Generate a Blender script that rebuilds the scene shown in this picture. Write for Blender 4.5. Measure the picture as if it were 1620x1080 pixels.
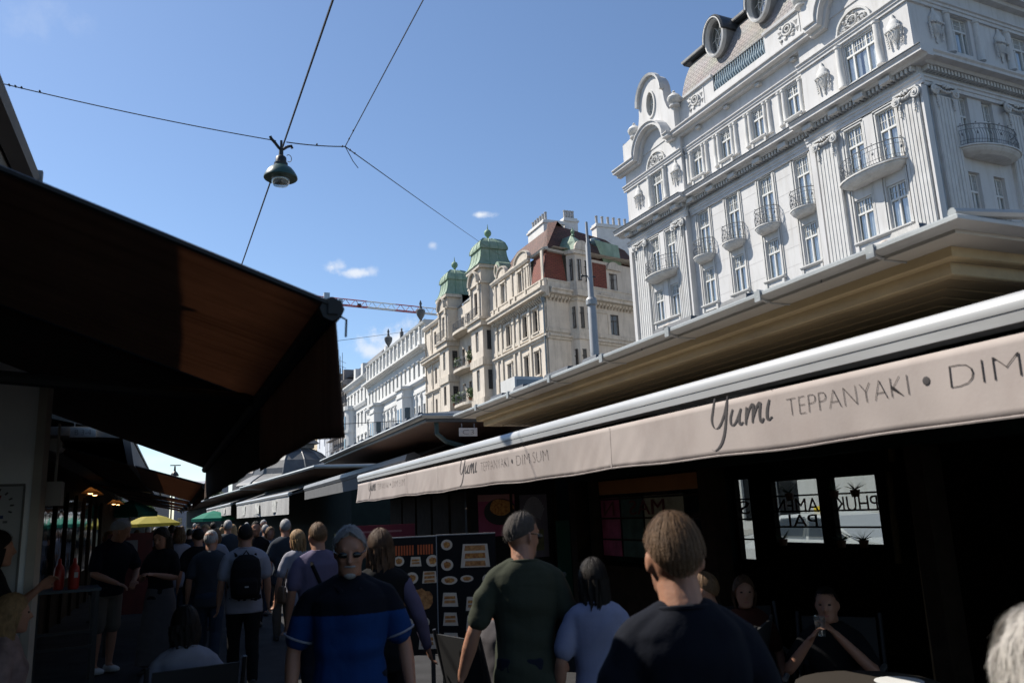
import bpy, bmesh, math, random
import numpy as np
from mathutils import Vector, Matrix, Quaternion
for o in list(bpy.data.objects): bpy.data.objects.remove(o)
S = bpy.context.scene
COL = S.collection
R = math.radians
rnd = random.Random(7)

# ---------------------------------------------------------------- camera
cam = bpy.data.cameras.new('camera'); camo = bpy.data.objects.new('camera', cam); COL.objects.link(camo)
cam.sensor_width = 36.0; cam.lens = 28.0; cam.clip_start = 0.05; cam.clip_end = 3000
yaw, pitch, roll = R(22.827), R(11.9906), R(-2.5)
w_ = Vector((math.sin(yaw)*math.cos(pitch), math.cos(yaw)*math.cos(pitch), math.sin(pitch)))
r_ = Vector((math.cos(yaw), -math.sin(yaw), 0)); u_ = r_.cross(w_)
r2 = r_*math.cos(roll)+u_*math.sin(roll); u2 = -r_*math.sin(roll)+u_*math.cos(roll)
M3 = Matrix((r2, u2, -w_)).transposed()
camo.matrix_world = Matrix.Translation((0, 0, 1.76)) @ M3.to_4x4()
cam.dof.use_dof = True; cam.dof.focus_distance = 26.0; cam.dof.aperture_fstop = 4.0
S.camera = camo

# ---------------------------------------------------------------- sun and sky
TOSUN = Vector((-1.0, 1.0, 1.6)).normalized()
sl = bpy.data.lights.new('sun', 'SUN'); sl.energy = 5.0; sl.angle = R(0.5); sl.color = (1.0, 0.94, 0.85)
so = bpy.data.objects.new('sun', sl); COL.objects.link(so)
so.rotation_mode = 'QUATERNION'; so.rotation_quaternion = TOSUN.to_track_quat('Z', 'Y')
so.location = TOSUN*200
wd = bpy.data.worlds.new('World'); S.world = wd; wd.use_nodes = True
nt = wd.node_tree; nt.nodes.clear()
def N(t, typ, **kw):
    n = t.nodes.new(typ)
    for k, v in kw.items(): setattr(n, k, v)
    return n
sky = N(nt, 'ShaderNodeTexSky', sky_type='NISHITA', sun_disc=False)
sky.sun_elevation = math.asin(TOSUN.z); sky.sun_rotation = R(-45); sky.altitude = 200; sky.air_density = 1.0; sky.dust_density = 0.38; sky.ozone_density = 3.8
bg = N(nt, 'ShaderNodeBackground'); bg.inputs[1].default_value = 0.098
out = N(nt, 'ShaderNodeOutputWorld')
tc = N(nt, 'ShaderNodeTexCoord')
nz = N(nt, 'ShaderNodeTexNoise'); nz.inputs['Scale'].default_value = 26; nz.inputs['Detail'].default_value = 7; nz.inputs['Roughness'].default_value = .62
nt.links.new(tc.outputs['Generated'], nz.inputs['Vector'])
acc = None
# small fair-weather clouds, given by compass direction: (direction, horizontal half size, vertical half size, strength)
CLOUDS = [((.162,.940,.300), .030, .014, 1.0), ((.188,.937,.294), .034, .009, .8), ((.210,.933,.296), .016, .010, .45), ((.333,.871,.360), .022, .007, .9), ((.279,.903,.326), .009, .007, .45),
          ((.245,.945,.216), .055, .028, 1.0), ((.215,.955,.200), .04, .016, .7), ((-.023,.997,.075), .11, .016, .55), ((-.02,.998,.04), .16, .014, .6), ((-.152,.847,.51), .06, .03, .1),
          ((-.70,.50,.5), .08, .03, .9), ((.75,-.5,.42), .09, .03, .9), ((-.6,-.6,.5), .07, .02, .8), ((.1,-.9,.43), .06, .02, .8)]
for c, h, v, k in CLOUDS:
    c = Vector(c).normalized()
    sub = N(nt, 'ShaderNodeVectorMath', operation='SUBTRACT'); sub.inputs[1].default_value = c
    mul = N(nt, 'ShaderNodeVectorMath', operation='MULTIPLY'); mul.inputs[1].default_value = (1/h, 1/h, 1/v)
    ln = N(nt, 'ShaderNodeVectorMath', operation='LENGTH')
    nt.links.new(tc.outputs['Generated'], sub.inputs[0]); nt.links.new(sub.outputs[0], mul.inputs[0]); nt.links.new(mul.outputs[0], ln.inputs[0])
    a1 = N(nt, 'ShaderNodeMath', operation='MULTIPLY_ADD'); a1.inputs[1].default_value = 2.6; nt.links.new(nz.outputs['Fac'], a1.inputs[0])
    neg = N(nt, 'ShaderNodeMath', operation='MULTIPLY_ADD'); neg.inputs[1].default_value = -1.0; neg.inputs[2].default_value = -0.55
    nt.links.new(ln.outputs['Value'], neg.inputs[0]); nt.links.new(neg.outputs[0], a1.inputs[2])
    mr = N(nt, 'ShaderNodeMapRange', interpolation_type='SMOOTHSTEP'); mr.inputs['From Min'].default_value = .0; mr.inputs['From Max'].default_value = .9
    mr.inputs['To Max'].default_value = k; nt.links.new(a1.outputs[0], mr.inputs['Value'])
    if acc is None: acc = mr.outputs[0]
    else:
        mx = N(nt, 'ShaderNodeMath', operation='MAXIMUM'); nt.links.new(acc, mx.inputs[0]); nt.links.new(mr.outputs[0], mx.inputs[1]); acc = mx.outputs[0]
mixc = N(nt, 'ShaderNodeMix', data_type='RGBA'); mixc.inputs['B'].default_value = (6.0, 6.2, 6.5, 1)
nt.links.new(acc, mixc.inputs['Factor']); nt.links.new(sky.outputs[0], mixc.inputs['A'])
nt.links.new(mixc.outputs['Result'], bg.inputs[0]); nt.links.new(bg.outputs[0], out.inputs[0])
S.view_settings.view_transform = 'Standard'; S.view_settings.look = 'None'; S.view_settings.exposure = 0.66; S.view_settings.gamma = 1.0
S.view_settings.use_curve_mapping = False
S.cycles.max_bounces = 5; S.cycles.transparent_max_bounces = 10

# ---------------------------------------------------------------- materials
MATS = {}
def mat(name, col, rough=.7, var=.12, scale=3.0, bump=0.0, bscale=None, metal=0.0, spec=.4, trans=0.0, emit=0.0, col2=None, wave=None, alpha=None, stain=None, dist=.02):
    """procedural principled material: base colour broken up by noise, fine relief by bump"""
    if name in MATS: return MATS[name]
    m = bpy.data.materials.new(name); m.use_nodes = True; t = m.node_tree; t.nodes.clear()
    o = N(t, 'ShaderNodeOutputMaterial'); p = N(t, 'ShaderNodeBsdfPrincipled')
    p.inputs['Roughness'].default_value = rough; p.inputs['Metallic'].default_value = metal; p.inputs['Specular IOR Level'].default_value = spec
    tx = N(t, 'ShaderNodeTexCoord'); n1 = N(t, 'ShaderNodeTexNoise'); n1.inputs['Scale'].default_value = scale; n1.inputs['Detail'].default_value = 6; n1.inputs['Roughness'].default_value = .6
    t.links.new(tx.outputs['Object'], n1.inputs['Vector'])
    rp = N(t, 'ShaderNodeValToRGB'); rp.color_ramp.elements[0].position = .3; rp.color_ramp.elements[1].position = .7
    c = Vector(col); lo = [max(0, x*(1-var)) for x in c]; hi = [min(1, x*(1+var)) for x in c] if col2 is None else list(col2)
    rp.color_ramp.elements[0].color = (*lo, 1); rp.color_ramp.elements[1].color = (*hi, 1)
    t.links.new(n1.outputs['Fac'], rp.inputs[0]); cs = rp.outputs[0]
    if stain:      # vertical streaks of dirt with a shape of their own
        mp = N(t, 'ShaderNodeMapping'); mp.inputs['Scale'].default_value = stain[4] if len(stain) > 4 else (1.6, 1.6, .22); t.links.new(tx.outputs['Object'], mp.inputs[0])
        n3 = N(t, 'ShaderNodeTexNoise'); n3.inputs['Scale'].default_value = 1.5; n3.inputs['Detail'].default_value = 8; n3.inputs['Roughness'].default_value = .7
        t.links.new(mp.outputs[0], n3.inputs['Vector'])
        r3 = N(t, 'ShaderNodeValToRGB'); r3.color_ramp.elements[0].position = .48; r3.color_ramp.elements[1].position = .75
        r3.color_ramp.elements[0].color = (0, 0, 0, 1); r3.color_ramp.elements[1].color = (stain[3],)*3+(1,)
        t.links.new(n3.outputs['Fac'], r3.inputs[0])
        mx = N(t, 'ShaderNodeMix', data_type='RGBA'); mx.inputs['B'].default_value = (*stain[:3], 1)
        t.links.new(r3.outputs[0], mx.inputs['Factor']); t.links.new(cs, mx.inputs['A']); cs = mx.outputs['Result']
    t.links.new(cs, p.inputs['Base Color'])
    if bump:
        n2 = N(t, 'ShaderNodeTexNoise'); n2.inputs['Scale'].default_value = bscale or scale*8; n2.inputs['Detail'].default_value = 5
        t.links.new(tx.outputs['Object'], n2.inputs['Vector']); src = n2.outputs['Fac']
        if wave:
            wv = N(t, 'ShaderNodeTexWave', bands_direction=wave[0]); wv.inputs['Scale'].default_value = wave[1]; wv.inputs['Distortion'].default_value = wave[2]
            t.links.new(tx.outputs['Object'], wv.inputs['Vector']); src = wv.outputs['Fac']
        b = N(t, 'ShaderNodeBump'); b.inputs['Strength'].default_value = bump; b.inputs['Distance'].default_value = dist
        t.links.new(src, b.inputs['Height']); t.links.new(b.outputs[0], p.inputs['Normal'])
    if emit:
        p.inputs['Emission Color'].default_value = (*col, 1); p.inputs['Emission Strength'].default_value = emit
    res = p.outputs[0]
    if trans:      # cloth that lets some light through
        tr = N(t, 'ShaderNodeBsdfTranslucent'); t.links.new(cs, tr.inputs[0]); ms = N(t, 'ShaderNodeMixShader'); ms.inputs[0].default_value = trans
        t.links.new(p.outputs[0], ms.inputs[1]); t.links.new(tr.outputs[0], ms.inputs[2]); res = ms.outputs[0]
    t.links.new(res, o.inputs[0]); MATS[name] = m; return m
def glass_mat(name, tint, refl, rough=.03, clear=.6):
    """window pane: partly mirror of the sky, partly see-through"""
    m = bpy.data.materials.new(name); m.use_nodes = True; t = m.node_tree; t.nodes.clear()
    o = N(t, 'ShaderNodeOutputMaterial'); g = N(t, 'ShaderNodeBsdfGlossy'); g.inputs['Roughness'].default_value = rough; g.inputs['Color'].default_value = (.95, .97, 1, 1)
    d = N(t, 'ShaderNodeBsdfDiffuse'); d.inputs[0].default_value = (*tint, 1); tr = N(t, 'ShaderNodeBsdfTransparent'); tr.inputs[0].default_value = (.9, .94, .92, 1)
    m1 = N(t, 'ShaderNodeMixShader'); m1.inputs[0].default_value = clear; t.links.new(d.outputs[0], m1.inputs[1]); t.links.new(tr.outputs[0], m1.inputs[2])
    lw_ = N(t, 'ShaderNodeLayerWeight'); fr = N(t, 'ShaderNodeMath', operation='POWER'); fr.inputs[1].default_value = 4.0; t.links.new(lw_.outputs['Facing'], fr.inputs[0])
    ad = N(t, 'ShaderNodeMath', operation='ADD', use_clamp=True); ad.inputs[1].default_value = refl; t.links.new(fr.outputs[0], ad.inputs[0])
    nz = N(t, 'ShaderNodeTexNoise'); nz.inputs['Scale'].default_value = 1.3; tx = N(t, 'ShaderNodeTexCoord'); t.links.new(tx.outputs['Object'], nz.inputs['Vector'])
    b = N(t, 'ShaderNodeBump'); b.inputs['Strength'].default_value = .08; b.inputs['Distance'].default_value = .1; t.links.new(nz.outputs['Fac'], b.inputs['Height']); t.links.new(b.outputs[0], g.inputs['Normal'])
    m2 = N(t, 'ShaderNodeMixShader'); t.links.new(ad.outputs[0], m2.inputs[0]); t.links.new(m1.outputs[0], m2.inputs[1]); t.links.new(g.outputs[0], m2.inputs[2])
    t.links.new(m2.outputs[0], o.inputs[0]); MATS[name] = m; return m
def brick_mat(name, c1, c2, mortar, sx, sy, rough=.8, bump=.6, axis='XZ'):
    """small roof tiles or shingles too fine to pick apart"""
    m = bpy.data.materials.new(name); m.use_nodes = True; t = m.node_tree; t.nodes.clear()
    o = N(t, 'ShaderNodeOutputMaterial'); p = N(t, 'ShaderNodeBsdfPrincipled'); p.inputs['Roughness'].default_value = rough
    tx = N(t, 'ShaderNodeTexCoord'); sp = N(t, 'ShaderNodeSeparateXYZ'); cb = N(t, 'ShaderNodeCombineXYZ'); ad = N(t, 'ShaderNodeMath', operation='ADD')
    t.links.new(tx.outputs['Object'], sp.inputs[0]); t.links.new(sp.outputs[0], ad.inputs[0]); t.links.new(sp.outputs[1], ad.inputs[1])
    t.links.new(ad.outputs[0], cb.inputs[0]); t.links.new(sp.outputs[2], cb.inputs[1])
    b = N(t, 'ShaderNodeTexBrick'); b.inputs['Scale'].default_value = 1; b.inputs['Brick Width'].default_value = sx; b.inputs['Row Height'].default_value = sy
    b.inputs['Mortar Size'].default_value = .018; b.inputs['Color1'].default_value = (*c1, 1); b.inputs['Color2'].default_value = (*c2, 1); b.inputs['Mortar'].default_value = (*mortar, 1)
    t.links.new(cb.outputs[0], b.inputs['Vector'])
    n1 = N(t, 'ShaderNodeTexNoise'); n1.inputs['Scale'].default_value = .8; n1.inputs['Detail'].default_value = 6; t.links.new(tx.outputs['Object'], n1.inputs['Vector'])
    mx = N(t, 'ShaderNodeMix', data_type='RGBA', blend_type='MULTIPLY'); mx.inputs['Factor'].default_value = .55
    t.links.new(b.outputs[0], mx.inputs['A']); t.links.new(n1.outputs['Color'], mx.inputs['B'])
    rr = N(t, 'ShaderNodeMix', data_type='RGBA'); rr.inputs['Factor'].default_value = .5; t.links.new(b.outputs[0], rr.inputs['A']); t.links.new(mx.outputs['Result'], rr.inputs['B'])
    t.links.new(rr.outputs['Result'], p.inputs['Base Color'])
    bp = N(t, 'ShaderNodeBump'); bp.inputs['Strength'].default_value = bump; bp.inputs['Distance'].default_value = .03; bp.invert = True
    t.links.new(b.outputs['Fac'], bp.inputs['Height']); t.links.new(bp.outputs[0], p.inputs['Normal']); t.links.new(p.outputs[0], o.inputs[0]); MATS[name] = m; return m

# ---------------------------------------------------------------- mesh helpers
Z = Vector((0, 0, 1))
class Fr:
    """a facade frame: u along the wall, d outward from it, z up"""
    def __init__(s, o=(0, 0, 0), a=(1, 0, 0), n=(0, -1, 0)):
        s.o, s.a, s.n = Vector(o), Vector(a).normalized(), Vector(n).normalized()
    def __call__(s, u, d, z): return s.o+s.a*u+s.n*d+Z*z
WORLD = Fr((0, 0, 0), (1, 0, 0), (0, 1, 0))      # u=X, d=Y
def link(name, me, parent=None, m=None, loc=None, rot=None):
    o = bpy.data.objects.new(name, me); COL.objects.link(o)
    if parent is not None: o.parent = parent
    if loc is not None: o.location = loc
    if rot is not None: o.rotation_euler = rot if not isinstance(rot, (int, float)) else (0, 0, rot)
    if m is not None and me is not None: me.materials.clear(); me.materials.append(m)
    return o
def thing(name, label, cat, loc=(0, 0, 0), rz=0, group=None):
    o = link(name, None, None, None, loc, rz); o['label'] = label; o['category'] = cat
    if group: o['group'] = group
    o.empty_display_size = .2
    return o
def tag(o, label, cat, group=None):
    o['label'] = label; o['category'] = cat
    if group: o['group'] = group
    return o
class MB:
    def __init__(s, fr=WORLD): s.v, s.f, s.fr = [], [], fr
    def add(s, vs, fs):
        b = len(s.v); s.v += [tuple(v) for v in vs]; s.f += [tuple(b+i for i in f) for f in fs]; return s
    def box(s, u0, u1, d0, d1, z0, z1):
        F = s.fr
        return s.add([F(u, d, z) for z in (z0, z1) for d in (d0, d1) for u in (u0, u1)],
                     [(0, 2, 3, 1), (4, 5, 7, 6), (0, 1, 5, 4), (2, 6, 7, 3), (0, 4, 6, 2), (1, 3, 7, 5)])
    def taper(s, u0, u1, d0, d1, z0, z1, i, j=None):
        """box whose top is inset by i (u) and j (d)"""
        j = i if j is None else j; F = s.fr
        q = [(u0, d0, z0), (u1, d0, z0), (u0, d1, z0), (u1, d1, z0), (u0+i, d0+j, z1), (u1-i, d0+j, z1), (u0+i, d1-j, z1), (u1-i, d1-j, z1)]
        return s.add([F(*p) for p in q], [(0, 2, 3, 1), (4, 5, 7, 6), (0, 1, 5, 4), (2, 6, 7, 3), (0, 4, 6, 2), (1, 3, 7, 5)])
    def extr(s, prof, u0, u1):
        """profile [(d,z)] drawn out along u"""
        n = len(prof); F = s.fr
        s.add([F(u, d, z) for u in (u0, u1) for d, z in prof], [(i, (i+1) % n, n+(i+1) % n, n+i) for i in range(n)]+[tuple(range(n-1, -1, -1)), tuple(range(n, 2*n))]); return s
    def plate(s, poly, d0, d1):
        """outline [(u,z)] given thickness d0..d1"""
        n = len(poly); F = s.fr
        s.add([F(u, d, z) for d in (d0, d1) for u, z in poly], [(i, (i+1) % n, n+(i+1) % n, n+i) for i in range(n)]+[tuple(range(n-1, -1, -1)), tuple(range(n, 2*n))]); return s
    def sweep(s, prof, path, closed=False):
        """profile [(d,h)] carried along a path [(u,z)] in the wall plane, h along the path's upward normal"""
        k = len(path); n = len(prof); vs = []; F = s.fr
        for i, (u, z) in enumerate(path):
            p0 = path[(i-1) % k] if (i > 0 or closed) else path[i]; p1 = path[(i+1) % k] if (i < k-1 or closed) else path[i]
            t = Vector((p1[0]-p0[0], p1[1]-p0[1])); t.normalize(); nn = (-t.y, t.x)
            vs += [F(u+h*nn[0], d, z+h*nn[1]) for d, h in prof]
        fs = [(i*n+j, i*n+(j+1) % n, ((i+1) % k)*n+(j+1) % n, ((i+1) % k)*n+j) for i in range(k if closed else k-1) for j in range(n)]
        if not closed: fs += [tuple(range(n-1, -1, -1)), tuple(range((k-1)*n, k*n))]
        return s.add(vs, fs)
    def lathe(s, u, d, z, prof, seg=12, sq=1.0, half=False):
        F = s.fr; n = len(prof); k = seg
        vs = [F(u+r*math.cos(2*math.pi*i/k), d+sq*r*math.sin(2*math.pi*i/k), z+h) for i in range(k) for r, h in prof]
        fs = [(i*n+j, ((i+1) % k)*n+j, ((i+1) % k)*n+j+1, i*n+j+1) for i in range(k) for j in range(n-1)]
        fs += [tuple(i*n for i in range(k-1, -1, -1)), tuple(i*n+n-1 for i in range(k))]
        return s.add(vs, fs)
    def tube(s, pts, r, seg=6, closed=False, world=False):
        F = s.fr; P = [Vector(p) if world else F(*p) for p in pts]; k = len(P); vs = []
        rr = r if isinstance(r, (list, tuple)) else [r]*k
        ref = None
        for i in range(k):
            t = (P[(i+1) % k] if (i < k-1 or closed) else P[i])-(P[i-1] if (i > 0 or closed) else P[i])
            if t.length < 1e-9: t = Vector((0, 0, 1))
            t.normalize()
            if ref is None: ref = Vector((0, 0, 1)) if abs(t.z) < .9 else Vector((1, 0, 0))
            x = ref-t*ref.dot(t)
            if x.length < 1e-6: x = t.orthogonal()
            x.normalize(); y = t.cross(x); ref = x
            vs += [P[i]+(x*math.cos(2*math.pi*j/seg)+y*math.sin(2*math.pi*j/seg))*rr[i] for j in range(seg)]
        fs = [(i*seg+j, i*seg+(j+1) % seg, ((i+1) % k)*seg+(j+1) % seg, ((i+1) % k)*seg+j) for i in range(k if closed else k-1) for j in range(seg)]
        if not closed: fs += [tuple(range(seg-1, -1, -1)), tuple(range((k-1)*seg, k*seg))]
        return s.add(vs, fs)
    def bar(s, p, q, r, seg=6): return s.tube([p, q], r, seg)
    def blob(s, c, r, seg=8, rings=6, world=False):
        c = Vector(c) if world else s.fr(*c); r = (r,)*3 if isinstance(r, (int, float)) else r; vs = []; F = s.fr
        A, B = (Vector((1, 0, 0)), Vector((0, 1, 0))) if world else (F.a, F.n)
        for i in range(1, rings):
            th = math.pi*i/rings
            for j in range(seg):
                ph = 2*math.pi*j/seg
                vs.append(c+A*(r[0]*math.sin(th)*math.cos(ph))+B*(r[1]*math.sin(th)*math.sin(ph))+Z*(r[2]*math.cos(th)))
        vs += [c+Z*r[2], c-Z*r[2]]; n = len(vs)
        fs = [(i*seg+j, i*seg+(j+1) % seg, (i+1)*seg+(j+1) % seg, (i+1)*seg+j) for i in range(rings-2) for j in range(seg)]
        fs += [(n-2, (j+1) % seg, j) for j in range(seg)]+[(n-1, (rings-2)*seg+j, (rings-2)*seg+(j+1) % seg) for j in range(seg)]
        return s.add(vs, fs)
    def wall(s, u0, u1, z0, z1, holes, d=0.0, depth=.3):
        """wall sheet with window openings and their reveals; holes = (u0,u1,z0,z1)"""
        us = sorted({u0, u1, *[h[0] for h in holes], *[h[1] for h in holes]}); zs = sorted({z0, z1, *[h[2] for h in holes], *[h[3] for h in holes]})
        us = [u for u in us if u0 <= u <= u1]; zs = [z for z in zs if z0 <= z <= z1]; F = s.fr
        for i in range(len(us)-1):
            for j in range(len(zs)-1):
                cu, cz = (us[i]+us[i+1])/2, (zs[j]+zs[j+1])/2
                if any(h[0] < cu < h[1] and h[2] < cz < h[3] for h in holes): continue
                s.add([F(us[i], d, zs[j]), F(us[i+1], d, zs[j]), F(us[i+1], d, zs[j+1]), F(us[i], d, zs[j+1])], [(0, 1, 2, 3)])
        for a, b, c, e in holes:
            q = [F(a, d, c), F(b, d, c), F(b, d, e), F(a, d, e)]; k = [F(a, d-depth, c), F(b, d-depth, c), F(b, d-depth, e), F(a, d-depth, e)]
            s.add(q+k, [(0, 1, 5, 4), (1, 2, 6, 5), (2, 3, 7, 6), (3, 0, 4, 7)])
        return s
    def mesh(s, name, m=None, smooth=False):
        me = bpy.data.meshes.new(name); me.from_pydata(s.v, [], s.f); me.update()
        bm = bmesh.new(); bm.from_mesh(me); bmesh.ops.recalc_face_normals(bm, faces=bm.faces); bm.to_mesh(me); bm.free()
        if smooth:
            me.polygons.foreach_set('use_smooth', [True]*len(me.polygons))
            try: me.set_sharp_from_angle(angle=R(40))
            except Exception: pass
        if m: me.materials.append(m)
        return me
    def build(s, name, m, parent=None, smooth=False, loc=None, rot=None):
        return link(name, s.mesh(name, m, smooth), parent, None, loc, rot)
def text_mesh(txt, size, ext=.002, offset=0.0, space=1.0, align='LEFT'):
    cu = bpy.data.curves.new('lettering', 'FONT'); cu.body = txt; cu.size = size; cu.extrude = ext; cu.offset = offset; cu.space_character = space; cu.align_x = align; cu.resolution_u = 3
    o = bpy.data.objects.new('lettering', cu); COL.objects.link(o); dg = bpy.context.evaluated_depsgraph_get(); dg.update()
    me = bpy.data.meshes.new_from_object(o.evaluated_get(dg)); bpy.data.objects.remove(o); bpy.data.curves.remove(cu); return me
def copy_tree(o, parent=None):
    c = o.copy(); COL.objects.link(c)
    if parent is not None: c.parent = parent
    for ch in list(o.children): copy_tree(ch, c)
    return c
def arc(cx, cz, r, a0, a1, n, ry=None):
    ry = r if ry is None else ry
    return [(cx+r*math.cos(R(a0+(a1-a0)*i/n)), cz+ry*math.sin(R(a0+(a1-a0)*i/n))) for i in range(n+1)]
# ================================================================ GROUND AND ROAD
g = MB(); g.add([(-900, -300, 0), (900, -300, 0), (900, 1500, 0), (-900, 1500, 0)], [(0, 1, 2, 3)])
go = g.build('ground', mat('asphalt', (.036, .036, .038), .9, .3, 2.2, .5, 60, spec=.15), None); go['kind'] = 'structure'
g = MB(); g.add([(11.2, -60, .008), (25.4, -60, .008), (24.0, 300, .008), (11.2, 300, .008)], [(0, 1, 2, 3)])
ro = g.build('road', mat('road_asphalt', (.075, .075, .078), .85, .25, 1.2, .4, 70), None); ro['kind'] = 'structure'
g = MB(); g.box(25.5, 30.7, -40, 240, 0, .13); pv = g.build('pavement', mat('pavement_concrete', (.28, .27, .26), .85, .15, 1.5, .3), None); pv['kind'] = 'structure'
g = MB(); g.box(9.7, 11.1, -40, 240, 0, .13); pv = g.build('pavement', mat('pavement_concrete', (.28, .27, .26)), None); pv['kind'] = 'structure'

# ================================================================ MATERIALS OF THE BUILDINGS
WP = mat('white_plaster', (.535, .53, .525), .82, .06, .5, .12, 16, stain=(.36, .34, .31, .62), dist=.03)
WP2 = mat('white_stucco', (.53, .525, .51), .8, .08, 2.0, .15, 20, stain=(.33, .31, .28, .7))
WS = mat('weathered_cornice_lip', (.40, .38, .35), .8, .25, 3, .3)
GLS = glass_mat('pane_sky', (.05, .06, .07), .22, .02, .92)
GLD = glass_mat('pane_dark', (.02, .022, .025), .05, .05, .25)
CUR = mat('white_net_curtain', (.78, .79, .80), .9, .08, 4, .2, 14, trans=.25)
FRM = mat('white_window_frame', (.56, .56, .54), .55, .06, 6)
IRN = mat('wrought_iron', (.16, .165, .17), .6, .2, 9)
DRK = mat('interior_darkness', (.012, .012, .012), .9, .1)  # near-black that stands in for unlit space behind openings
SHG = brick_mat('pale_shingles', (.36, .33, .31), (.30, .275, .26), (.13, .12, .12), .34, .2, .85, .8)
ZNC = mat('zinc_sheet', (.23, .25, .26), .5, .2, 2, .1, metal=.35)
LEADN = mat('dark_lead_sheet', (.05, .055, .06), .5, .3, 3, .1, metal=.2)

# ================================================================ THE WHITE CORNER BUILDING
W = thing('white_building', 'large white stucco corner building with fluted pilasters, iron balconies and oval dormers', 'building', (31, 23.62, 0), R(-87.69))
F1 = Fr((0, 0, 0), (-1, 0, 0), (0, -1, 0)); F2 = Fr((0, 0, 0), (0, 1, 0), (1, 0, 0))
RB = -.3      # the middle bays stand back
def P(fr, name, m, fn, parent=None, smooth=False):
    mb = MB(fr); fn(mb); return mb.build(name, m, parent or W, smooth)
SING = (7.85, 10.68, 13.6, 16.42)
holesA = [(1.5, 2.55, 14.0, 16.2), (3.45, 4.5, 14.0, 16.2), (1.5, 2.55, 17.1, 20.0), (3.45, 4.5, 17.1, 20.0), (2.0, 3.9, 22.3, 24.5)]
holesC = [(19.15, 20.1, 14.0, 16.2), (21.0, 21.95, 14.0, 16.2), (19.15, 20.1, 17.1, 20.0), (21.0, 21.95, 17.1, 20.0), (19.85, 21.2, 22.3, 24.6)]
holesB = [(c-.5, c+.5, a, b) for c in SING for a, b in ((14.05, 16.3), (17.15, 20.15), (22.6, 24.5))]
shop = [(u, u+1.7, .6, 3.6) for u in (1.2, 10.9, 13.7, 18.6, 21.3)]
lowB = [(c-.5, c+.5, a, b) for c in SING for a, b in ((5.6, 7.8), (9.4, 11.8))]
def walls(mb):
    mb.wall(0, 6.8, 0, 26.6, holesA+[h for h in shop if h[1] < 6.8], 0, .28); mb.wall(6.8, 17.7, 0, 26.6, holesB+lowB+[h for h in shop if 6.8 < h[0] < 17], RB, .25); mb.wall(17.7, 24.4, 0, 26.6, holesC+[h for h in shop if h[0] > 17.7], 0, .28)
    for u in (6.8, 17.7): mb.add([F1(u, 0, 0), F1(u, RB, 0), F1(u, RB, 26.6), F1(u, 0, 26.6)], [(0, 1, 2, 3)])
    mb.fr = Fr((-24.4, 0, 0), (0, 1, 0), (-1, 0, 0)); mb.wall(0, 20, 0, 28.5, [], 0, .2)
    mb.fr = F1; mb.add([F1(0, -20, 0), F1(24.4, -20, 0), F1(24.4, -20, 28.5), F1(0, -20, 28.5)], [(0, 1, 2, 3)])
    mb.add([F1(0, -.5, 26.5), F1(24.4, -.5, 26.5), F1(24.4, -20, 26.5), F1(0, -20, 26.5)], [(0, 1, 2, 3)])
P(F1, 'wall', WP, walls)
holesS = [(2.35, 3.15, 13.6, 16.3), (4.15, 4.95, 13.6, 16.3), (2.5, 3.2, 17.3, 20.2), (4.2, 5.0, 17.3, 20.2), (3.0, 4.3, 22.6, 24.6), (7.6, 8.9, 22.6, 24.6), (8.3, 9.2, 13.6, 16.3), (8.3, 9.2, 17.3, 20.2)]
P(F2, 'side_wall', WP, lambda mb: mb.wall(0, 20, 0, 28.5, holesS, 0, .28))
P(F1, 'room_darkness', DRK, lambda mb: mb.box(.3, 24.1, -1.9, -1.7, .2, 26.2))  # added black sheet, the rooms' darkness put into its colour

# windows: frame, three panes each and curtains
WMESH = {}
def window_parts(w, h, kind):
    key = (round(w, 2), round(h, 2), kind)
    if key in WMESH: return WMESH[key]
    f = MB(Fr()); t = .07; zt = h*.66
    f.box(-w/2, -w/2+t, -.05, .05, 0, h); f.box(w/2-t, w/2, -.05, .05, 0, h); f.box(-w/2+t, w/2-t, -.05, .05, 0, t); f.box(-w/2+t, w/2-t, -.05, .05, h-t, h)
    f.box(-w/2+t, w/2-t, -.05, .075, zt-.05, zt+.05)
    xs = [0] if kind != 'triple' else [-w*.22, w*.22]
    for x in xs: f.box(x-.045, x+.045, -.05, .06, t, zt-.05); f.box(x-.035, x+.035, -.045, .05, zt+.05, h-t)
    nb = 3 if kind != 'triple' else 6
    for i in range(1, nb*2):
        x = -w/2+w*i/(nb*2)
        if all(abs(x-q) > .06 for q in xs): f.box(x-.012, x+.012, -.02, .03, zt+.05, h-t)
    f.box(-w/2+t, w/2-t, -.018, .028, (zt+h)/2-.012, (zt+h)/2+.012)
    for x in [-w/2+t]+xs: f.box(x+.02, x+.05, .05, .07, t, zt-.05)
    panes = []
    ed = [-w/2+t]+xs+[w/2-t]
    for a, b in zip(ed[:-1], ed[1:]):
        m = MB(Fr()); m.add([(a, .012, t), (b, .012, t), (b, .012, zt), (a, .012, zt)], [(0, 1, 2, 3)]); panes.append(m.mesh('pane', GLS))
    m = MB(Fr()); m.add([(-w/2+t, .012, zt), (w/2-t, .012, zt), (w/2-t, .012, h-t), (-w/2+t, .012, h-t)], [(0, 1, 2, 3)]); panes.append(m.mesh('pane', GLS))
    cur = []
    for sgn in (-1, 1):
        for var in range(3):
            m = MB(Fr()); n = 14; wd_ = w*(.33+.055*var); vs = []
            for i in range(n+1):
                q = i/n; x = sgn*(w/2-t-wd_*q); y = .07+.025*math.sin(q*19+var); vs += [(x, y, t+.02), (x+sgn*.02*math.sin(q*5), y+.01, h-t)]
            m.add(vs, [(2*i, 2*i+2, 2*i+3, 2*i+1) for i in range(n)]); cur.append(m.mesh('curtain', CUR))
    WMESH[key] = (f.mesh('window', FRM), panes, cur); return WMESH[key]
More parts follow.
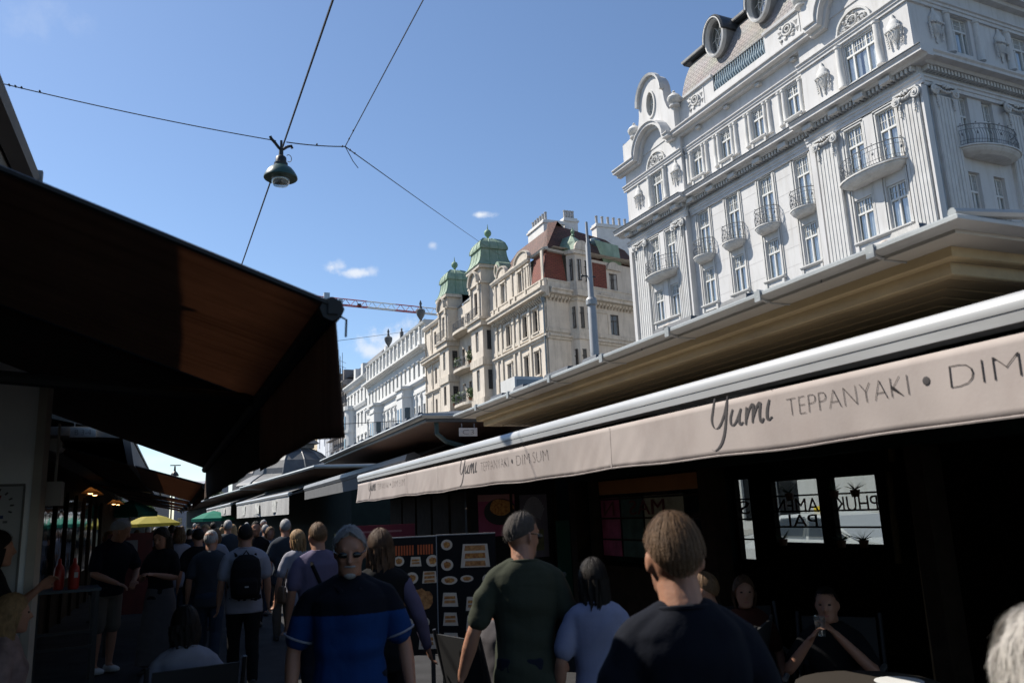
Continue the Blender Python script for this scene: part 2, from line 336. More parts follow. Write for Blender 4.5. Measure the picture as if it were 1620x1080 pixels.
def place_window(fr, u, d, z0, w, h, kind='double', parent=None, rz=0, curtains=True):
    fm, pm, cm = window_parts(w, h, kind)
    o = link('window', fm, parent or W, None, fr(u, d, z0), (0, 0, rz))
    for p in pm: link('pane', p, o)
    if curtains:
        v = rnd.randrange(3); link('curtain', cm[v], o); link('curtain', cm[3+rnd.randrange(3)], o)
    return o
for a, b, c, e in holesA+holesC:
    place_window(F1, (a+b)/2, -.13, c, b-a-.01, e-c-.01, 'triple' if b-a > 1.2 else 'double')
for a, b, c, e in holesB+lowB: place_window(F1, (a+b)/2, RB-.12, c, b-a-.01, e-c-.01)
for a, b, c, e in holesS: place_window(F2, (a+b)/2, -.22, c, b-a-.01, e-c-.01, 'triple' if b-a > 1.2 else 'double', None, R(90))
for h in shop:
    m = MB(F1); dd = RB if 6.8 < h[0] < 17.7 else 0
    m.box(h[0], h[1], dd-.2, dd-.15, h[2], h[3]); m.build('shop_window', GLD, W)

# pilasters with flutes, and capitals with scrolls and garlands
def pilaster(fr, u0, u1, z0, z1, d0=0.0):
    mb = MB(fr); w = u1-u0; mb.box(u0, u1, d0, d0+.16, z0, z1)
    n = 6; fw = w/(n*1.62)
    for i in range(n):
        c = u0+w*(i+.5)/n; mb.box(c-fw/2, c+fw/2, d0+.16, d0+.187, z0, z1-.08)
    mb.box(u0, u1, d0+.16, d0+.187, z1-.08, z1)
    return mb.build('pilaster', WP2, W)
def capital(fr, u0, u1, z0, d0):
    mb = MB(fr); w = u1-u0; r = .25
    for sgn, c in ((1, u0+.06), (-1, u1-.06)):
        pts = []
        for i in range(26):
            q = i/25; a = R(90)+sgn*q*math.pi*4.2; rr = r*(1-.82*q); pts.append((c+rr*math.cos(a), d0+.27+.1*q, z0+.27+rr*math.sin(a)))
        mb.tube(pts, [.06*(1-.45*i/25) for i in range(26)], 6); mb.blob((c, d0+.28, z0+.27), (.2, .1, .2), 10, 5); mb.blob((c, d0+.38, z0+.27), .055, 6, 4)
        for k in range(5): mb.blob((c+sgn*.12+.02*math.sin(k*2), d0+.24, z0-.02-.13*k), (.075-.008*k, .06, .085-.008*k), 6, 4)
    for i in range(9):
        q = i/8; mb.blob((u0+.24+(w-.48)*q, d0+.3+.03*math.sin(i*3), z0+.36-.12*math.sin(q*math.pi)), (.085, .085, .075), 6, 4)
    for i in range(5): mb.blob((u0+w/2-.16+.08*i, d0+.34, z0+.5+.05*math.sin(i*2.4)), (.07, .07, .09), 6, 4)
    mb.box(u0-.08, u1+.08, d0, d0+.33, z0+.52, z0+.6)
    return mb.build('capital', WP2, W, True)
for a, b in ((.08, 1.2), (4.98, 6.3), (17.95, 19.02), (22.3, 23.75)):
    pilaster(F1, a, b, 10, 19.72); capital(F1, a, b, 19.6, 0)
for a, b in ((.55, 2.0), (5.7, 7.2)):
    pilaster(F2, a, b, 10, 19.8); capital(F2, a, b, 19.7, 0)
for q in ((-.12, .0, -.3, .12), (24.1, 24.42, 0, .2), (6.45, 6.8, .0, .12), (17.7, 17.86, 0, .12)): P(F1, 'corner_strip', WP, lambda mb: mb.box(*q, 10, 20.2))
P(F2, 'downpipe', ZNC, lambda mb: mb.tube([(.3, .08, 8), (.3, .08, 20.2)], .06, 8))

# entablature between the storeys
MIDC = [(0, 21.22), (.36, 21.22), (.46, 21.34), (.80, 21.36), (.80, 21.5), (.88, 21.58), (.88, 21.64), (0, 21.82)]
ARCH = [(0, 20.22), (.12, 20.22), (.12, 20.4), (.17, 20.42), (.17, 20.56), (.24, 20.6), (.24, 20.66), (0, 20.66)]
def off(prof, dd, i=0): return [(d+dd if k not in (0, len(prof)-1) else dd-.02, z) for k, (d, z) in enumerate(prof)]
def entab(name, prof, m):
    mb = MB(F1); mx = max(d for d, z in prof); e = .6*mx
    mb.extr(off(prof, 0), -mx, 6.8+e); mb.extr(off(prof, RB), 6.802+e, 17.698-e); mb.extr(off(prof, 0), 17.7-e, 24.4+mx)
    mb.fr = F2; mb.extr(off(prof, .002), .004, 20.0); return mb.build(name, m, W)
entab('architrave', ARCH, WP); entab('storey_cornice', MIDC, WP)
def dent(mb):
    for a, b, dd in ((.1, 6.8, 0), (6.95, 17.6, RB), (17.75, 24.4, 0)):
        u = a
        while u < b:
            mb.box(u, u+.13, dd, dd+.30, 20.97, 21.2); u += .235
    mb.fr = F2; u = .3
    while u < 12: mb.box(u, u+.13, 0, .30, 20.97, 21.2); u += .235
P(F1, 'dentil_row', WP2, dent)['kind'] = 'stuff'
for c in (1.4, 3.0, 4.6, 6.4, 8.6, 10.7, 12.9, 15.0, 17.0, 18.4, 20.4, 22.4, 24.0):
    dd = RB if 6.9 < c < 17.6 else 0
    P(F1, 'cornice_bracket', WP2, lambda mb: mb.box(c-.3, c+.3, dd+.3, dd+.56, 20.98, 21.21))
P(F1, 'lip_flashing', LEADN, lambda mb: (mb.box(-.92, 7.3, .86, .93, 21.645, 21.675), mb.box(7.34, 17.2, RB+.86, RB+.93, 21.645, 21.675), mb.box(17.22, 25.3, .86, .93, 21.645, 21.675)))
P(F1, 'string_course', WP, lambda mb: (mb.extr([(0, 12.9), (.25, 12.9), (.3, 13.1), (0, 13.2)], 0, 6.8), mb.extr([(RB, 12.9), (RB+.2, 12.9), (RB+.25, 13.1), (RB, 13.2)], 6.82, 17.68), mb.extr([(0, 12.9), (.25, 12.9), (.3, 13.1), (0, 13.2)], 17.7, 24.4)))

# jamb mouldings, sills
def jamb(fr, c, w, z0, z1, dd):
    mb = MB(fr)
    for k, (o1, o2, pr) in enumerate(((.04, .12, .05), (.16, .22, .09), (.26, .31, .05))):
        for s in (-1, 1): mb.box(*sorted((c+s*(w/2+o1), c+s*(w/2+o2))), dd, dd+pr, z0, z1)
        mb.box(c-w/2-o1, c+w/2+o1, dd, dd+pr, z1+o1-.04, z1+o2-.04)
    return mb.build('jamb_moulding', WP2, W)
def sill(fr, c, w, z, dd):
    mb = MB(fr); mb.extr([(dd, z-.16), (dd+.14, z-.16), (dd+.24, z-.07), (dd+.24, z), (dd, z+.03)], c-w/2, c+w/2)
    mb.box(c-w/2+.08, c+w/2-.08, dd, dd+.1, z-.42, z-.18); mb.box(c-w/2+.05, c-w/2+.2, dd+.1, dd+.17, z-.5, z-.17); mb.box(c+w/2-.2, c+w/2-.05, dd+.1, dd+.17, z-.5, z-.17)
    return mb.build('sill', WP2, W)
for c in SING:
    jamb(F1, c, 1.0, 14.05, 20.15, RB); sill(F1, c, 1.6, 14.0, RB)
    P(F1, 'apron_panel', WP, lambda mb: mb.box(c-.5, c+.5, RB-.12, RB-.02, 16.32, 17.0))
for c in (2.03, 3.97, 19.6, 21.5): jamb(F1, c, 1.0, 14.0, 20.0, -.001)
for c, w in ((3.0, 3.3), (20.55, 3.0)):
    sill(F1, c, w, 14.0, 0)
    def orn(mb):
        rr = random.Random(int(c*10))
        for i in range(26): mb.blob((c+rr.uniform(-w*.42, w*.42), .1, 13.35+rr.uniform(-.17, .2)), (rr.uniform(.05, .13), .09, rr.uniform(.05, .12)), 6, 4)
        mb.blob((c, .15, 13.45), (.28, .15, .22), 8, 6)
    P(F1, 'relief_ornament', mat('buff_relief', (.45, .40, .36), .85, .3, 6, .3), orn, None, True)
    P(F1, 'mullion_pier', WP, lambda mb: mb.box(c-.3, c+.3, .002, .07, 14.05, 20.15))
JNT = mat('shadow_joint', (.40, .39, .38), .9, .1)
for a, b in ((6.82, 7.02), (8.68, 9.85), (11.51, 12.77), (14.43, 15.59), (17.25, 17.68)):
    for z in (14.3, 15.35, 16.4, 17.45, 18.5, 19.5): P(F1, 'wall_joint', JNT, lambda mb: mb.box(a, b, RB-.01, RB+.004, z, z+.022))
# balconies: bowed slab and iron railing
def balcony(fr, c, w, dep, z, dd, lab):
    n = 14; pts = [(c-w/2*math.cos(math.pi*i/n), dd+dep*math.sin(math.pi*i/n)**.8) for i in range(n+1)]
    pts[0] = (c-w/2, dd-.02); pts[-1] = (c+w/2, dd-.02)
    mb = MB(fr); n1 = len(pts); rings = []
    for zz, k in ((z-.34, .72), (z-.22, .9), (z-.1, 1.0), (z-.02, 1.0), (z-.02, 1.06), (z+.05, 1.06)): rings += [fr(c+(u-c)*k, dd+(d-dd)*k, zz) for u, d in pts]
    fs = [(j*n1+i, j*n1+i+1, (j+1)*n1+i+1, (j+1)*n1+i) for j in range(5) for i in range(n1-1)]+[tuple(range(n1)), tuple(range(5*n1, 6*n1))]
    mb.add(rings, fs); b = mb.build('balcony', WP2, W, False)
    r = MB(fr); rp = [(u, d-.05 if 0 < i < n else d+.06) for i, (u, d) in enumerate(pts)]
    for zz, rad in ((z+.12, .018), (z+.3, .012), (z+.82, .014), (z+1.06, .024)): r.tube([(u, d, zz) for u, d in rp], rad, 5)
    L = 0; cum = [0]
    for (a, b_), (e, f_) in zip(rp[:-1], rp[1:]): L += math.hypot(e-a, f_-b_); cum.append(L)
    m = int(L/.13)
    for i in range(m+1):
        s_ = L*i/m; k = max(j for j in range(len(cum)) if cum[j] <= s_+1e-6); k = min(k, len(rp)-2); q = (s_-cum[k])/(cum[k+1]-cum[k])
        u = rp[k][0]+(rp[k+1][0]-rp[k][0])*q; d = rp[k][1]+(rp[k+1][1]-rp[k][1])*q
        r.tube([(u, d, z+.05), (u, d+.05, z+.3), (u, d+.07, z+.5), (u, d, z+.82)], .011, 4)
        if i % 2 == 0: r.tube([(u+.05*math.cos(t*.9), d+.01, z+.94+.09*math.sin(t*.9)) for t in range(8)], .009, 4)
        if i % 5 == 2: r.blob((u, d+.02, z+.62), (.07, .03, .09), 6, 4); r.blob((u, d, z+1.14), .035, 5, 4)
    link('railing', r.mesh('railing', IRN), b)
for c in SING: balcony(F1, c, 1.65, .78, 17.05, RB, '')
balcony(F1, 3.0, 3.75, 1.0, 17.05, 0, ''); balcony(F1, 20.55, 3.4, 1.0, 17.05, 0, ''); balcony(F2, 3.8, 3.9, 1.05, 17.3, 0, '')

# top storey: half columns, urns, lunettes, string mouldings
def column(fr, c, dd, z0, z1, r):
    mb = MB(fr); h = z1-z0
    mb.lathe(c, dd, z0, [(r*1.15, 0), (r*1.15, .08), (r, .12), (r*.98, h*.4), (r*.86, h-.16), (r*1.1, h-.12), (r*1.1, h)], 12); mb.build('half_column', WP2, W, True)
for c in SING:
    for s in (-1, 1):
        for k in (.64, .98): column(F1, c+s*k, RB+.03, 22.45, 24.52, .15)
    sill(F1, c, 1.3, 22.6, RB)
for c, w in ((2.95, 1.9), (20.52, 1.35)):
    for s in (-1, 1): column(F1, c+s*(w/2+.24), .05, 22.25, 24.6, .2); 
for c in (2.6, 4.75, 7.1, 9.3): column(F2, c, .05, 22.4, 24.6, .2)
UR = [(.02, 0), (.09, .12), (.05, .25), (.16, .42), (.3, .8), (.36, 1.05), (.38, 1.12), (.33, 1.18), (.36, 1.3), (.2, 1.5), (.09, 1.66), (.1, 1.74), (.02, 1.86)]
def urn(fr, c, dd, z, k=1.0, sq=.55):
    mb = MB(fr); mb.lathe(c, dd, z, [(r*k, h*k) for r, h in UR], 14, sq)
    for i in range(9):
        a = math.pi*i/8; mb.blob((c+.4*k*math.cos(a), dd+.24*k*sq+.1*math.sin(a), z+1.0*k-.04*math.sin(a)), .06*k, 5, 4)
    for s in (-1, 1):
        for j in range(7): mb.blob((c+s*(.42-.012*j)*k, dd+.06, z+(.95-.12*j)*k), (.06, .05, .08), 5, 4)
    for i in range(7): mb.bar((c-.22*k+.073*i*k, dd+.17*k, z+.42*k), (c-.3*k+.1*i*k, dd+.21*k, z+.8*k), .02, 4)
    return mb.build('urn_relief', WP2, W, True)
for c in (.85, 5.35): urn(F1, c, .05, 22.55)
for c in (18.35, 22.85): urn(F1, c, .05, 22.7)
for c in (1.7, 6.5): urn(F2, c, .05, 22.7, 1.05)
TOPA = [(0, 24.62), (.1, 24.62), (.1, 24.78), (.16, 24.8), (.16, 24.93), (.24, 24.97), (.24, 25.03), (0, 25.05)]
entab('upper_moulding', TOPA, WP)
TC = [(-.05, -.42), (.3, -.4), (.34, -.22), (.68, -.2), (.68, -.02), (.78, .03), (.78, .1), (-.05, .2)]
def ellarc(c, rx, z0, rz, n=14): return [(c-rx*math.cos(math.pi*i/n), z0+rz*math.sin(math.pi*i/n)) for i in range(n+1)]
P(F1, 'roof_cornice', WP, lambda mb: (mb.sweep(TC, [(-.8, 26.35)]+ellarc(3.05, 1.75, 26.35, 1.75)+[(5.6, 26.35)]),
    mb.sweep([(d+RB, h) for d, h in TC], [(5.602, 26.35), (18.1, 26.35)]), mb.sweep(TC, [(18.102, 26.35)]+ellarc(20.5, 1.85, 26.35, 1.75)+[(25.1, 26.35)])))
P(F2, 'side_roof_cornice', WP, lambda mb: mb.extr([(0, 25.9), (.3, 25.95), (.34, 26.13), (.68, 26.15), (.68, 26.33), (.78, 26.38), (.78, 26.45), (0, 26.55)], .02, 20))
for u in np.arange(7.2, 17.6, 2.85): P(F1, 'modillion', WP2, lambda mb: mb.box(u, u+.35, RB, RB+.25, 25.7, 25.86))
for c in (3.05, 20.5):
    def lun(mb):
        mb.sweep([(0, -.06), (.12, -.06), (.12, .06), (0, .06)], ellarc(c, 1.05, 25.06, 1.0)); rr = random.Random(4)
        for i in range(60):
            a = rr.uniform(.1, math.pi-.1); q = rr.uniform(.35, .85); mb.blob((c+q*math.cos(a), .06, 25.1+q*math.sin(a)*.92), (rr.uniform(.03, .1), .08, rr.uniform(.03, .1)), 5, 4)
        mb.tube([(c+.3*math.cos(t*.45), .1, 25.45+.26*math.sin(t*.45)) for t in range(14)], .05, 5)
    P(F1, 'lunette_relief', WP2, lun, None, True)
# curved gables with oval windows over the end bays
def gable(c, uL, uR):
    prof = [(uL, 26.4), (uL, 28.3), (uL+.5, 28.35)]+[(c-2.0+.5*math.sin(t*math.pi/12), 28.4+1.6*(t/6)**1.3) for t in range(1, 7)]
    prof += [(c-1.45*math.cos(math.pi*i/12), 30.15+1.75*math.sin(math.pi*i/12)) for i in range(13)]
    prof += [(c+2.0-.5*math.sin(t*math.pi/12), 28.4+1.6*(t/6)**1.3) for t in range(6, 0, -1)]+[(uR-.5, 28.35), (uR, 28.3), (uR, 26.4)]
    hole = [(c+.52*math.cos(2*math.pi*i/24), 29.75+1.0*math.sin(2*math.pi*i/24)) for i in range(24)]
    mb = MB(F1); bm = bmesh.new()
    def loop(pts, d): return [bm.verts.new(F1(u, d, z)) for u, z in pts]
    for d in (.05, -.7):
        vo, vi = loop(prof, d), loop(hole, d)
        es = [bm.edges.new((vo[i], vo[(i+1) % len(vo)])) for i in range(len(vo))]+[bm.edges.new((vi[i], vi[(i+1) % len(vi)])) for i in range(len(vi))]
        bmesh.ops.triangle_fill(bm, edges=es, use_beauty=True)
        if d > 0: a_, b_ = vo, vi
        else:
            for x, y in ((a_, vo), (b_, vi)):
                for i in range(len(x)): bm.faces.new((x[i], x[(i+1) % len(x)], y[(i+1) % len(x)], y[i]))
    bmesh.ops.recalc_face_normals(bm, faces=bm.faces); me = bpy.data.meshes.new('gable'); bm.to_mesh(me); bm.free(); me.materials.append(WP)
    g_ = link('gable', me, W)
    mb = MB(F1); mb.sweep([(.0, -.05), (.28, -.05), (.34, .12), (.0, .16)], prof[9:22]); mb.sweep([(.04, -.09), (.14, -.09), (.14, .05), (.04, .05)], hole[::-1], True); link('gable_moulding', mb.mesh('gable_moulding', WP2), g_)
    mb = MB(F1); mb.plate(hole, -.3, -.28); link('oval_pane', mb.mesh('oval_pane', GLS), g_)
    mb = MB(F1)
    for k in (-.26, 0, .26): mb.box(c+k-.025, c+k+.025, -.28, -.2, 28.85, 30.6)
    for k in range(4): mb.box(c-.5, c+.5, -.28, -.21, 29.1+.42*k, 29.14+.42*k)
    link('glazing_bars', mb.mesh('glazing_bars', FRM), g_)
gable(3.05, -.1, 6.2); gable(20.5, 18.0, 24.42)
for c in (6.2, 17.95, 22.9):
    mb = MB(F1); mb.lathe(c, -.05, 28.3, [(.36, 0), (.36, .1), (.18, .16), (.42, .32), (.48, .48), (.5, .6), (.36, .8), (.17, .95), (.09, .99), (.12, 1.09), (.02, 1.2)], 14); mb.build('urn_finial', WP2, W, True)
# attic with carved panels and railing, mansard roof, oval dormers
AT = RB-.12
P(F1, 'attic', WP, lambda mb: (mb.wall(6.15, 17.95, 26.4, 28.7, [(9.6, 14.35, 27.55, 28.68)], AT, .6), mb.extr([(AT, 28.6), (AT+.14, 28.62), (AT+.16, 28.78), (AT, 28.8)], 6.15, 9.6), mb.extr([(AT, 28.6), (AT+.14, 28.62), (AT+.16, 28.78), (AT, 28.8)], 14.35, 17.95)))
for c in (7.7, 16.2):
    def pan(mb):
        rr = random.Random(3); mb.box(c-.9, c+.9, AT+.005, AT+.03, 28.45, 28.5); mb.box(c-.9, c-.85, AT+.005, AT+.03, 27.3, 28.45)
        mb.tube([(c+.36*math.cos(t*.42), AT+.06, 27.95+.32*math.sin(t*.42)) for t in range(15)], .07, 6, True); mb.tube([(c+.16*math.cos(t*.7), AT+.08, 27.97+.15*math.sin(t*.7)) for t in range(9)], .05, 5, True)
        for i in range(14): mb.blob((c+rr.uniform(-.75, .75), AT+.03, 27.9+rr.uniform(-.45, .45)), (rr.uniform(.06, .16), .06, rr.uniform(.05, .13)), 6, 4)
    P(F1, 'carved_panel', WP2, pan, None, True)
    P(F1, 'panel_dark_patch', LEADN, lambda mb: [mb.plate([(c+a, 27.85+b), (c+a+.3, 27.9+b), (c+a+.12, 27.55+b)], AT+.004, AT+.012) for a, b in ((-.8, -.15), (.5, .25), (-.75, .3), (.45, -.3))])  # flat dark triangles laid on the carved panel
def rail(mb):
    u = 9.68
    while u < 14.3:
        mb.tube([(u, AT-.1, 27.5), (u+.05, AT-.02, 27.9), (u-.04, AT-.05, 28.3), (u+.03, AT-.1, 28.75+.12*rnd.random())], [.05, .09, .06, .03], 5); u += .21
    for zz in (27.6, 28.1, 28.5): mb.bar((9.6, AT-.08, zz), (14.35, AT-.08, zz), .03, 4)
P(F1, 'attic_railing', mat('blue_grey_metal', (.27, .33, .36), .5, .2, 5, metal=.3), rail)
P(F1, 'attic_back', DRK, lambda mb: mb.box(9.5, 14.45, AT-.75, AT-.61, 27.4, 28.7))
def mans(mb):
    z0, z1 = 28.7, 31.7; pr = [(-.5, z0), (-.6, 29.4), (-.85, 30.3), (-1.2, 31.1), (-1.6, z1)]
    k = len(pr); vs = []
    for j, (d, z) in enumerate(pr): s_ = (z-z0)/(z1-z0)*1.0; vs += [F1(5.4, d, z), F1(17.7-s_*.25, d, z)]
    mb.add(vs, [(2*j, 2*j+1, 2*j+3, 2*j+2) for j in range(k-1)])
    vs = [];
    for j, (d, z) in enumerate(pr): s_ = (z-z0)/(z1-z0)*1.0; vs += [F1(17.7-s_*.25, d, z), F1(17.7-s_*.25, -8, z)]
    mb.add(vs, [(2*j, 2*j+1, 2*j+3, 2*j+2) for j in range(k-1)])
P(F1, 'mansard_roof', SHG, mans)
P(F1, 'roof_edge', LEADN, lambda mb: mb.extr([(-1.7, 31.6), (-1.2, 31.6), (-1.05, 31.8), (-1.1, 31.92), (-1.8, 32.0)], 5.4, 18.0))
P(F1, 'roof_edge_trim', WP2, lambda mb: mb.extr([(-1.13, 31.72), (-1.01, 31.72), (-.97, 31.84), (-1.09, 31.84)], 5.4, 18.02))
P(F1, 'flat_roof', ZNC, lambda mb: mb.add([F1(5.4, -1.6, 31.95), F1(17.6, -1.6, 31.95), F1(17.6, -12, 32.4), F1(5.4, -12, 32.4)], [(0, 1, 2, 3)]))
def dormer(c, zc):
    rx, rz = .70, 1.12; n = 28; ring = [(c+rx*math.cos(2*math.pi*i/n), zc+rz*math.sin(2*math.pi*i/n)) for i in range(n)]
    mb = MB(F1); mb.sweep([(-.62, 0), (-.5, -.02), (-.42, .1), (-.3, .1), (-.3, .2), (-.42, .22), (-.62, .22), (-1.9, .22), (-1.9, 0)], ring[::-1], True); do = mb.build('oval_dormer', mat('grey_dormer_sheet', (.20, .20, .20), .6, .2), W)
    mb = MB(F1); mb.sweep([(-.46, -.24), (-.2, -.22), (-.16, -.1), (-.3, -.02), (-.46, -.03)], ring, True); link('dormer_ring', mb.mesh('dormer_ring', WP2, True), do)
    hood = [(c+(rx+.2)*math.cos(R(a)), zc+(rz+.2)*math.sin(R(a))) for a in range(-5, 190, 13)]
    mb = MB(F1); mb.sweep([(-1.9, 0), (-.12, 0), (-.05, .08), (-.12, .16), (-1.9, .16)], hood[::-1]); link('dormer_hood', mb.mesh('dormer_hood', LEADN), do)
    mb = MB(F1); mb.sweep([(-.12, -.06), (-.03, -.05), (-.03, .02), (-.12, .0)], hood[::-1]); link('hood_moulding', mb.mesh('hood_moulding', WP2), do)
    mb = MB(F1); mb.plate([(c+(u-c)*.99, zc+(z-zc)*.99) for u, z in ring], -.72, -.70); link('oval_pane', mb.mesh('oval_pane', GLS), do)
    mb = MB(F1)
    for a in range(0, 360, 60): mb.tube([(c, -.67, zc), (c+.3*math.cos(R(a+18)), -.67, zc+.5*math.sin(R(a+18))), (c+.67*math.cos(R(a)), -.67, zc+1.08*math.sin(R(a)))], .022, 4)
    mb.tube([(c+.36*math.cos(R(a)), -.67, zc+.6*math.sin(R(a))) for a in range(0, 360, 20)], .02, 4, True); link('glazing_bars', mb.mesh('glazing_bars', FRM), do)
dormer(9.6, 31.0); dormer(13.6, 31.0)
for c in (7.9, 11.6, 15.4):
    P(F1, 'roof_vent', LEADN, lambda mb: mb.lathe(c, -2.0, 31.9, [(.1, 0), (.1, .5), (.2, .55), (.02, .7)], 8))
# ================================================================ THE BEIGE BUILDING WITH GREEN DOMES
BP = mat('beige_stone', (.56, .50, .425), .85, .1, .8, .25, 12, stain=(.25, .21, .17, .6), dist=.04)
BP2 = mat('beige_stone_carved', (.53, .475, .40), .85, .14, 3, .35, 14, stain=(.2, .17, .14, .7))
COP = mat('green_copper', (.20, .285, .195), .65, .15, 1.2, .1, 9, col2=(.29, .37, .28), stain=(.12, .17, .12, .6))
COPS = mat('copper_seams', (.15, .25, .165), .65, .2, 3)
RTL = brick_mat('red_tiles', (.26, .075, .045), (.20, .055, .035), (.08, .03, .02), .34, .17, .8, .9)
BTL = brick_mat('brown_tiles', (.14, .058, .04), (.10, .045, .032), (.03, .02, .018), .4, .26, .8, 1.0)
CHM = mat('chimney_render', (.60, .59, .57), .85, .1, 2, .2)
DFR = mat('dark_window_frame', (.05, .042, .036), .55, .2, 6)
B2 = thing('beige_building', 'ornate beige stone building with two green copper domes and red tiled mansard corner', 'building', (29.2, 61.2, 0), R(-89))
G1 = Fr((0, 0, 0), (-1, 0, 0), (0, -1, 0)); c14, s14 = math.cos(R(14)), math.sin(R(14)); G2 = Fr((0, 0, 0), (-s14, c14, 0), (c14, s14, 0))
def Q(fr, name, m, fn, parent=None, smooth=False):
    mb = MB(fr); fn(mb); return mb.build(name, m, parent or B2, smooth)
SW = {}
def small_window(fr, u, d, z, w, h, parent, rz=0, frame=DFR, glass=GLD, curtain=.35):
    key = (round(w, 2), round(h, 2), frame.name)
    if key not in SW:
        f = MB(Fr()); t = .075; f.box(-w/2, -w/2+t, -.04, .04, 0, h); f.box(w/2-t, w/2, -.04, .04, 0, h); f.box(-w/2+t, w/2-t, -.04, .04, 0, t); f.box(-w/2+t, w/2-t, -.04, .04, h-t, h)
        f.box(-.035, .035, -.04, .05, t, h*.7); f.box(-w/2+t, w/2-t, -.04, .06, h*.7-.04, h*.7+.04); f.box(-.02, .02, -.03, .03, h*.7+.04, h-t)
        p = MB(Fr()); p.box(-w/2+t, w/2-t, .0, .012, t, h-t)
        k = MB(Fr()); k.box(-w/2+t, -w*.12, .05, .06, t, h-t); k.box(w*.2, w/2-t, .05, .06, t, h-t)
        SW[key] = (f.mesh('window', frame), p.mesh('pane', glass), k.mesh('curtain', mat('grey_curtain', (.35, .34, .32), .9)))
    a, b, k = SW[key]; o = link('window', a, parent, None, fr(u, d, z), (0, 0, rz)); link('pane', b, o)
    if rnd.random() < curtain: link('curtain', k, o)
    return o
zf = [(2.6, 4.6), (5.8, 7.8), (9.6, 11.6), (13.5, 15.5), (17.4, 19.35)]
cols = [2.3, 4.58, 8.5]
hA = [(c-.47, c+.47, a, b) for a, b in zf for c in cols]+[(3.2, 4.0, 21.9, 23.75), (4.8, 5.6, 21.9, 23.75), (8.85, 9.85, 21.9, 23.8)]
Q(G1, 'wall', BP, lambda mb: (mb.wall(0, 2.85, 0, 21.7, [h for h in hA if h[1] < 2.99 and h[3] < 21], 0, .3), mb.wall(2.85, 12.2, 0, 24.9, [h for h in hA if h[0] > 2.99], 0, .3)))
for h in hA: small_window(G1, (h[0]+h[1])/2, -.22, h[2], h[1]-h[0]-.01, h[3]-h[2]-.01, B2)
hS = [(x, x+.75, a, b) for a, b in zf[2:] for x in (3.05,)]+[(x, x+1.05, a, b) for a, b in zf[2:] for x in (7.75,)]
hS += [(7.95, 9.0, 21.4, 23.4)]
Q(G2, 'side_wall', BP, lambda mb: (mb.wall(0, 2.6, 0, 21.7, [], 0, .3), mb.wall(2.6, 18, 0, 24.4, hS, 0, .3)))
for h in hS: small_window(G2, (h[0]+h[1])/2, -.22, h[2], h[1]-h[0]-.01, h[3]-h[2]-.01, B2, R(76))
CORN = [(0, 20.0), (.25, 20.0), (.35, 20.25), (.75, 20.3), (.75, 20.55), (.88, 20.65), (.88, 20.78), (0, 20.95)]
BAND = [(0, 16.3), (.12, 16.3), (.18, 16.5), (.32, 16.55), (.32, 16.7), (0, 16.8)]
BND2 = [(0, 16.95), (.1, 16.95), (.1, 17.3), (0, 17.35)]
BND3 = [(0, 12.5), (.12, 12.5), (.18, 12.7), (.32, 12.75), (.32, 12.9), (0, 13.0)]
def both(name, pr, m, u1=12.2, ext=None):
    mx = max(d for d, z in pr); Q(G1, name, m, lambda mb: (mb.extr(pr, -mx*.75, u1), setattr(mb, 'fr', G2), mb.extr([(d+.004, z) for d, z in pr], .0, 18)))
both('main_cornice', CORN, BP2); both('band_course', BAND, BP2); both('sill_band', BND2, BP2); both('lower_band', BND3, BP2)
both('attic_parapet', [(0, 20.95), (.3, 20.95), (.3, 21.5), (.36, 21.55), (.36, 21.65), (0, 21.7)], BP2)
def consoles(mb):
    for fr, L in ((G1, 12.0), (G2, 10.5)):
        mb.fr = fr; u = .25
        while u < L: mb.extr([(.02, 19.75), (.12, 19.75), (.4, 20.02), (.4, 20.2), (.02, 20.2)], u, u+.13); u += .42
Q(G1, 'console_row', BP2, consoles)['kind'] = 'stuff'
for c in (.35, 3.55, 6.0, 7.2, 10.2, 11.4):
    Q(G1, 'lesene', BP2, lambda mb: (mb.box(c-.2, c+.2, 0, .14, 12.95, 19.9), mb.box(c-.26, c+.26, 0, .2, 19.2, 19.55)))
    Q(G1, 'attic_pier', BP2, lambda mb: (mb.box(c-.18, c+.18, 0, .42, 21.0, 21.6), mb.box(c-.2, c+.2, 0, .12, 21.7, 24.4)))
for h in hA:
    if h[2] > 12:
        c = (h[0]+h[1])/2; Q(G1, 'window_surround', BP2, lambda mb: (mb.box(h[0]-.16, h[0]-.02, 0, .1, h[2]-.1, h[3]+.1), mb.box(h[1]+.02, h[1]+.16, 0, .1, h[2]-.1, h[3]+.1), mb.box(h[0]-.2, h[1]+.2, 0, .16, h[3]+.1, h[3]+.28), mb.box(h[0]-.2, h[1]+.2, 0, .18, h[2]-.22, h[2]-.1)))
Q(G1, 'attic_cornice', BP2, lambda mb: mb.extr([(0, 24.2), (.2, 24.22), (.32, 24.45), (.32, 24.58), (0, 24.7)], 2.9, 12.2))
for c, w in ((4.4, 1.5), (9.3, 1.1)):
    Q(G1, 'attic_pediment', BP2, lambda mb: (mb.plate(ellarc(c, w, 24.6, .85), -.2, .2), mb.sweep([(.0, -.05), (.32, -.05), (.36, .1), (0, .12)], ellarc(c, w+.05, 24.6, .9))))
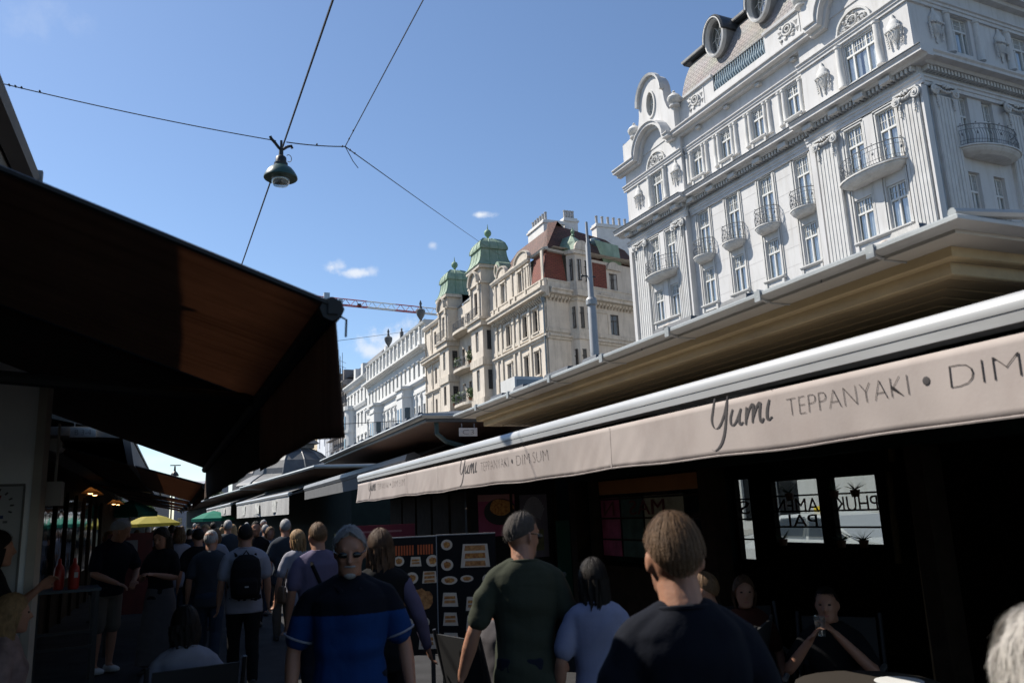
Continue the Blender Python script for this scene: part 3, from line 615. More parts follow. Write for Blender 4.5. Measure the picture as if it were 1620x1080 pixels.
# mansard corner: red tiles, ridge of brown tiles, slate
def redc(mb):
    mb.add([G1(-.0, .1, 21.7), G1(2.75, .1, 21.7), G1(2.75, -.35, 24.45), G1(.05, -.35, 24.45)], [(0, 1, 2, 3)])
    mb.add([G2(.02, .1, 21.7), G2(2.45, .1, 21.7), G2(2.4, -.35, 24.45), G2(.35, -.35, 24.45)], [(0, 1, 2, 3)])
    mb.add([G1(0, .1, 21.7), G2(.02, .1, 21.7), G2(.35, -.35, 24.45), G1(.05, -.35, 24.45)], [(0, 1, 2, 3)])
Q(G1, 'red_mansard', RTL, redc)
Q(G2, 'red_mansard', RTL, lambda mb: mb.box(5.85, 7.55, -.2, .06, 21.6, 24.1))
Q(G1, 'mansard_gutter', mat('grey_stone_gutter', (.38, .37, .34), .8, .2, 3), lambda mb: (mb.extr([(-.4, 24.4), (-.05, 24.42), (.06, 24.6), (-.4, 24.72)], -.1, 2.9), setattr(mb, 'fr', G2), mb.extr([(-.4, 24.4), (-.05, 24.42), (.06, 24.6), (-.4, 24.72)], .1, 2.6)))
def ridge(mb):
    a = [G1(-.05, -.3, 24.65), G1(12, -.3, 24.65), G1(12, -2.9, 28.3), G1(2.6, -2.9, 28.3)]; mb.add(a, [(0, 1, 2, 3)])
    b = [G2(.2, -.3, 24.65), G2(13, -.3, 24.3), G2(13, -3.2, 28.1), G2(2.9, -2.6, 28.3)]; mb.add(b, [(0, 1, 2, 3)])
    mb.add([a[0], b[0], b[3], a[3]], [(0, 1, 2, 3)]); mb.add([a[3], a[2], G1(12, -12, 28.3), b[2], b[3]], [(0, 1, 2, 3, 4)])
Q(G1, 'hip_roof', BTL, ridge)
# bay turret on the side with copper cap
def bay(mb):
    pts = [(2.6, 0), (3.0, .75), (4.55, .75), (5.0, 0)]
    for z0, z1 in ((12, 24.6),):
        for i in range(3):
            a, b = pts[i], pts[i+1]; mb.add([G2(a[0], a[1], z0), G2(b[0], b[1], z0), G2(b[0], b[1], z1), G2(a[0], a[1], z1)], [(0, 1, 2, 3)])
    mb.add([G2(u, d, 24.6) for u, d in pts], [(0, 1, 2, 3)])
by = Q(G2, 'bay_window', BP, bay)
for z0, z1, pr in ((16.4, 17.3, .1), (19.9, 20.25, .14), (20.25, 20.8, .5), (20.8, 21.6, .16), (24.3, 24.65, .2), (12.5, 13.2, .1)):
    mb = MB(G2); mb.plate([], 0, 0) if False else None
    q = [(2.6-pr, 0), (3.0-pr*.7, .75+pr), (4.55+pr*.7, .75+pr), (5.0+pr, 0)]
    mb.add([G2(u, d, z) for z in (z0, z1) for u, d in q], [(0, 1, 5, 4), (1, 2, 6, 5), (2, 3, 7, 6), (0, 1, 2, 3), (4, 5, 6, 7)]); mb.build('bay_band', BP2, B2)
for a, b in zf[2:]+[(21.8, 23.8)]:
    for u, w, d, rz in ((3.35, .55, .76, 76), (4.25, .5, .76, 76), (2.8, .45, .4, 14)):
        fr = G2; o = small_window(fr, u if rz == 76 else 2.79, d+.01 if rz == 76 else .385, a, w, b-a, B2, R(rz))
Q(G2, 'bay_roof', COP, lambda mb: mb.add([G2(2.45, -.1, 24.66), G2(2.9, .95, 24.66), G2(4.65, .95, 24.66), G2(5.15, -.1, 24.66), G2(3.0, .1, 25.6), G2(3.3, .55, 25.6), G2(4.3, .55, 25.6), G2(4.6, .1, 25.6), G2(3.8, -.3, 26.5), G2(3.8, -2.5, 26.6), G2(2.6, -2, 25.4), G2(5.0, -2, 25.4)],
    [(0, 1, 5, 4), (1, 2, 6, 5), (2, 3, 7, 6), (4, 5, 8), (5, 6, 8), (6, 7, 8), (0, 4, 8, 9, 10), (3, 7, 8, 9, 11)]))
Q(G2, 'bay_finial', COPS, lambda mb: (mb.lathe(3.8, -.2, 26.4, [(.18, 0), (.1, .2), (.2, .4), (.08, .6), (.02, .8)], 8)))
Q(G2, 'bay_gable', BP2, lambda mb: (mb.plate(ellarc(3.8, .95, 24.66, .95, 10), .8, 1.0)))
Q(G2, 'copper_roof', COP, lambda mb: mb.add([G2(6.6, -.3, 26.6), G2(7.7, -.2, 24.2), G2(10, -.2, 24.2), G2(10, -.5, 26.6)], [(0, 1, 2, 3)]))
Q(G2, 'side_pediment', BP2, lambda mb: mb.plate(ellarc(8.5, .9, 23.7, .8, 10), 0, .22))
Q(G2, 'eyebrow_cornice', BP2, lambda mb: mb.sweep([(0, -.1), (.5, -.1), (.6, .12), (0, .2)], ellarc(6.7, .95, 20.3, .7)))
Q(G2, 'wall_panel', BP2, lambda mb: (mb.box(5.75, 7.45, .0, .05, 17.1, 17.2), mb.box(5.75, 5.83, 0, .05, 17.2, 19.3), mb.box(7.37, 7.45, 0, .05, 17.2, 19.3), mb.box(5.75, 7.45, 0, .06, 19.3, 19.5)))
Q(G1, 'downpipe', mat('blue_grey_pipe', (.14, .17, .19), .5, .15, 4), lambda mb: (mb.tube([(.12, .25, 8), (.12, .25, 19.9)], .085, 8), mb.lathe(.12, .25, 19.5, [(.09, 0), (.2, .25), (.2, .45)], 8)))
# chimneys with pots
for x0, x1, y0, y1, z0, z1, n in ((32.0, 34.2, 66.8, 70.6, 27.0, 29.6, 6), (34.5, 36.0, 67.2, 68.2, 27.0, 30.2, 4), (38.0, 42.6, 67, 68, 26.5, 29.9, 7)):
    mi = B2.matrix_basis.inverted(); fr = Fr(mi @ Vector((0, 0, 0)), mi.to_3x3() @ Vector((1, 0, 0)), mi.to_3x3() @ Vector((0, 1, 0)))
    mb = MB(fr); mb.box(x0, x1, y0, y1, z0, z1); mb.box(x0-.12, x1+.12, y0-.12, y1+.12, z1-.4, z1-.22); o = mb.build('chimney', CHM, B2)
    for i in range(n):
        mb = MB(fr); q = i/(n-1); mb.lathe(x0+.3+(x1-x0-.6)*(q if y1-y0 < 2 else .1), y0+.4+(y1-y0-.8)*(q if y1-y0 > 2 else .2), z1, [(.15, 0), (.13, .75), (.16, .8), (.16, .9)], 8); link('chimney_pot', mb.mesh('chimney_pot', mat('grey_pot', (.36, .35, .34), .8)), o)
Q(G2, 'satellite_dome', mat('blue_grey_dome', (.10, .15, .18), .4, .2, 3), lambda mb: mb.blob((8.6, -2.5, 27.2), (.8, .8, .5), 12, 6))
# two bay towers with copper domes
def tower(c, w, k, topz, domer):
    pr = .85; T = Fr(G1(c, pr, 0), G1.a, G1.n)
    hh = [(-.42, .42, 21.95+k, 24.3+k), (-.42, .42, 18.0, 20.1), (-.42, .42, 13.9, 16.1), (-.42, .42, 9.9, 12)]
    t = MB(T); t.wall(-w/2, w/2, 0, topz, hh, 0, .3)
    for s in (-1, 1): t.add([T(s*w/2, 0, 0), T(s*w/2, -pr*2.2, 0), T(s*w/2, -pr*2.2, topz), T(s*w/2, 0, topz)], [(0, 1, 2, 3)])
    t.add([T(-w/2, 0, topz), T(w/2, 0, topz), T(w/2, -w, topz), T(-w/2, -w, topz)], [(0, 1, 2, 3)]); t.add([T(-w/2, -pr*2.2, 21), T(w/2, -pr*2.2, 21), T(w/2, -w, topz), T(-w/2, -w, topz)], [(0, 1, 2, 3)])
    to = t.build('tower', BP, B2)
    for h in hh: small_window(T, 0, -.22, h[2], .83, h[3]-h[2]-.01, B2)
    side = Fr(T(-w/2, 0, 0), (0, 1, 0), (1, 0, 0))
    for z0 in (18.0, 13.9): small_window(side, .75, .0, z0, .6, 2.0, to, R(90))
    for z0, z1, p in ((12.4, 13.1, .14), (16.4, 17.2, .16), (20.5, 21.1, .3), (21.1, 21.35, .5), (25.0, 25.2, .2), (topz-.35, topz, .28)):
        m = MB(T); m.box(-w/2-p, w/2+p, -1.7, p, z0, z1); link('tower_band', m.mesh('tower_band', BP2), to)
    m = MB(T); m.plate(ellarc(0, w*.36, 25.2, 1.25), 0, .14); m.sweep([(0, -.1), (.4, -.1), (.45, .1), (0, .14)], ellarc(0, w*.38, 25.2, 1.35)); link('arched_gable', m.mesh('arched_gable', BP2), to)
    for s in (-1, 1):
        m = MB(T); m.box(s*w*.36-.16, s*w*.36+.16, 0, .16, 21.4, 24.6); m.box(s*w*.36-.22, s*w*.36+.22, 0, .24, 24.4, 24.9); link('tower_pier', m.mesh('tower_pier', BP2), to)
    # dome: square plan, concave skirt, then a swelling cap
    sec = [(1.18, 0), (1.04, .3), (.93, .75), (.86, 1.3), (.83, 1.9), (.92, 1.92), (.92, 2.12), (.9, 2.3), (.8, 2.75), (.58, 3.15), (.28, 3.38), (.12, 3.45)]
    D = Fr(T(0, -w*.5, topz), G1.a, G1.n); m = MB(D); vs = []; R0 = domer
    pl = [(1, 1), (0, 1.0), (-1, 1), (-1.0, 0), (-1, -1), (0, -1.0), (1, -1), (1.0, 0)]
    for r, z in sec: vs += [D(a*r*R0, b*r*R0, z) for a, b in pl]
    m.add(vs, [(i*8+j, i*8+(j+1) % 8, (i+1)*8+(j+1) % 8, (i+1)*8+j) for i in range(len(sec)-1) for j in range(8)]+[tuple(range(8)), tuple(range((len(sec)-1)*8, len(sec)*8))])
    do = link('dome', m.mesh('dome', COP), to)
    m = MB(D)
    for a, b in ((1, 1), (-1, 1), (-1, -1), (1, -1), (.33, 1), (-.33, 1), (1, .33), (1, -.33), (-1, .33), (-1, -.33)):
        m.tube([(a*r*R0, b*r*R0, z) for r, z in sec[:-1]], .045, 4)
    link('dome_seam', m.mesh('dome_seam', COPS), do)['kind'] = 'stuff'
    m = MB(D); m.lathe(0, 0, 3.4, [(.3, 0), (.12, .15), (.14, .3), (.34, .5), (.4, .75), (.32, 1.0), (.1, 1.15), (.06, 1.3), (.02, 1.75)], 10); link('dome_finial', m.mesh('dome_finial', COPS, True), do)
tower(14.9, 3.3, 0, 27.0, 1.72); tower(25.6, 3.2, 0, 26.7, 1.62)
hM = [(u, u+.9, a, b) for u in (18.2, 20.0, 21.9) for a, b in ((5.8, 7.8), (9.6, 11.8), (13.5, 15.9), (17.6, 19.9), (21.7, 23.6))]
hE = [(u, u+.75, a, b) for u in (28.6, 31.0, 32.6) for a, b in ((5.8, 7.8), (9.6, 11.6), (13.5, 15.5), (17.4, 19.35), (21.9, 23.9))]
Q(G1, 'wall', BP, lambda mb: (mb.wall(12.2, 16.55, 0, 24.9, [], -.05, .3), mb.wall(16.55, 24.0, 0, 24.9, hM, -.35, .3), mb.wall(24.0, 35.0, 0, 25.2, hE, 0, .3),
    mb.add([G1(35, 0, 0), G1(35, -16, 0), G1(35, -16, 25.2), G1(35, 0, 25.2)], [(0, 1, 2, 3)]), mb.add([G1(0, -1, 24.85), G1(35, -1, 24.85), G1(35, -16, 24.85), G1(3, -16, 24.85)], [(0, 1, 2, 3)])))
for h in hM: small_window(G1, (h[0]+h[1])/2, -.55, h[2], h[1]-h[0]-.01, h[3]-h[2]-.01, B2)
for h in hE: small_window(G1, (h[0]+h[1])/2, -.22, h[2], h[1]-h[0]-.01, h[3]-h[2]-.01, B2)
Q(G1, 'end_cornice', BP2, lambda mb: (mb.extr(CORN, 27.3, 35.2)))
Q(G1, 'end_band', BP2, lambda mb: (mb.extr(BAND, 27.3, 35.2))); Q(G1, 'end_band', BP2, lambda mb: mb.extr(BND3, 27.3, 35.2))
Q(G1, 'end_top_cornice', BP2, lambda mb: mb.extr([(0, 24.6), (.25, 24.65), (.4, 24.95), (.4, 25.1), (0, 25.25)], 27.3, 35.2))
for c in (29, 32.0, 34.6): Q(G1, 'lesene', BP2, lambda mb: mb.box(c+.62-.15, c+.62+.15, 0, .13, 12.95, 24.5))
Q(G1, 'slate_roof', mat('grey_slate', (.16, .17, .18), .6, .2, 3, .3, 20), lambda mb: mb.add([G1(12, -.3, 24.9), G1(35, -.3, 25.2), G1(35, -3.5, 28.2), G1(12, -3.5, 28.2)], [(0, 1, 2, 3)]))
Q(G1, 'roof_end', BP, lambda mb: mb.add([G1(35, -.3, 25.2), G1(35, -3.5, 28.2), G1(35, -12, 28.2), G1(35, -12, 25.2)], [(0, 1, 2, 3)]))
for u in (28.6, 31.6): Q(G1, 'skylight', GLD, lambda mb: mb.add([G1(u, -.6, 25.7), G1(u+1.5, -.6, 25.7), G1(u+1.5, -2.2, 27.3), G1(u, -2.2, 27.3)], [(0, 1, 2, 3)]))
def bow(z, u0, u1, dep, par=None):
    c, w = (u0+u1)/2, u1-u0; n = 12; pts = [(u0+w*i/n, -.3+dep*(1-(2*i/n-1)**4)) for i in range(n+1)]
    m = MB(G1); k = n+1; m.add([G1(u, d, zz) for zz in (z-.3, z) for u, d in pts], [(i, i+1, k+i+1, k+i) for i in range(n)]+[tuple(range(k)), tuple(range(k, 2*k))]); b = m.build('balcony', BP2, B2)
    r = MB(G1)
    for zz in (z+.15, z+.9, z+1.0): r.tube([(u, d-.06, zz) for u, d in pts], .022, 4)
    for i in range(n*4):
        q = i/(n*4)*n; j = int(q); t = q-j; u = pts[j][0]+(pts[j+1][0]-pts[j][0])*t; d = pts[j][1]+(pts[j+1][1]-pts[j][1])*t-.06
        r.tube([(u, d, z), (u, d+.07*math.sin(i), z+.5), (u, d, z+1)], .014, 4)
    link('railing', r.mesh('railing', IRN), b)
for z in (21.6, 17.3, 13.4): bow(z, 17.1, 23.8, 1.35)
for c, z in ((14.9, 21.36), (25.6, 21.36)):
    m = MB(G1)
    for zz in (z+.15, z+1.0): m.tube([(c-1.6, .9, zz), (c-1.5, 1.5, zz), (c+1.5, 1.5, zz), (c+1.6, .9, zz)], .022, 4)
    for i in range(22): m.bar((c-1.5+3*i/21, 1.5, z), (c-1.5+3*i/21, 1.5, z+1), .014, 4)
    m.build('tower_railing', IRN, B2)
def foliage(mb, rr, n, box, leaf):
    for i in range(n):
        c = Vector([rr.uniform(a, b) for a, b in box]); v = Vector((rr.gauss(0, 1), rr.gauss(0, 1), rr.gauss(0, 1))).normalized(); w = v.orthogonal().normalized()
        s = leaf*rr.uniform(.6, 1.3); mb.add([c-w*s*.4, c+v*s*.5, c+w*s*.4, c-v*s*.5], [(0, 1, 2, 3)])
LEAF = mat('green_leaves', (.05, .085, .03), .6, .4, 5, trans=.25)
for (z, u0, n) in ((17.35, 17.4, 150), (17.35, 21.5, 130), (13.4, 17.6, 150), (13.4, 20.6, 120), (13.4, 22.6, 90)):
    q = G1(u0, .8, z); mb = MB(); rr = random.Random(n+int(z)); foliage(mb, rr, n, ((-.3, .3), (-.9, .4), (.2, 1.25)), .28)
    pl = thing('balcony_plant', {150: 'bushy potted plant at the right end of the bowed', 130: 'bushy potted plant at the left end of the upper bowed balcony', 120: 'green plant in the middle of the lower bowed balcony', 90: 'small plant at the left end of the lower bowed balcony'}[n]+(' upper balcony' if z > 15 and n == 150 else ' lower balcony' if n == 150 else ''), 'plant', B2.matrix_basis @ q, 0, 'plants on the balconies')
    mb.build('leaves', LEAF, pl); k = MB(); k.lathe(0, 0, 0, [(.16, 0), (.22, .3), (.24, .32)], 8); k.build('pot', mat('clay_pot', (.25, .12, .07), .8), pl)
Q(G1, 'small_dormer', COP, lambda mb: (mb.plate([(10.4, 24.7), (10.4, 25.9)]+ellarc(11.1, .7, 25.9, .8, 8)[1:-1]+[(11.8, 25.9), (11.8, 24.7)], -1.4, -.1)))
Q(G1, 'dormer_ring', BP2, lambda mb: mb.sweep([(-.1, -.08), (.05, -.08), (.05, .08), (-.1, .08)], [(11.1+.42*math.cos(R(a)), 25.7+.62*math.sin(R(a))) for a in range(0, 360, 20)], True))

# ================================================================ THE LONG WHITE BUILDING BEHIND IT
B3 = thing('pale_building', 'long white building with rows of plain windows and two bay columns behind the domed building', 'building', (28.5, 96.3, 0), R(-89.3))
PW = mat('pale_plaster', (.60, .60, .585), .85, .06, .6, .1, 10, stain=(.4, .38, .35, .4))
def T3(name, m, fn, par=None, smooth=False, fr=G1):
    mb = MB(fr); fn(mb); return mb.build(name, m, par or B3, smooth)
L3 = 33.0; c3 = [1.0+2.15*i for i in range(15)]
h3 = [(c-.45, c+.45, a, b) for c in c3 for a, b in ((5.5, 7.5), (9, 11.2), (13.4, 15.6), (19.4, 21.3))]+[(c-.4, c+.4, 24.2, 25.3) for c in c3]
T3('wall', PW, lambda mb: (mb.wall(0, L3, 0, 26.4, h3, 0, .3), mb.add([G1(0, -.01, 26.4), G1(L3, -.01, 26.4), G1(L3, -12, 26.4), G1(0, -12, 26.4)], [(0, 1, 2, 3)]), mb.add([G1(0, 0, 0), G1(0, -12, 0), G1(0, -12, 26.4), G1(0, 0, 26.4)], [(0, 1, 2, 3)])))
wm = {}
def flat_window(fr, u, d, z, w, h, parent):
    key = (round(w, 2), round(h, 2))
    if key not in wm:
        f = MB(Fr()); f.box(-w/2, w/2, -.02, .0, 0, h); p = f.mesh('window', GLD); wm[key] = p
        b = MB(Fr()); b.box(-.04, .04, -.06, -.021, 0, h); b.box(-w/2, -.042, -.06, -.021, h*.68, h*.68+.08); b.box(.042, w/2, -.06, -.021, h*.68, h*.68+.08); wm[key+(1,)] = b.mesh('glazing_bars', FRM)
    o = link('window', wm[key], parent, None, fr(u, d, z)); link('glazing_bars', wm[key+(1,)], o); return o
for h in h3: flat_window(G1, (h[0]+h[1])/2, -.25, h[2], h[1]-h[0], h[3]-h[2], B3)
for nm, pr in (('main_cornice', [(0, 22.4), (.3, 22.45), (.4, 22.7), (1.0, 22.75), (1.0, 23.0), (0, 23.2)]), ('floor_band', [(0, 18.4), (.3, 18.45), (.45, 18.7), (.45, 18.85), (0, 18.95)]), ('roof_cornice', [(0, 25.9), (.3, 25.95), (.4, 26.2), (0, 26.5)]), ('frieze', [(0, 17.2), (.12, 17.25), (.12, 17.6), (0, 17.65)])):
    T3(nm, PW, lambda mb: mb.extr(pr, -.02, L3))
for c in c3:
    T3('window_hood', PW, lambda mb: (mb.box(c-.6, c+.6, 0, .2, 21.4, 21.55)))
    T3('pilaster', PW, lambda mb: (mb.box(c+.9, c+1.2, 0, .2, 12.8, 17.1), mb.box(c+.84, c+1.26, 0, .3, 16.6, 16.95)))
    T3('attic_pier', PW, lambda mb: mb.box(c+.85, c+1.3, 0, .25, 23.2, 25.9))
for c in (8.2, 24.2):
    def by3(mb):
        q = [(c-2.0, 0), (c-1.4, 1.3), (c+1.4, 1.3), (c+2.0, 0)]
        for z0, z1, k in ((8, 18.3, 0), (18.3, 18.7, .25), (17.2, 17.5, .12), (12.4, 12.9, .2)):
            qq = [(u+(-k if u < c else k), d+k if d else 0) for u, d in q]; mb.add([G1(u, d, z) for z in (z0, z1) for u, d in qq], [(0, 1, 5, 4), (1, 2, 6, 5), (2, 3, 7, 6), (0, 1, 2, 3), (4, 5, 6, 7)])
    b = T3('bay', PW, by3)
    for z in (9, 13.4):
        for u in (c-.7, c+.7): flat_window(G1, u, 1.33, z, .8, 2.4, b)
        o = flat_window(G1, c-1.72, .68, z, .7, 2.4, b); o.rotation_euler.z = R(65)
for u in (2.5, 19.5):
    T3('roof_urn', mat('dark_urn', (.07, .075, .08), .6, .2), lambda mb: mb.lathe(u, -.2, 26.4, [(.35, 0), (.3, .2), (.15, .5), (.5, 1.1), (.62, 1.5), (.6, 1.8), (.25, 2.0), (.2, 2.2), (.12, 2.5), (.2, 2.7), (.03, 3.2)], 12), None, True)
T3('roof_chimney', CHM, lambda mb: mb.box(26.4, 27.4, -3, -1.5, 26.4, 28.4))
T3('roof_figure', mat('dark_urn', (.07, .075, .08)), lambda mb: mb.lathe(12.0, -.2, 26.4, [(.3, 0), (.25, .3), (.3, .9), (.1, 1.2), (.16, 1.4), (.02, 1.6)], 8), None, True)

# ================================================================ BUILDINGS FARTHER DOWN THE ROW
def far_block(name, label, u0, u1, top, wallm, floors, ncol, roof=None, roofh=3.0, x0=28.3, dep=12, bays=(), back=0.0):
    b = thing(name, label, 'building', (x0, u0, 0), R(-89.3)); L = u1-u0; fl = [(top-1.2-(k+1)*3.9+.6, top-1.2-(k+1)*3.9+2.8) for k in range(floors)]
    cs = [L*(i+.5)/ncol for i in range(ncol)]; hh = [(c-.5, c+.5, a, e) for c in cs for a, e in fl]
    m = MB(G1); m.wall(0, L, 0, top, hh, back, .35); m.add([G1(0, 0, 0), G1(0, -dep, 0), G1(0, -dep, top), G1(0, 0, top)], [(0, 1, 2, 3)]); m.add([G1(0, 0, top), G1(L, 0, top), G1(L, -dep, top), G1(0, -dep, top)], [(0, 1, 2, 3)]); m.build('wall', wallm, b)
    for h in hh: flat_window(G1, (h[0]+h[1])/2, back-.28, h[2], 1.0, h[3]-h[2], b)
    for z, p in ((top-.5, .8), (top-4.7, .4), (top-12.6, .4)):
        m = MB(G1); m.extr([(back, z-.6), (back+p*.5, z-.5), (back+p, z), (back+p, z+.25), (back, z+.45)], 0, L); m.build('cornice', wallm, b)
    for c in cs:
        for a, e in fl: m = MB(G1); m.box(c-.75, c+.75, back, back+.22, e+.12, e+.32); m.build('window_hood', wallm, b)
    for c in bays:
        m = MB(G1); n = 8; q = [(c-1.7*math.cos(math.pi*i/n), 1.5*math.sin(math.pi*i/n)) for i in range(n+1)]
        for z0, z1, k in ((8, top-5, 1), (top-5, top-4.3, 1.15), (top-9, top-8.5, 1.1)):
            w = n+1; m.add([G1(c+(u-c)*k, d*k, z) for z in (z0, z1) for u, d in q], [(i, i+1, w+i+1, w+i) for i in range(n)]+[tuple(range(w)), tuple(range(w, 2*w))])
        bo = m.build('bay', wallm, b)
        for a, e in fl[1:3]: flat_window(G1, c, 1.52, a, .9, 2.4, bo)
    if roof:
        m = MB(G1); m.add([G1(0, -.3, top+.3), G1(L, -.3, top+.3), G1(L, -3, top+roofh), G1(0, -3, top+roofh), G1(0, -dep, top+roofh), G1(L, -dep, top+roofh), G1(0, -dep, top+.3)], [(0, 1, 2, 3), (3, 2, 5, 4), (0, 3, 4, 6)]); ro_ = m.build('roof', roof, b)
        for u in (L*.3, L*.65): m = MB(G1); m.box(u-.7, u+.7, -2.2, -.2, top+.4, top+2.4); m.build('dormer', wallm, b)
    return b
far_block('white_house', 'white house with a dark mansard and rounded bay, left of the long white building', 129.6, 146, 25.3, PW, 4, 6, mat('dark_slate', (.09, .085, .085), .7, .2), 4.2, 28.2, bays=(11.0,))
far_block('grey_house', 'grey weathered house with scaffolding in the row far down the street', 146.3, 160, 27.0, mat('grey_brick_wall', (.24, .22, .21), .9, .2, 2, .3), 5, 6, mat('dark_slate', (.09, .085, .085)), 2.5, 28.0)
far_block('sheeted_house', 'pale house front hung with white building sheets far down the row', 160.4, 178, 25.0, mat('white_sheeting', (.56, .58, .62), .8, .12, .4, .4, 2), 2, 3, None, 0, 27.9)
far_block('cream_house', 'cream coloured house far down the row beside the sheeted front', 178.4, 196, 26.5, mat('cream_wall', (.52, .43, .30), .85, .1), 4, 6, mat('dark_slate', (.09, .085, .085)), 2.5, 27.8)
far_block('brown_house', 'brown brick house far down the row next to the cream house', 196.4, 215, 27, mat('brown_wall', (.22, .14, .11), .85, .15), 4, 6, mat('dark_slate', (.09, .085, .085)), 2.5, 27.6)
far_block('distant_house', 'last pale house of the row, partly behind the brown canopy', 215.4, 250, 25, PW, 4, 9, mat('dark_slate', (.09, .085, .085)), 3, 27.4)
sc = thing('scaffold', 'grey pipe scaffold in front of the grey house', 'scaffold', (27.4, 147, 0))
m = MB()
for i in range(7):
    m.bar((0, i*2.1, 0), (0, i*2.1, 29.5), .06, 4); m.bar((-.9, i*2.1, 0), (-.9, i*2.1, 29.5), .06, 4)
m.build('upright', mat('scaffold_pipe', (.14, .14, .15), .6, .2), sc)['kind'] = 'stuff'
for k in range(10):
    m = MB(); m.box(-.95, .05, 0, 12.6, k*2.9+1.9, k*2.9+1.98); m.build('deck', mat('scaffold_board', (.20, .17, .14), .8), sc)
    m = MB(); m.bar((-.92, 0, k*2.9+2.9), (-.92, 12.6, k*2.9+2.9), .05, 4); m.build('guard_rail', mat('scaffold_pipe', (.14, .14, .15)), sc)
# sky mast and roof clutter above the scaffold
m = MB(); [m.bar((27+.7*i, 152+i*1.5, 27), (27+.7*i, 152+i*1.5, 33+i % 2), .05, 4) for i in range(4)]; [m.bar((26.5, 152, 30+k), (30, 157.5, 30.1+k), .04, 4) for k in range(3)]
tag(m.build('roof_antenna', mat('scaffold_pipe', (.14, .14, .15))), 'thin roof aerials above the grey scaffolded house', 'antenna')
# ================================================================ MARKET: RIGHT HAND STALLS AND AWNINGS
GUT = mat('zinc_gutter', (.33, .35, .345), .5, .15, 3, .08, metal=.25)
FAS = mat('grey_painted_fascia', (.31, .305, .27), .6, .08, 2, .1)
BGE = mat('beige_painted_wood', (.34, .275, .155), .6, .1, 2.5, .15, 30, stain=(.15, .12, .08, .6, (3, .7, 3)))
BRD = mat('beige_boards', (.25, .195, .105), .65, .12, 2, .1)
DGR = mat('dark_green_paint', (.012, .018, .016), .8, .2, 4, spec=.08)
DWD = mat('dark_brown_wood', (.026, .018, .012), .8, .3, 6, .2, spec=.08)
ROOFS = mat('dark_sheet_roof', (.075, .08, .085), .5, .2, 2, .1, metal=.2)
def eave_loop(mb, prof, X, Y0, Y1, X1):
    """profile [(offset inward, z)] run along a stall's eave with mitred corners at both ends"""
    n = len(prof); vs = []
    for o, z in prof: vs.append((X1, Y0+o, z))
    for o, z in prof: vs.append((X+o, Y0+o, z))
    for o, z in prof: vs.append((X+o, Y1-o, z))
    for o, z in prof: vs.append((X1, Y1-o, z))
    mb.add(vs, [(k*n+i, k*n+(i+1) % n, (k+1)*n+(i+1) % n, (k+1)*n+i) for k in range(3) for i in range(n)])
ST = thing('market_stall', 'beige eaved market stall with zinc gutter behind the pink lettered awning', 'market stall', (0, 0, 0), 0, 'market stalls on the right')
EX, EY0, EY1, EX1 = 3.19, 2.36, 9.53, 8.4      # eave line of the stall, with its shop front scaled down about the camera
ZG = 2.95                                       # height of its gutter
def SP(name, m, fn, par=None, smooth=False):
    mb = MB(); fn(mb); return mb.build(name, m, par or ST, smooth)
SP('gutter', GUT, lambda mb: eave_loop(mb, [(-.007, ZG+.033), (-.022, ZG+.022), (-.022, ZG+.004), (.0, ZG-.007), (.036, ZG-.016), (.065, ZG-.011), (.072, ZG+.029), (.062, ZG+.029), (.054, ZG), (.015, ZG+.007), (.007, ZG+.033)], EX, EY0, EY1, EX1), None, True)
SP('fascia', FAS, lambda mb: eave_loop(mb, [(.058, ZG+.02), (.058, ZG-.03), (.218, ZG-.031), (.232, ZG-.015), (.145, ZG+.02)], EX, EY0, EY1, EX1))
SP('cornice_board', BGE, lambda mb: eave_loop(mb, [(.218, ZG-.022), (.207, ZG-.032), (.207, ZG-.08), (.218, ZG-.086), (.268, ZG-.086), (.36, ZG-.022)], EX, EY0, EY1, EX1))
SP('cornice_board', BGE, lambda mb: eave_loop(mb, [(.276, ZG-.084), (.276, ZG-.145), (.283, ZG-.151), (.334, ZG-.151), (.435, ZG-.084)], EX, EY0, EY1, EX1))
for k in range(10):
    a = .341+k*.118; SP('soffit_board', BRD, lambda mb: eave_loop(mb, [(a, ZG-.152-.009*k), (a+.108, ZG-.155-.009*k), (a+.108, ZG-.12), (a, ZG-.12)], EX, EY0, EY1, EX1))
for y in (2.83, 3.69, 4.67, 5.65, 6.67, 7.7, 8.7):
    SP('gutter_bracket', GUT, lambda mb: (mb.tube([(EX+.072, y, ZG+.033), (EX-.025, y, ZG+.038), (EX-.029, y, ZG), (EX+.036, y, ZG-.025), (EX+.072, y, ZG-.022)], .009, 5), mb.tube([(EX+.058, y-.003, ZG-.033), (EX+.21, y-.003, ZG-.035)], .006, 4), mb.box(EX-.033, EX-.022, y-.025, y+.025, ZG-.03, ZG+.036)))
for y in (3.26, 5.15, 7.2): SP('fascia_joint', ROOFS, lambda mb: mb.box(EX+.054, EX+.058, y-.003, y+.003, ZG-.03, ZG+.02))
SP('gutter_outlet', GUT, lambda mb: mb.tube([(EX+.015, 2.39, ZG+.05), (EX+.54, 2.33, ZG+.072)], .025, 8))
def croof(mb):
    c = [(EX, EY0), (EX, EY1), (EX1, EY1), (EX1, EY0)]; vs = [(x, y, ZG+.035) for x, y in c]+[(5.8, EY0+2.4, ZG+.75), (5.8, EY1-2.4, ZG+.75)]
    mb.add(vs, [(0, 1, 5, 4), (1, 2, 5), (2, 3, 4, 5), (3, 0, 4)])
SP('roof', ROOFS, croof)
for i, y in enumerate((2.6, 3.9, 4.5, 4.8, 5.9, 6.45, 6.8, 7.5, 8.1)):
    SP('snow_guard', ROOFS, lambda mb: mb.taper(EX+.06, EX+.15, y, y+.2+.09*(i % 3), ZG+.04, ZG+.095, .02))
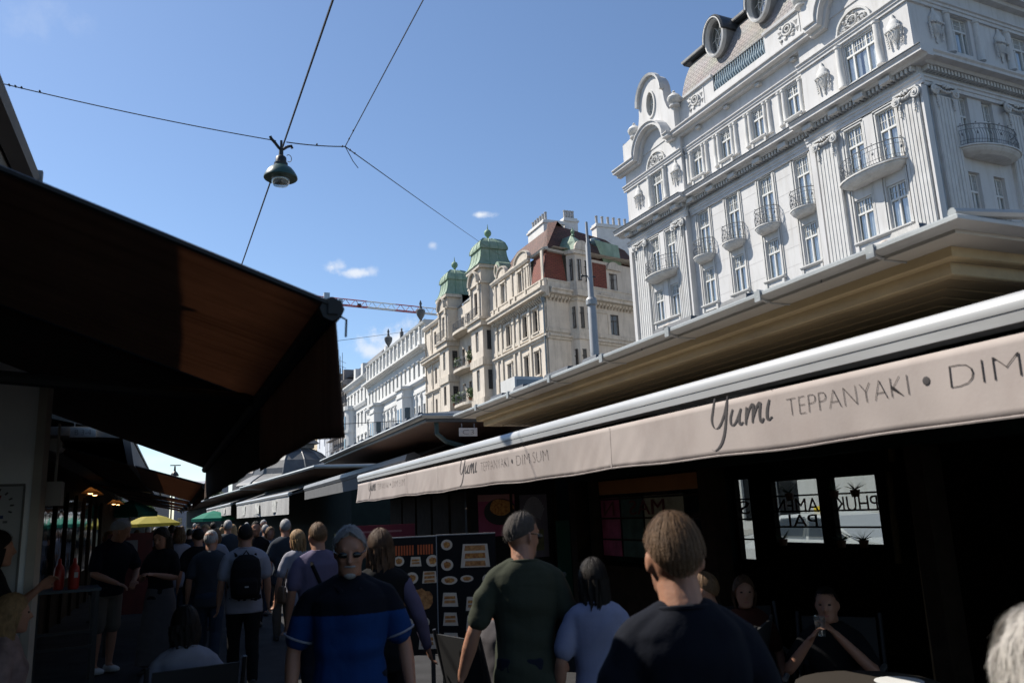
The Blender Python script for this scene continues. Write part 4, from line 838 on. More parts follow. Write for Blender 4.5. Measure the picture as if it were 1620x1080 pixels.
# shop front: posts, beams, counter, interior with a back window
FX, BX = 4.75, 7.2
for y, w in ((2.75, .4), (4.07, .14), (6.5, .2), (8.82, .14), (9.35, .16)):
    SP('front_post', DWD, lambda mb: mb.box(FX-.08, FX+.1, y-w/2, y+w/2, 0, 2.68))
SP('lintel', DGR, lambda mb: mb.box(FX-.1, FX+.12, 2.55, 9.45, 2.09, 2.7))
SP('counter', DWD, lambda mb: mb.box(FX-.05, FX+.06, 6.6, 9.3, 0, 1.06)); SP('counter_top', DWD, lambda mb: mb.box(FX-.12, FX+.26, 6.6, 9.3, 1.06, 1.1))
SP('end_wall', DGR, lambda mb: (mb.box(FX+.12, BX+.08, 2.6, 2.7, 0, 2.78)))
SP('end_wall', DGR, lambda mb: (mb.box(FX+.12, BX+.08, 9.36, 9.45, 0, 2.78)))
SP('inner_floor', DWD, lambda mb: mb.box(FX, EX1-.3, 2.7, 9.36, .01, .06))
hb = [(6.82, 7.50, 1.22, 1.985), (7.72, 8.55, 1.22, 1.99), (9.0, 9.3, .98, 2.05), (6.95, 7.41, 2.27, 2.37)]
bf = Fr((BX, 0, 0), (0, 1, 0), (-1, 0, 0))
def backw(mb): mb.fr = bf; mb.wall(2.7, 9.36, 0, 2.8, hb, 0, .08)
SP('back_wall', DWD, backw)
for a, b, z0, z1 in hb[:3]:
    def win(mb):
        mb.fr = bf; mb.box(a, b, -.05, -.04, z0, z1)
    o = SP('back_window', glass_mat('shop_glass', (.02, .02, .02), .02, .05, .66) if 'shop_glass' not in MATS else MATS['shop_glass'], win)
    for i in range(1, 4):
        m = MB(bf); m.box(a, b, -.03, .02, z0+(z1-z0)*i/4-.01, z0+(z1-z0)*i/4+.01); link('window_bar', m.mesh('window_bar', DWD), o)
bamb = mat('bamboo', (.17, .11, .045), .5, .25, 9)
for y, z0, z1 in ((6.5, 1.05, 2.0), (6.4, 2.1, 2.4)): SP('bamboo_pole', bamb, lambda mb: mb.tube([(BX-.16, y, z0), (BX-.16, y-.03, z1)], .035, 8))
for y, z0, z1 in ((4.2, .2, 2.05), (4.32, .3, 2.07)): SP('bamboo_pole', bamb, lambda mb: mb.tube([(4.9, y, z0), (4.9, y-.03, z1)], .035, 8))
# red letters stuck on the back window, read from the far side
LRED = mat('red_vinyl_letters', (.10, .012, .010), .6, .2)
def letters(txt, Yr, Yl, z0, z1, X, parent, m, mirror=False, name='lettering', **kw):
    """word in the plane x=X seen from -x; Yl..Yr is its span (text runs from high Y to low Y unless mirrored)"""
    me = text_mesh(txt, .2, .0015, **kw); co = np.zeros(len(me.vertices)*3); me.vertices.foreach_get('co', co); co = co.reshape(-1, 3)
    lo, hi = co.min(0), co.max(0); q = (co-lo)/(hi-lo+1e-9); u = q[:, 0]
    if mirror: u = 1-u
    out_ = np.stack([(0 if X == 'valance' else X)-(co[:, 2]-lo[2]), Yl+(Yr-Yl)*u, z0+(z1-z0)*q[:, 1]], 1); me.vertices.foreach_set('co', out_.ravel()); me.update(); me.materials.clear(); me.materials.append(m)
    if X == 'valance':
        out_[:, 0] = [valx(y, (VT-z)/VH)-.0045 for _, y, z in out_]; me.vertices.foreach_set('co', out_.ravel()); me.update()
    return link(name, me, parent)
letters('PHUK', 6.84, 7.48, 1.59, 1.76, BX+.02, ST, LRED, True, 'window_lettering'); letters('AMEN', 7.75, 8.52, 1.59, 1.76, BX+.02, ST, LRED, True, 'window_lettering')
letters('PAL', 7.8, 8.42, 1.405, 1.565, BX+.02, ST, LRED, True, 'window_lettering'); letters('S', 9.05, 9.27, 1.58, 1.76, BX+.02, ST, LRED, True, 'window_lettering')
# left shop window of the stall with reflections painted as panels, and letters
wf = Fr((FX, 0, 0), (0, 1, 0), (-1, 0, 0))
def lw(mb): mb.fr = wf; mb.box(6.63, 8.74, .0, .012, 1.15, 2.07)
sw = SP('shop_window', MATS['shop_glass'], lw)
for z in (1.385, 1.625, 1.845): m = MB(wf); m.box(6.63, 8.74, .012, .03, z-.01, z+.01); link('window_bar', m.mesh('window_bar', DWD), sw)
letters('MAS', 7.28, 8.0, 1.66, 1.82, FX-.036, sw, LRED, True, 'window_lettering'); letters('N', 8.35, 8.6, 1.66, 1.82, FX-.034, sw, LRED, True, 'window_lettering')
SP('reflected_valance', mat('orange_reflection', (.42, .17, .05), .8, .1, 4, trans=.3), lambda mb: mb.box(FX-.03, FX-.02, 6.63, 8.7, 1.90, 2.06))  # awning valance mirrored in the glass, laid on as an orange strip
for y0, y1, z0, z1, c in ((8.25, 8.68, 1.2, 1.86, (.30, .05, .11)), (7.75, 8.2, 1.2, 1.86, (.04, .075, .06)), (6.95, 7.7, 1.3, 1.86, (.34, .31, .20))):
    SP('reflected_panel', mat('reflection_%d' % int(y0*10), c, .6, .4, 7), lambda mb: mb.box(FX-.026, FX-.018, y0, y1, z0, z1))  # posters mirrored in the glass, laid on as flat coloured panels

# ---------------- the pink awning with lettering
AW = thing('awning', 'long pink beige awning with grey front bar and valance lettered for teppanyaki and dim sum', 'awning', (0, 0, 0), 0, 'awnings on the right')
CAN = mat('pink_beige_canvas', (.345, .30, .275), .85, .05, 2.0, .10, 70, stain=(.24, .19, .17, .5, (1.2, 1.2, .8)), dist=.006)
BARM = mat('light_grey_bar', (.42, .425, .42), .35, .05, 2, metal=.1, stain=(.27, .27, .26, .5, (6, .6, 6)))
INK = mat('dark_grey_print', (.045, .04, .04), .8, .2)
AX, A0, A1 = 2.9, .65, 14.03  # awning coordinates below are baked after scaling it down about the camera
VT, VH = 2.329, .308      # top of the valance and its drop
mb = MB(Fr((0, 0, 0), (0, 1, 0), (1, 0, 0)))
mb.extr([(AX-.022, 2.369), (AX-.0255, 2.413), (AX-.029, 2.415), (AX-.033, 2.442), (AX-.024, 2.467), (AX-.004, 2.486), (AX+.036, 2.496), (AX+.072, 2.485), (AX+.087, 2.442), (AX+.08, 2.369), (AX+.036, 2.358)], A0, A1)
mb.build('front_bar', BARM, AW, True)
mb = MB(); ny, nzv = 420, 9; vs = []; rr = random.Random(11)
ph = [rr.uniform(0, 6.28) for _ in range(9)]
def valx(y, q):
    w = .012*math.sin(y*1.7+ph[0])+.009*math.sin(y*3.9+ph[1])+.006*math.sin(y*7.3+ph[2]+2*q)+.004*math.sin(y*15+ph[3])+.003*math.sin(y*23+5*q)+.0022*math.sin(y*31-9*q+2*math.sin(y*2.3))*max(0, math.sin(y*1.3+ph[6]))
    return AX-.009+.009*q*math.sin(y*.75+ph[4])+w*q*.75
for j in range(nzv+1):
    q = j/nzv; z = VT-VH*q
    for i in range(ny+1):
        y = A0+(A1+.04-A0)*i/ny; y2 = y+.27*q**1.5*max(0, (y-A1+.9)/.9)
        vs.append((valx(y, q), y2, z+.006*math.sin(y*2.1+ph[5])*q+.004*math.sin(y*5.3)*q))
n = ny+1; mb.add(vs, [(j*n+i, j*n+i+1, (j+1)*n+i+1, (j+1)*n+i) for j in range(nzv) for i in range(ny)])
va = mb.build('valance', CAN, AW, True); so_ = va.modifiers.new('thickness', 'SOLIDIFY'); so_.thickness = .003; so_.offset = 0
mb = MB(); mb.tube([vs[nzv*n+i] for i in range(0, n, 2)], .006, 5, world=True); link('hem', mb.mesh('hem', CAN), va)
for y in (1.45, 5.1, 9.35, 10.8): mb = MB(); mb.add([(valx(y+a, q)-.0035, y+a, VT-VH*q) for q in (.03, .25, .5, .75, .97) for a in (-.008, .008)], [(2*i, 2*i+1, 2*i+3, 2*i+2) for i in range(4)]); link('seam', mb.mesh('seam', CAN), va)
def ribbon(mb, pts, w, Y0, z0, sc):
    P_ = [((p[0]+.14*p[1])*sc, (p[1]-.012)*sc) for p in pts]; k = 14; C_ = []
    for i in range(len(P_)-1):     # smooth the stroke
        p0 = P_[max(0, i-1)]; p1 = P_[i]; p2 = P_[i+1]; p3 = P_[min(len(P_)-1, i+2)]
        for t in range(k):
            t = t/k; C_.append(tuple(.5*((2*p1[a])+(-p0[a]+p2[a])*t+(2*p0[a]-5*p1[a]+4*p2[a]-p3[a])*t*t+(-p0[a]+3*p1[a]-3*p2[a]+p3[a])*t**3) for a in (0, 1)))
    C_.append(P_[-1]); vs = []; m = len(C_)
    for i, (x, z) in enumerate(C_):
        a = C_[max(0, i-1)]; b = C_[min(m-1, i+1)]; ww = w*(.45+.55*abs(math.sin(math.atan2(b[1]-a[1], b[0]-a[0])+.35)))*(.45+.55*math.sin(math.pi*(i+1)/(m+1))**.5)
        vs += [(valx(Y0-x, (VT-z0-z)/VH)-.0045, Y0-(x-ww), z0+z+ww*.3), (valx(Y0-x, (VT-z0-z)/VH)-.0045, Y0-(x+ww), z0+z-ww*.3)]
    mb.add(vs, [(2*i, 2*i+1, 2*i+3, 2*i+2) for i in range(m-1)])
def script_word(Y0, z0, sc):
    mb = MB(); w = .0098
    for st in ([(.035, .235), (.012, .15), (.0, .07), (.035, .01), (.09, .015), (.15, .1), (.19, .22)], [(.19, .23), (.175, .1), (.155, -.03), (.12, -.12), (.06, -.16), (.01, -.145)],
               [(.25, .125), (.225, .06), (.24, .005), (.29, .03), (.345, .12)], [(.345, .12), (.325, .06), (.335, .0), (.37, .02)],
               [(.41, .12), (.405, .06), (.40, -.005)], [(.40, .02), (.44, .1), (.485, .135), (.48, .06), (.475, .0)], [(.475, .02), (.52, .1), (.56, .135), (.555, .05), (.57, -.01), (.6, .02)],
               [(.655, .14), (.635, .07), (.64, .0), (.685, .02)], [(.672, .205), (.684, .198)]): ribbon(mb, st, w, Y0, z0, sc)
    return mb.mesh('script_lettering', INK)
for Y0, Y1 in ((3.886, 1.595), (8.497, 6.206), (13.195, 10.911)):
    link('script_lettering', script_word(Y0, 2.184, .7685), va)
    s = (Y0-Y1)/3.16
    letters('TEPPANYAKI', Y0-1.93*s, Y0-.89*s, 2.177, 2.264, 'valance', va, INK, False, 'lettering', offset=-.0068); yl = Y0-2.22*s; letters('DIM', yl-(yl-Y1)*.44, yl, 2.171, 2.260, 'valance', va, INK, False, 'lettering', offset=-.0068); letters('SUM', Y1, yl-(yl-Y1)*.55, 2.170, 2.261, 'valance', va, INK, False, 'lettering', offset=-.0068)
    mb = MB(); mb.blob((valx(Y0-2.06*s, .35)-.004, Y0-2.06*s, 2.22), (.002, .019, .019), 10, 8); link('bullet', mb.mesh('bullet', INK), va)
mb = MB(); mb.add([(AX+.045, A0, 2.47), (AX+.045, A1, 2.47), (4.64, A1, 2.76), (4.64, A0, 2.76), (AX+.045, A0, 2.465), (AX+.045, A1, 2.465), (4.64, A1, 2.755), (4.64, A0, 2.755)], [(0, 1, 2, 3), (7, 6, 5, 4), (0, 4, 5, 1), (1, 5, 6, 2), (0, 3, 7, 4)]); mb.build('canopy', CAN, AW)
for y in (1.6, 4.5, 5.1, 8.5, 9.1, 13.5): mb = MB(); mb.tube([(AX+.06, y, 2.41), (3.6, y+.4, 2.50), (4.62, y, 2.62)], .022, 6); mb.build('folding_arm', BARM, AW)

# ---------------- second stall (C3), its sign, downpipe
S2 = thing('market_stall', 'dark market stall with brown soffit and sheet roof, beyond the pink awning', 'market stall', (0, 0, 0), 0, 'market stalls on the right')
def S2P(name, m, fn, smooth=False):
    mb = MB(); fn(mb); return mb.build(name, m, S2, smooth)
E2 = (2.89, 9.97, 18.1, 7.6)
S2P('gutter', GUT, lambda mb: eave_loop(mb, [(-.01, 3.043), (-.025, 3.02), (.0, 2.992), (.035, 2.985), (.065, 2.992), (.072, 3.043)], *E2), True)
S2P('fascia', ROOFS, lambda mb: eave_loop(mb, [(.058, 3.036), (.058, 2.95), (.087, 2.942), (.145, 3.036)], *E2))
S2P('soffit', mat('brown_soffit', (.10, .055, .035), .7, .2, 4), lambda mb: eave_loop(mb, [(.087, 2.95), (1.6, 2.85), (1.6, 2.9), (.087, 2.98)], *E2))
S2P('roof', ROOFS, lambda mb: mb.add([(E2[0], E2[1], 3.05), (E2[0], E2[2], 3.05), (E2[3], E2[2], 3.05), (E2[3], E2[1], 3.05), (5.2, E2[1]+1.3, 3.36), (5.2, E2[2]-1.6, 3.36)], [(0, 1, 5, 4), (1, 2, 5), (2, 3, 4, 5), (3, 0, 4)]))
for i in range(12): S2P('snow_guard', ROOFS, lambda mb: mb.taper(2.94, 3.06, 10.4+i*.62, 10.65+i*.62, 3.055, 3.12, .03))
S2P('front_wall', DGR, lambda mb: mb.box(4.4, 4.5, 10.1, 17.9, 0, 2.88))
S2P('end_wall', DGR, lambda mb: mb.box(4.52, 7.2, 10.1, 10.18, 0, 2.88))
S2P('downpipe', mat('green_pipe', (.03, .06, .06), .5, .2), lambda mb: mb.tube([(3.12, 10.12, 2.96), (3.13, 10.13, 2.80), (3.26, 10.15, 2.70), (3.55, 10.15, 2.62), (3.85, 10.15, 2.51)], .033, 8))
for i in range(7): S2P('door_panel', DWD, lambda mb: mb.box(4.36, 4.398, 10.3+i*1.08, 11.25+i*1.08, .1, 2.1))
def house_sign(txt, x0, x1, y, z0, z1, label):
    t = thing('number_sign', label, 'sign', ((x0+x1)/2, y, (z0+z1)/2)); mb = MB(); w, h = (x1-x0)/2, (z1-z0)/2
    mb.box(-w, w, -.008, .012, -h, h); mb.build('plate', mat('white_sign_plate', (.50, .50, .48), .5, .04), t)
    me = text_mesh(txt, .12, .001, offset=-.003); co = np.zeros(len(me.vertices)*3); me.vertices.foreach_get('co', co); co = co.reshape(-1, 3); lo, hi = co.min(0), co.max(0); q = (co-lo)/(hi-lo+1e-9)
    me.vertices.foreach_set('co', np.stack([-w*.62+w*1.24*q[:, 0], -.009-.001*q[:, 2], -h*.55+h*1.1*q[:, 1]], 1).ravel()); me.update(); me.materials.clear(); me.materials.append(INK); link('lettering', me, t)
    mb = MB(); mb.bar((-w*.7, .002, h), (-w*.7, .002, h+.06), .008, 5); mb.bar((w*.7, .002, h), (w*.7, .002, h+.06), .008, 5); mb.build('hanger', IRN, t)
house_sign('C3', 3.375, 3.625, 9.94, 2.746, 2.855, 'white number plate reading C3 under the dark stall eave')
# retracted awning cassette on the second stall
RC = thing('awning', 'rolled in dark grey awning along the stall between pink and grey awnings', 'awning', (3.4, 18.1, 2.62), 0, 'awnings on the right')
mb = MB(Fr((0, 0, 0), (0, 1, 0), (1, 0, 0))); mb.extr([(-.1, -.06), (-.13, 0), (-.1, .08), (.02, .12), (.12, .06), (.12, -.06)], -5.8, 5.4); mb.build('cassette', mat('grey_cassette', (.22, .22, .215), .5), RC)
mb = MB(Fr((0, 0, 0), (0, 1, 0), (1, 0, 0))); mb.extr([(.12, .05), (.8, .3), (.8, .32), (.12, .07)], -5.8, 5.4); mb.build('canopy', mat('dark_grey_canvas', (.10, .10, .10), .85, .1, 4, .3, 40), RC)
mb = MB(Fr((0, 0, 0), (0, 1, 0), (1, 0, 0))); mb.extr([(-.09, -.07), (-.085, -.07), (-.085, -.3), (-.09, -.3)], -5.8, 5.4); mb.build('valance', MATS['dark_grey_canvas'], RC)

# ---------------- grey awnings farther on and the domed pavilion
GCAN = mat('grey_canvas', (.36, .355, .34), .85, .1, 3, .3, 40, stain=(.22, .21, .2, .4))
def grey_awning(x0, y0, x1, y1, zt, zb, label):
    t = thing('awning', label, 'awning', (x0, y0, 0), math.atan2(-(x1-x0), y1-y0), 'awnings on the right'); L = math.hypot(x1-x0, y1-y0); fr = Fr((0, 0, 0), (0, 1, 0), (1, 0, 0))
    m = MB(fr); m.extr([(-.05, zt-.1), (-.07, zt-.03), (-.03, zt+.02), (.06, zt+.03), (.1, zt-.04), (.06, zt-.1)], 0, L); m.build('front_bar', BARM, t, True)
    m = MB(); n = 60; vs = []
    for j in range(4):
        for i in range(n+1): y = L*i/n; vs.append((-.02+.03*(j/3)*math.sin(y*2.3)+.02*(j/3)*math.sin(y*5.1), y, zt-.1-(zt-.1-zb)*j/3))
    m.add(vs, [(j*(n+1)+i, j*(n+1)+i+1, (j+1)*(n+1)+i+1, (j+1)*(n+1)+i) for j in range(3) for i in range(n)]); va_ = m.build('valance', GCAN, t, True)
    for k in range(3):
        m = MB(); m.plate([], 0, 0) if False else None
        y = L*(.2+.3*k); m.box(-.06, -.055, y-.5, y+.5, zb+.12, zt-.2); link('valance_print', m.mesh('valance_print', mat('pale_print', (.44, .44, .41), .85, .5, 5)), va_)
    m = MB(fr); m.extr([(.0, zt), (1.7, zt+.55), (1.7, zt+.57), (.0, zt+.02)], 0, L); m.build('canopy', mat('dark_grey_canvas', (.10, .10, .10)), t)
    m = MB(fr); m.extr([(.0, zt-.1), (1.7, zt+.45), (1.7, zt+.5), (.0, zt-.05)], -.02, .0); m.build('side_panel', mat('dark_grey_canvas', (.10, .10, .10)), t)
    for y in (.6, L-.6): m = MB(); m.tube([(.08, y, zt-.05), (.8, y+.5, zt+.1), (1.65, y, zt+.3)], .03, 6); m.build('folding_arm', BARM, t)
grey_awning(3.6, 29.2, 2.75, 43.0, 2.72, 1.98, 'grey awning with pale printed valance farther down the right side')
grey_awning(2.66, 46.2, 1.95, 62.0, 2.82, 2.2, 'farthest grey awning on the right beside the crowd')
S3 = thing('domed_pavilion', 'market pavilion with a dark ribbed sheet metal dome and square lantern', 'pavilion', (8.6, 67, 0), R(8))
m = MB(); m.box(-3.6, 3.6, -3.6, 3.6, 0, 4.6); m.build('wall', DGR, S3)
sec = [(4.6, 4.55), (4.4, 4.75), (3.7, 5.15), (3.3, 5.35), (3.15, 5.8), (2.8, 6.4), (2.2, 6.95), (1.5, 7.3), (1.2, 7.4)]
m = MB(); k = 12; vs = []
for r, z in sec: vs += [(r*math.cos(2*math.pi*i/k), r*math.sin(2*math.pi*i/k), z) for i in range(k)]
m.add(vs, [(j*k+i, j*k+(i+1) % k, (j+1)*k+(i+1) % k, (j+1)*k+i) for j in range(len(sec)-1) for i in range(k)]+[tuple(range(k)), tuple(range((len(sec)-1)*k, len(sec)*k))]); dm = m.build('dome', ROOFS, S3)
for i in range(k): m = MB(); m.tube([(r*math.cos(2*math.pi*i/k), r*math.sin(2*math.pi*i/k), z+.02) for r, z in sec], .05, 4); link('rib', m.mesh('rib', mat('dome_rib', (.13, .135, .14), .5)), dm)
m = MB(); m.box(-1.25, 1.25, -1.25, 1.25, 7.4, 7.75); m.taper(-1.6, 1.6, -1.6, 1.6, 7.75, 8.1, .35); m.build('lantern', ROOFS, S3)
def low_stall(x, y, L, z, label, rz=R(4.5)):
    t = thing('market_stall', label, 'market stall', (x, y, 0), rz, 'market stalls on the right'); m = MB(); m.box(1.2, 5, 0, L, 0, z-.25); m.build('wall', DGR, t)
    m = MB(); eave_loop(m, [(0, z), (-.03, z-.05), (.02, z-.1), (.1, z-.08), (.1, z)], 0, 0, L, 5.6); m.build('gutter', GUT, t); m = MB(); m.add([(0, 0, z), (0, L, z), (5.6, L, z), (5.6, 0, z), (2.8, 2, z+.7), (2.8, L-2, z+.7)], [(0, 1, 5, 4), (1, 2, 5), (2, 3, 4, 5), (3, 0, 4)]); m.build('roof', ROOFS, t)
    m = MB(); eave_loop(m, [(.1, z-.1), (1.3, z-.2), (1.3, z-.12), (.1, z-.04)], 0, 0, L, 5.6); m.build('soffit', MATS['brown_soffit'], t)
low_stall(3.95, 26.0, 15.5, 3.45, 'low dark stall behind the first grey awning'); low_stall(3.0, 44, 17, 3.5, 'low dark stall behind the farthest grey awning')
low_stall(1.9, 66, 40, 3.6, 'distant low stall closing the right side of the market lane', R(3))

# ================================================================ MARKET: LEFT HAND STALLS AND AWNINGS
LS = thing('market_stall', 'left stall with dark eave above the brown canopy and a white end wall', 'market stall', (0, 0, 0), 0, 'market stalls on the left')
def LP(name, m, fn, smooth=False, par=None):
    mb = MB(); fn(mb); return mb.build(name, m, par or LS, smooth)
WW = mat('off_white_wall', (.72, .72, .70), .8, .08, 2, .2, 20)
LY = Fr((0, 0, 0), (0, 1, 0), (-1, 0, 0))
LP('front_wall', DWD, lambda mb: mb.box(-2.3, -2.15, -4, 11.2, 0, 4.0))
LP('end_pier', WW, lambda mb: mb.box(-2.14, -1.08, 7.4, 7.65, 0, 3.35))
LP('pier_trim', mat('cream_trim', (.34, .31, .26), .7), lambda mb: mb.box(-1.078, -1.015, 7.38, 7.67, 0, 3.33))
def leave(mb):
    mb.fr = Fr((0, 0, 0), (0, 1, 0), (1, 0, 0)); mb.extr([(-1.02, 4.22), (-.98, 4.18), (-1.0, 4.12), (-1.1, 4.1), (-1.14, 4.2)], -4, 11.4)
LP('gutter', mat('dark_gutter', (.10, .10, .10), .6), leave)
LP('eave_board', mat('grey_eave', (.13, .125, .12), .7, .15), lambda mb: (setattr(mb, 'fr', Fr((0, 0, 0), (0, 1, 0), (1, 0, 0))), mb.extr([(-1.12, 4.18), (-1.12, 4.02), (-2.3, 3.9), (-2.3, 4.0), (-1.2, 4.18)], -4, 11.4)))
LP('roof', ROOFS, lambda mb: (setattr(mb, 'fr', Fr((0, 0, 0), (0, 1, 0), (1, 0, 0))), mb.extr([(-1.05, 4.21), (-4.2, 4.9), (-7.4, 4.21), (-7.4, 4.16), (-4.2, 4.84), (-1.05, 4.16)], -4, 11.4)))
for y in (1.0, 4.4, 6.05, 8.5): LP('gutter_bracket', IRN, lambda mb: mb.box(-1.16, -.97, y-.02, y+.02, 4.08, 4.23))
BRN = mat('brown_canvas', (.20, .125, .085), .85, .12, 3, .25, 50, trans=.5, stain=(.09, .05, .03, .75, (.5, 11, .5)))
BRN_SHADE = mat('shaded_brown_canvas', (.05, .025, .014), .85, .15, 3, .25, 50, trans=.15)  # brown canvas again, with the far part's shade put into the colour
def left_awning(y0, y1, x, xw, zf, zw, zv, label, corner=0.0, m=None, x1=None, group='brown awnings on the left'):
    """canopy from the wall (xw, zw) down to a front bar (x, zf) with a hanging valance down to zv"""
    m = m or BRN; t = thing('awning', label, 'awning', (0, 0, 0), 0, group); x1 = x if x1 is None else x1; nx, ny_ = 14, 26; vs = []
    for j in range(ny_+1):
        q = j/ny_; y = y0+(y1-y0)*q; xb = x+(x1-x)*q
        for i in range(nx+1):
            s = i/nx; sag = -.035*math.sin(math.pi*s)*math.sin(math.pi*q)+.006*math.sin(y*9)*math.sin(math.pi*s); vs.append((xb+(xw-xb)*s, y, zf+(zw-zf)*s+sag))
    b = MB(); n_ = nx+1; b.add(vs, [(j*n_+i, j*n_+i+1, (j+1)*n_+i+1, (j+1)*n_+i) for j in range(ny_) for i in range(nx)]); c = b.build('canopy', m, t, True); k = c.modifiers.new('thickness', 'SOLIDIFY'); k.thickness = .004
    b = MB(); b.tube([(x, y0-.01, zf-.02), (x1, y1, zf-.02)], .042, 8); b.build('front_bar', mat('black_bar', (.012, .012, .012), .6), t)
    b = MB(); b.tube([(x, y0-.005, zf-.005), (xw, y0-.005, zw-.005)], .012, 6); b.build('edge_piping', mat('black_bar', (.012, .012, .012)), t)
    vs = []; nv = 60
    for j in range(9):
        q = j/8
        for i in range(nv+1):
            s = i/nv; y = y0+(y1-y0)*s; drop = (zf-.05-zv)*(1+corner*max(0, 1-s*6)); sway = corner*.16*q*max(0, 1-s*5)
            vs.append((x+(x1-x)*s+.015+.010*q*math.sin(y*3.1)+.006*q*math.sin(y*7.7)+sway, y-.02*q, zf-.05-drop*q))
    b = MB(); n_ = nv+1; b.add(vs, [(j*n_+i, j*n_+i+1, (j+1)*n_+i+1, (j+1)*n_+i) for j in range(8) for i in range(nv)]); c = b.build('valance', m, t, True); k = c.modifiers.new('thickness', 'SOLIDIFY'); k.thickness = .004
    return t
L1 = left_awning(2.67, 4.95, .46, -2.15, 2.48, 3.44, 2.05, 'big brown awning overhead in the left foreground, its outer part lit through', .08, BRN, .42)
L1b = left_awning(4.97, 11.3, .42, -2.15, 2.48, 3.44, 2.07, 'far part of the big overhead awning, with shade put into its dark brown canvas', 0, BRN_SHADE, .31)
b = MB(); b.tube([(.44, 4.93, 2.47), (-.35, 4.7, 2.50), (-2.1, 4.6, 2.62)], .035, 8); b.build('folding_arm', MATS['black_bar'], L1)
b = MB(); b.box(.445, .478, 2.65, 2.69, 2.44, 2.485); b.tube([(.485, 2.645, 2.43), (.505, 2.645, 2.42), (.503, 2.645, 2.36)], .004, 5); b.build('bar_end_cap', MATS['black_bar'], L1)
# next stall on the left: eave, sign, awnings beyond
L2S = thing('market_stall', 'second left stall with number sign and dark glazed front beyond the white pier', 'market stall', (0, 0, 0), 0, 'market stalls on the left')
LP('front_wall', DWD, lambda mb: mb.box(-2.2, -2.1, 11.6, 36, 0, 3.3), False, L2S)
LP('eave_board', mat('grey_eave', (.13, .125, .12)), lambda mb: (mb.add([(-2.2, 11.5, 3.05), (-.9, 11.5, 3.05), (-.62, 11.5, 2.95), (-.55, 11.5, 2.55), (-.62, 11.5, 2.55), (-.7, 11.5, 2.9), (-2.2, 11.5, 2.98)]+[(-2.2, 30, 3.05), (-.9, 30, 3.05), (-.62, 30, 2.95), (-.55, 30, 2.55), (-.62, 30, 2.55), (-.7, 30, 2.9), (-2.2, 30, 2.98)], [(0, 1, 2, 3, 4, 5, 6), (7, 8, 9, 10, 11, 12, 13)]+[(i, (i+1) % 7, 7+(i+1) % 7, 7+i) for i in range(7)])), False, L2S)
LP('roof', ROOFS, lambda mb: (setattr(mb, 'fr', Fr((0, 0, 0), (0, 1, 0), (1, 0, 0))), mb.extr([(-.6, 2.98), (-3.4, 3.7), (-6.4, 3.1), (-6.4, 3.0), (-3.4, 3.6), (-.6, 2.94)], 11.55, 36)), False, L2S)
for i in range(10): LP('glazing_post', DWD, lambda mb: mb.box(-2.08, -2.02, 12+i*1.6, 12.09+i*1.6, 0, 2.5), False, L2S)
for i in range(9): LP('shop_pane', MATS['shop_glass'], lambda mb: mb.box(-2.07, -2.06, 12.12+i*1.6, 13.58+i*1.6, .8, 2.4), False, L2S)
house_sign('B 3-4', -1.295, -1.005, 11.42, 2.905, 3.03, 'white number plate reading B 3-4 under the left stall eave')
LP('bar_box', mat('pale_cassette', (.30, .28, .25), .6), lambda mb: mb.tube([(-1.52, 11.9, 2.86), (-1.52, 12.3, 2.86)], .09, 10), False, L2S)
left_awning(12.0, 20.5, .34, -1.62, 2.30, 2.90, 2.12, 'second brown awning on the left, beyond the number sign', 0, BRN, .3)
for i, y in enumerate((21.2, 25.0, 28.8, 32.6)):
    left_awning(y, y+3.3, .28-.05*i, -1.8, 2.32, 2.8, 2.2, 'narrow brown awning far down the left side, %s of four' % ('nearest', 'second', 'third', 'last')[i], 0, BRN, None, 'far brown awnings on the left')
far = thing('market_stall', 'distant left stall closing the market lane behind the parasols', 'market stall', (0, 0, 0), 0, 'market stalls on the left')
LP('wall', DGR, lambda mb: mb.box(-6, -3.4, 40, 110, 0, 3.2), False, far); LP('roof', ROOFS, lambda mb: (setattr(mb, 'fr', Fr((0, 0, 0), (0, 1, 0), (1, 0, 0))), mb.extr([(-3.0, 3.2), (-5, 4.0), (-7, 3.2)], 40, 110)), False, far)
# ================================================================ OVERHEAD: LAMP, CABLES, POLE, CRANE
CAB = mat('black_cable', (.012, .012, .013), .7)
def cable(name_label, pts, r=.008, sag=0.0, n=24, knots=()):
    P0, P1 = Vector(pts[0]), Vector(pts[-1]); L = []
    for a, b in zip(pts[:-1], pts[1:]):
        a, b = Vector(a), Vector(b)
        for i in range(n): q = i/n; L.append(a+(b-a)*q-Z*sag*4*q*(1-q))
    L.append(P1); mb = MB(); mb.tube(L, r, 5, world=True)
    t = thing('overhead_cable', name_label, 'cable', tuple(P0), 0, 'overhead cables'); mi = Matrix.Translation(-P0); me = mb.mesh('strand', CAB); me.transform(mi); link('strand', me, t)
    for k, q in enumerate(knots):
        p = P0+(P1-P0)*q; mb = MB(); mb.blob(p-P0, (.011, .03, .011), 6, 5, True); mb.build('clamp', CAB, t)
    return t
lamp_c = Vector((.967, 9.122, 6.135)); node = Vector((1.795, 9.487, 6.407))
cable('thick cable running overhead along the market lane through the lamp', [(1.26, -1, 6.2), lamp_c+Vector((.03, 0, .03)), (.86, 13.99, 6.15), (.3, 40, 6.5)], .011)
cable('thin cable from the left roof to the hanging lamp', [(-1.86, 8.93, 6.33), lamp_c+Vector((-.06, 0, .05))], .006, .03, knots=(.02, .04, .06, .12))
cable('short double cable between the lamp and the forked joint', [lamp_c+Vector((.06, 0, .05)), node], .007, .015, knots=(.5, .95))
cable('cable rising from the forked joint towards the top of the picture', [node, (1.91, 6.29, 6.41), (2.05, 2.0, 6.5)], .006, 0, knots=(.03, .06))
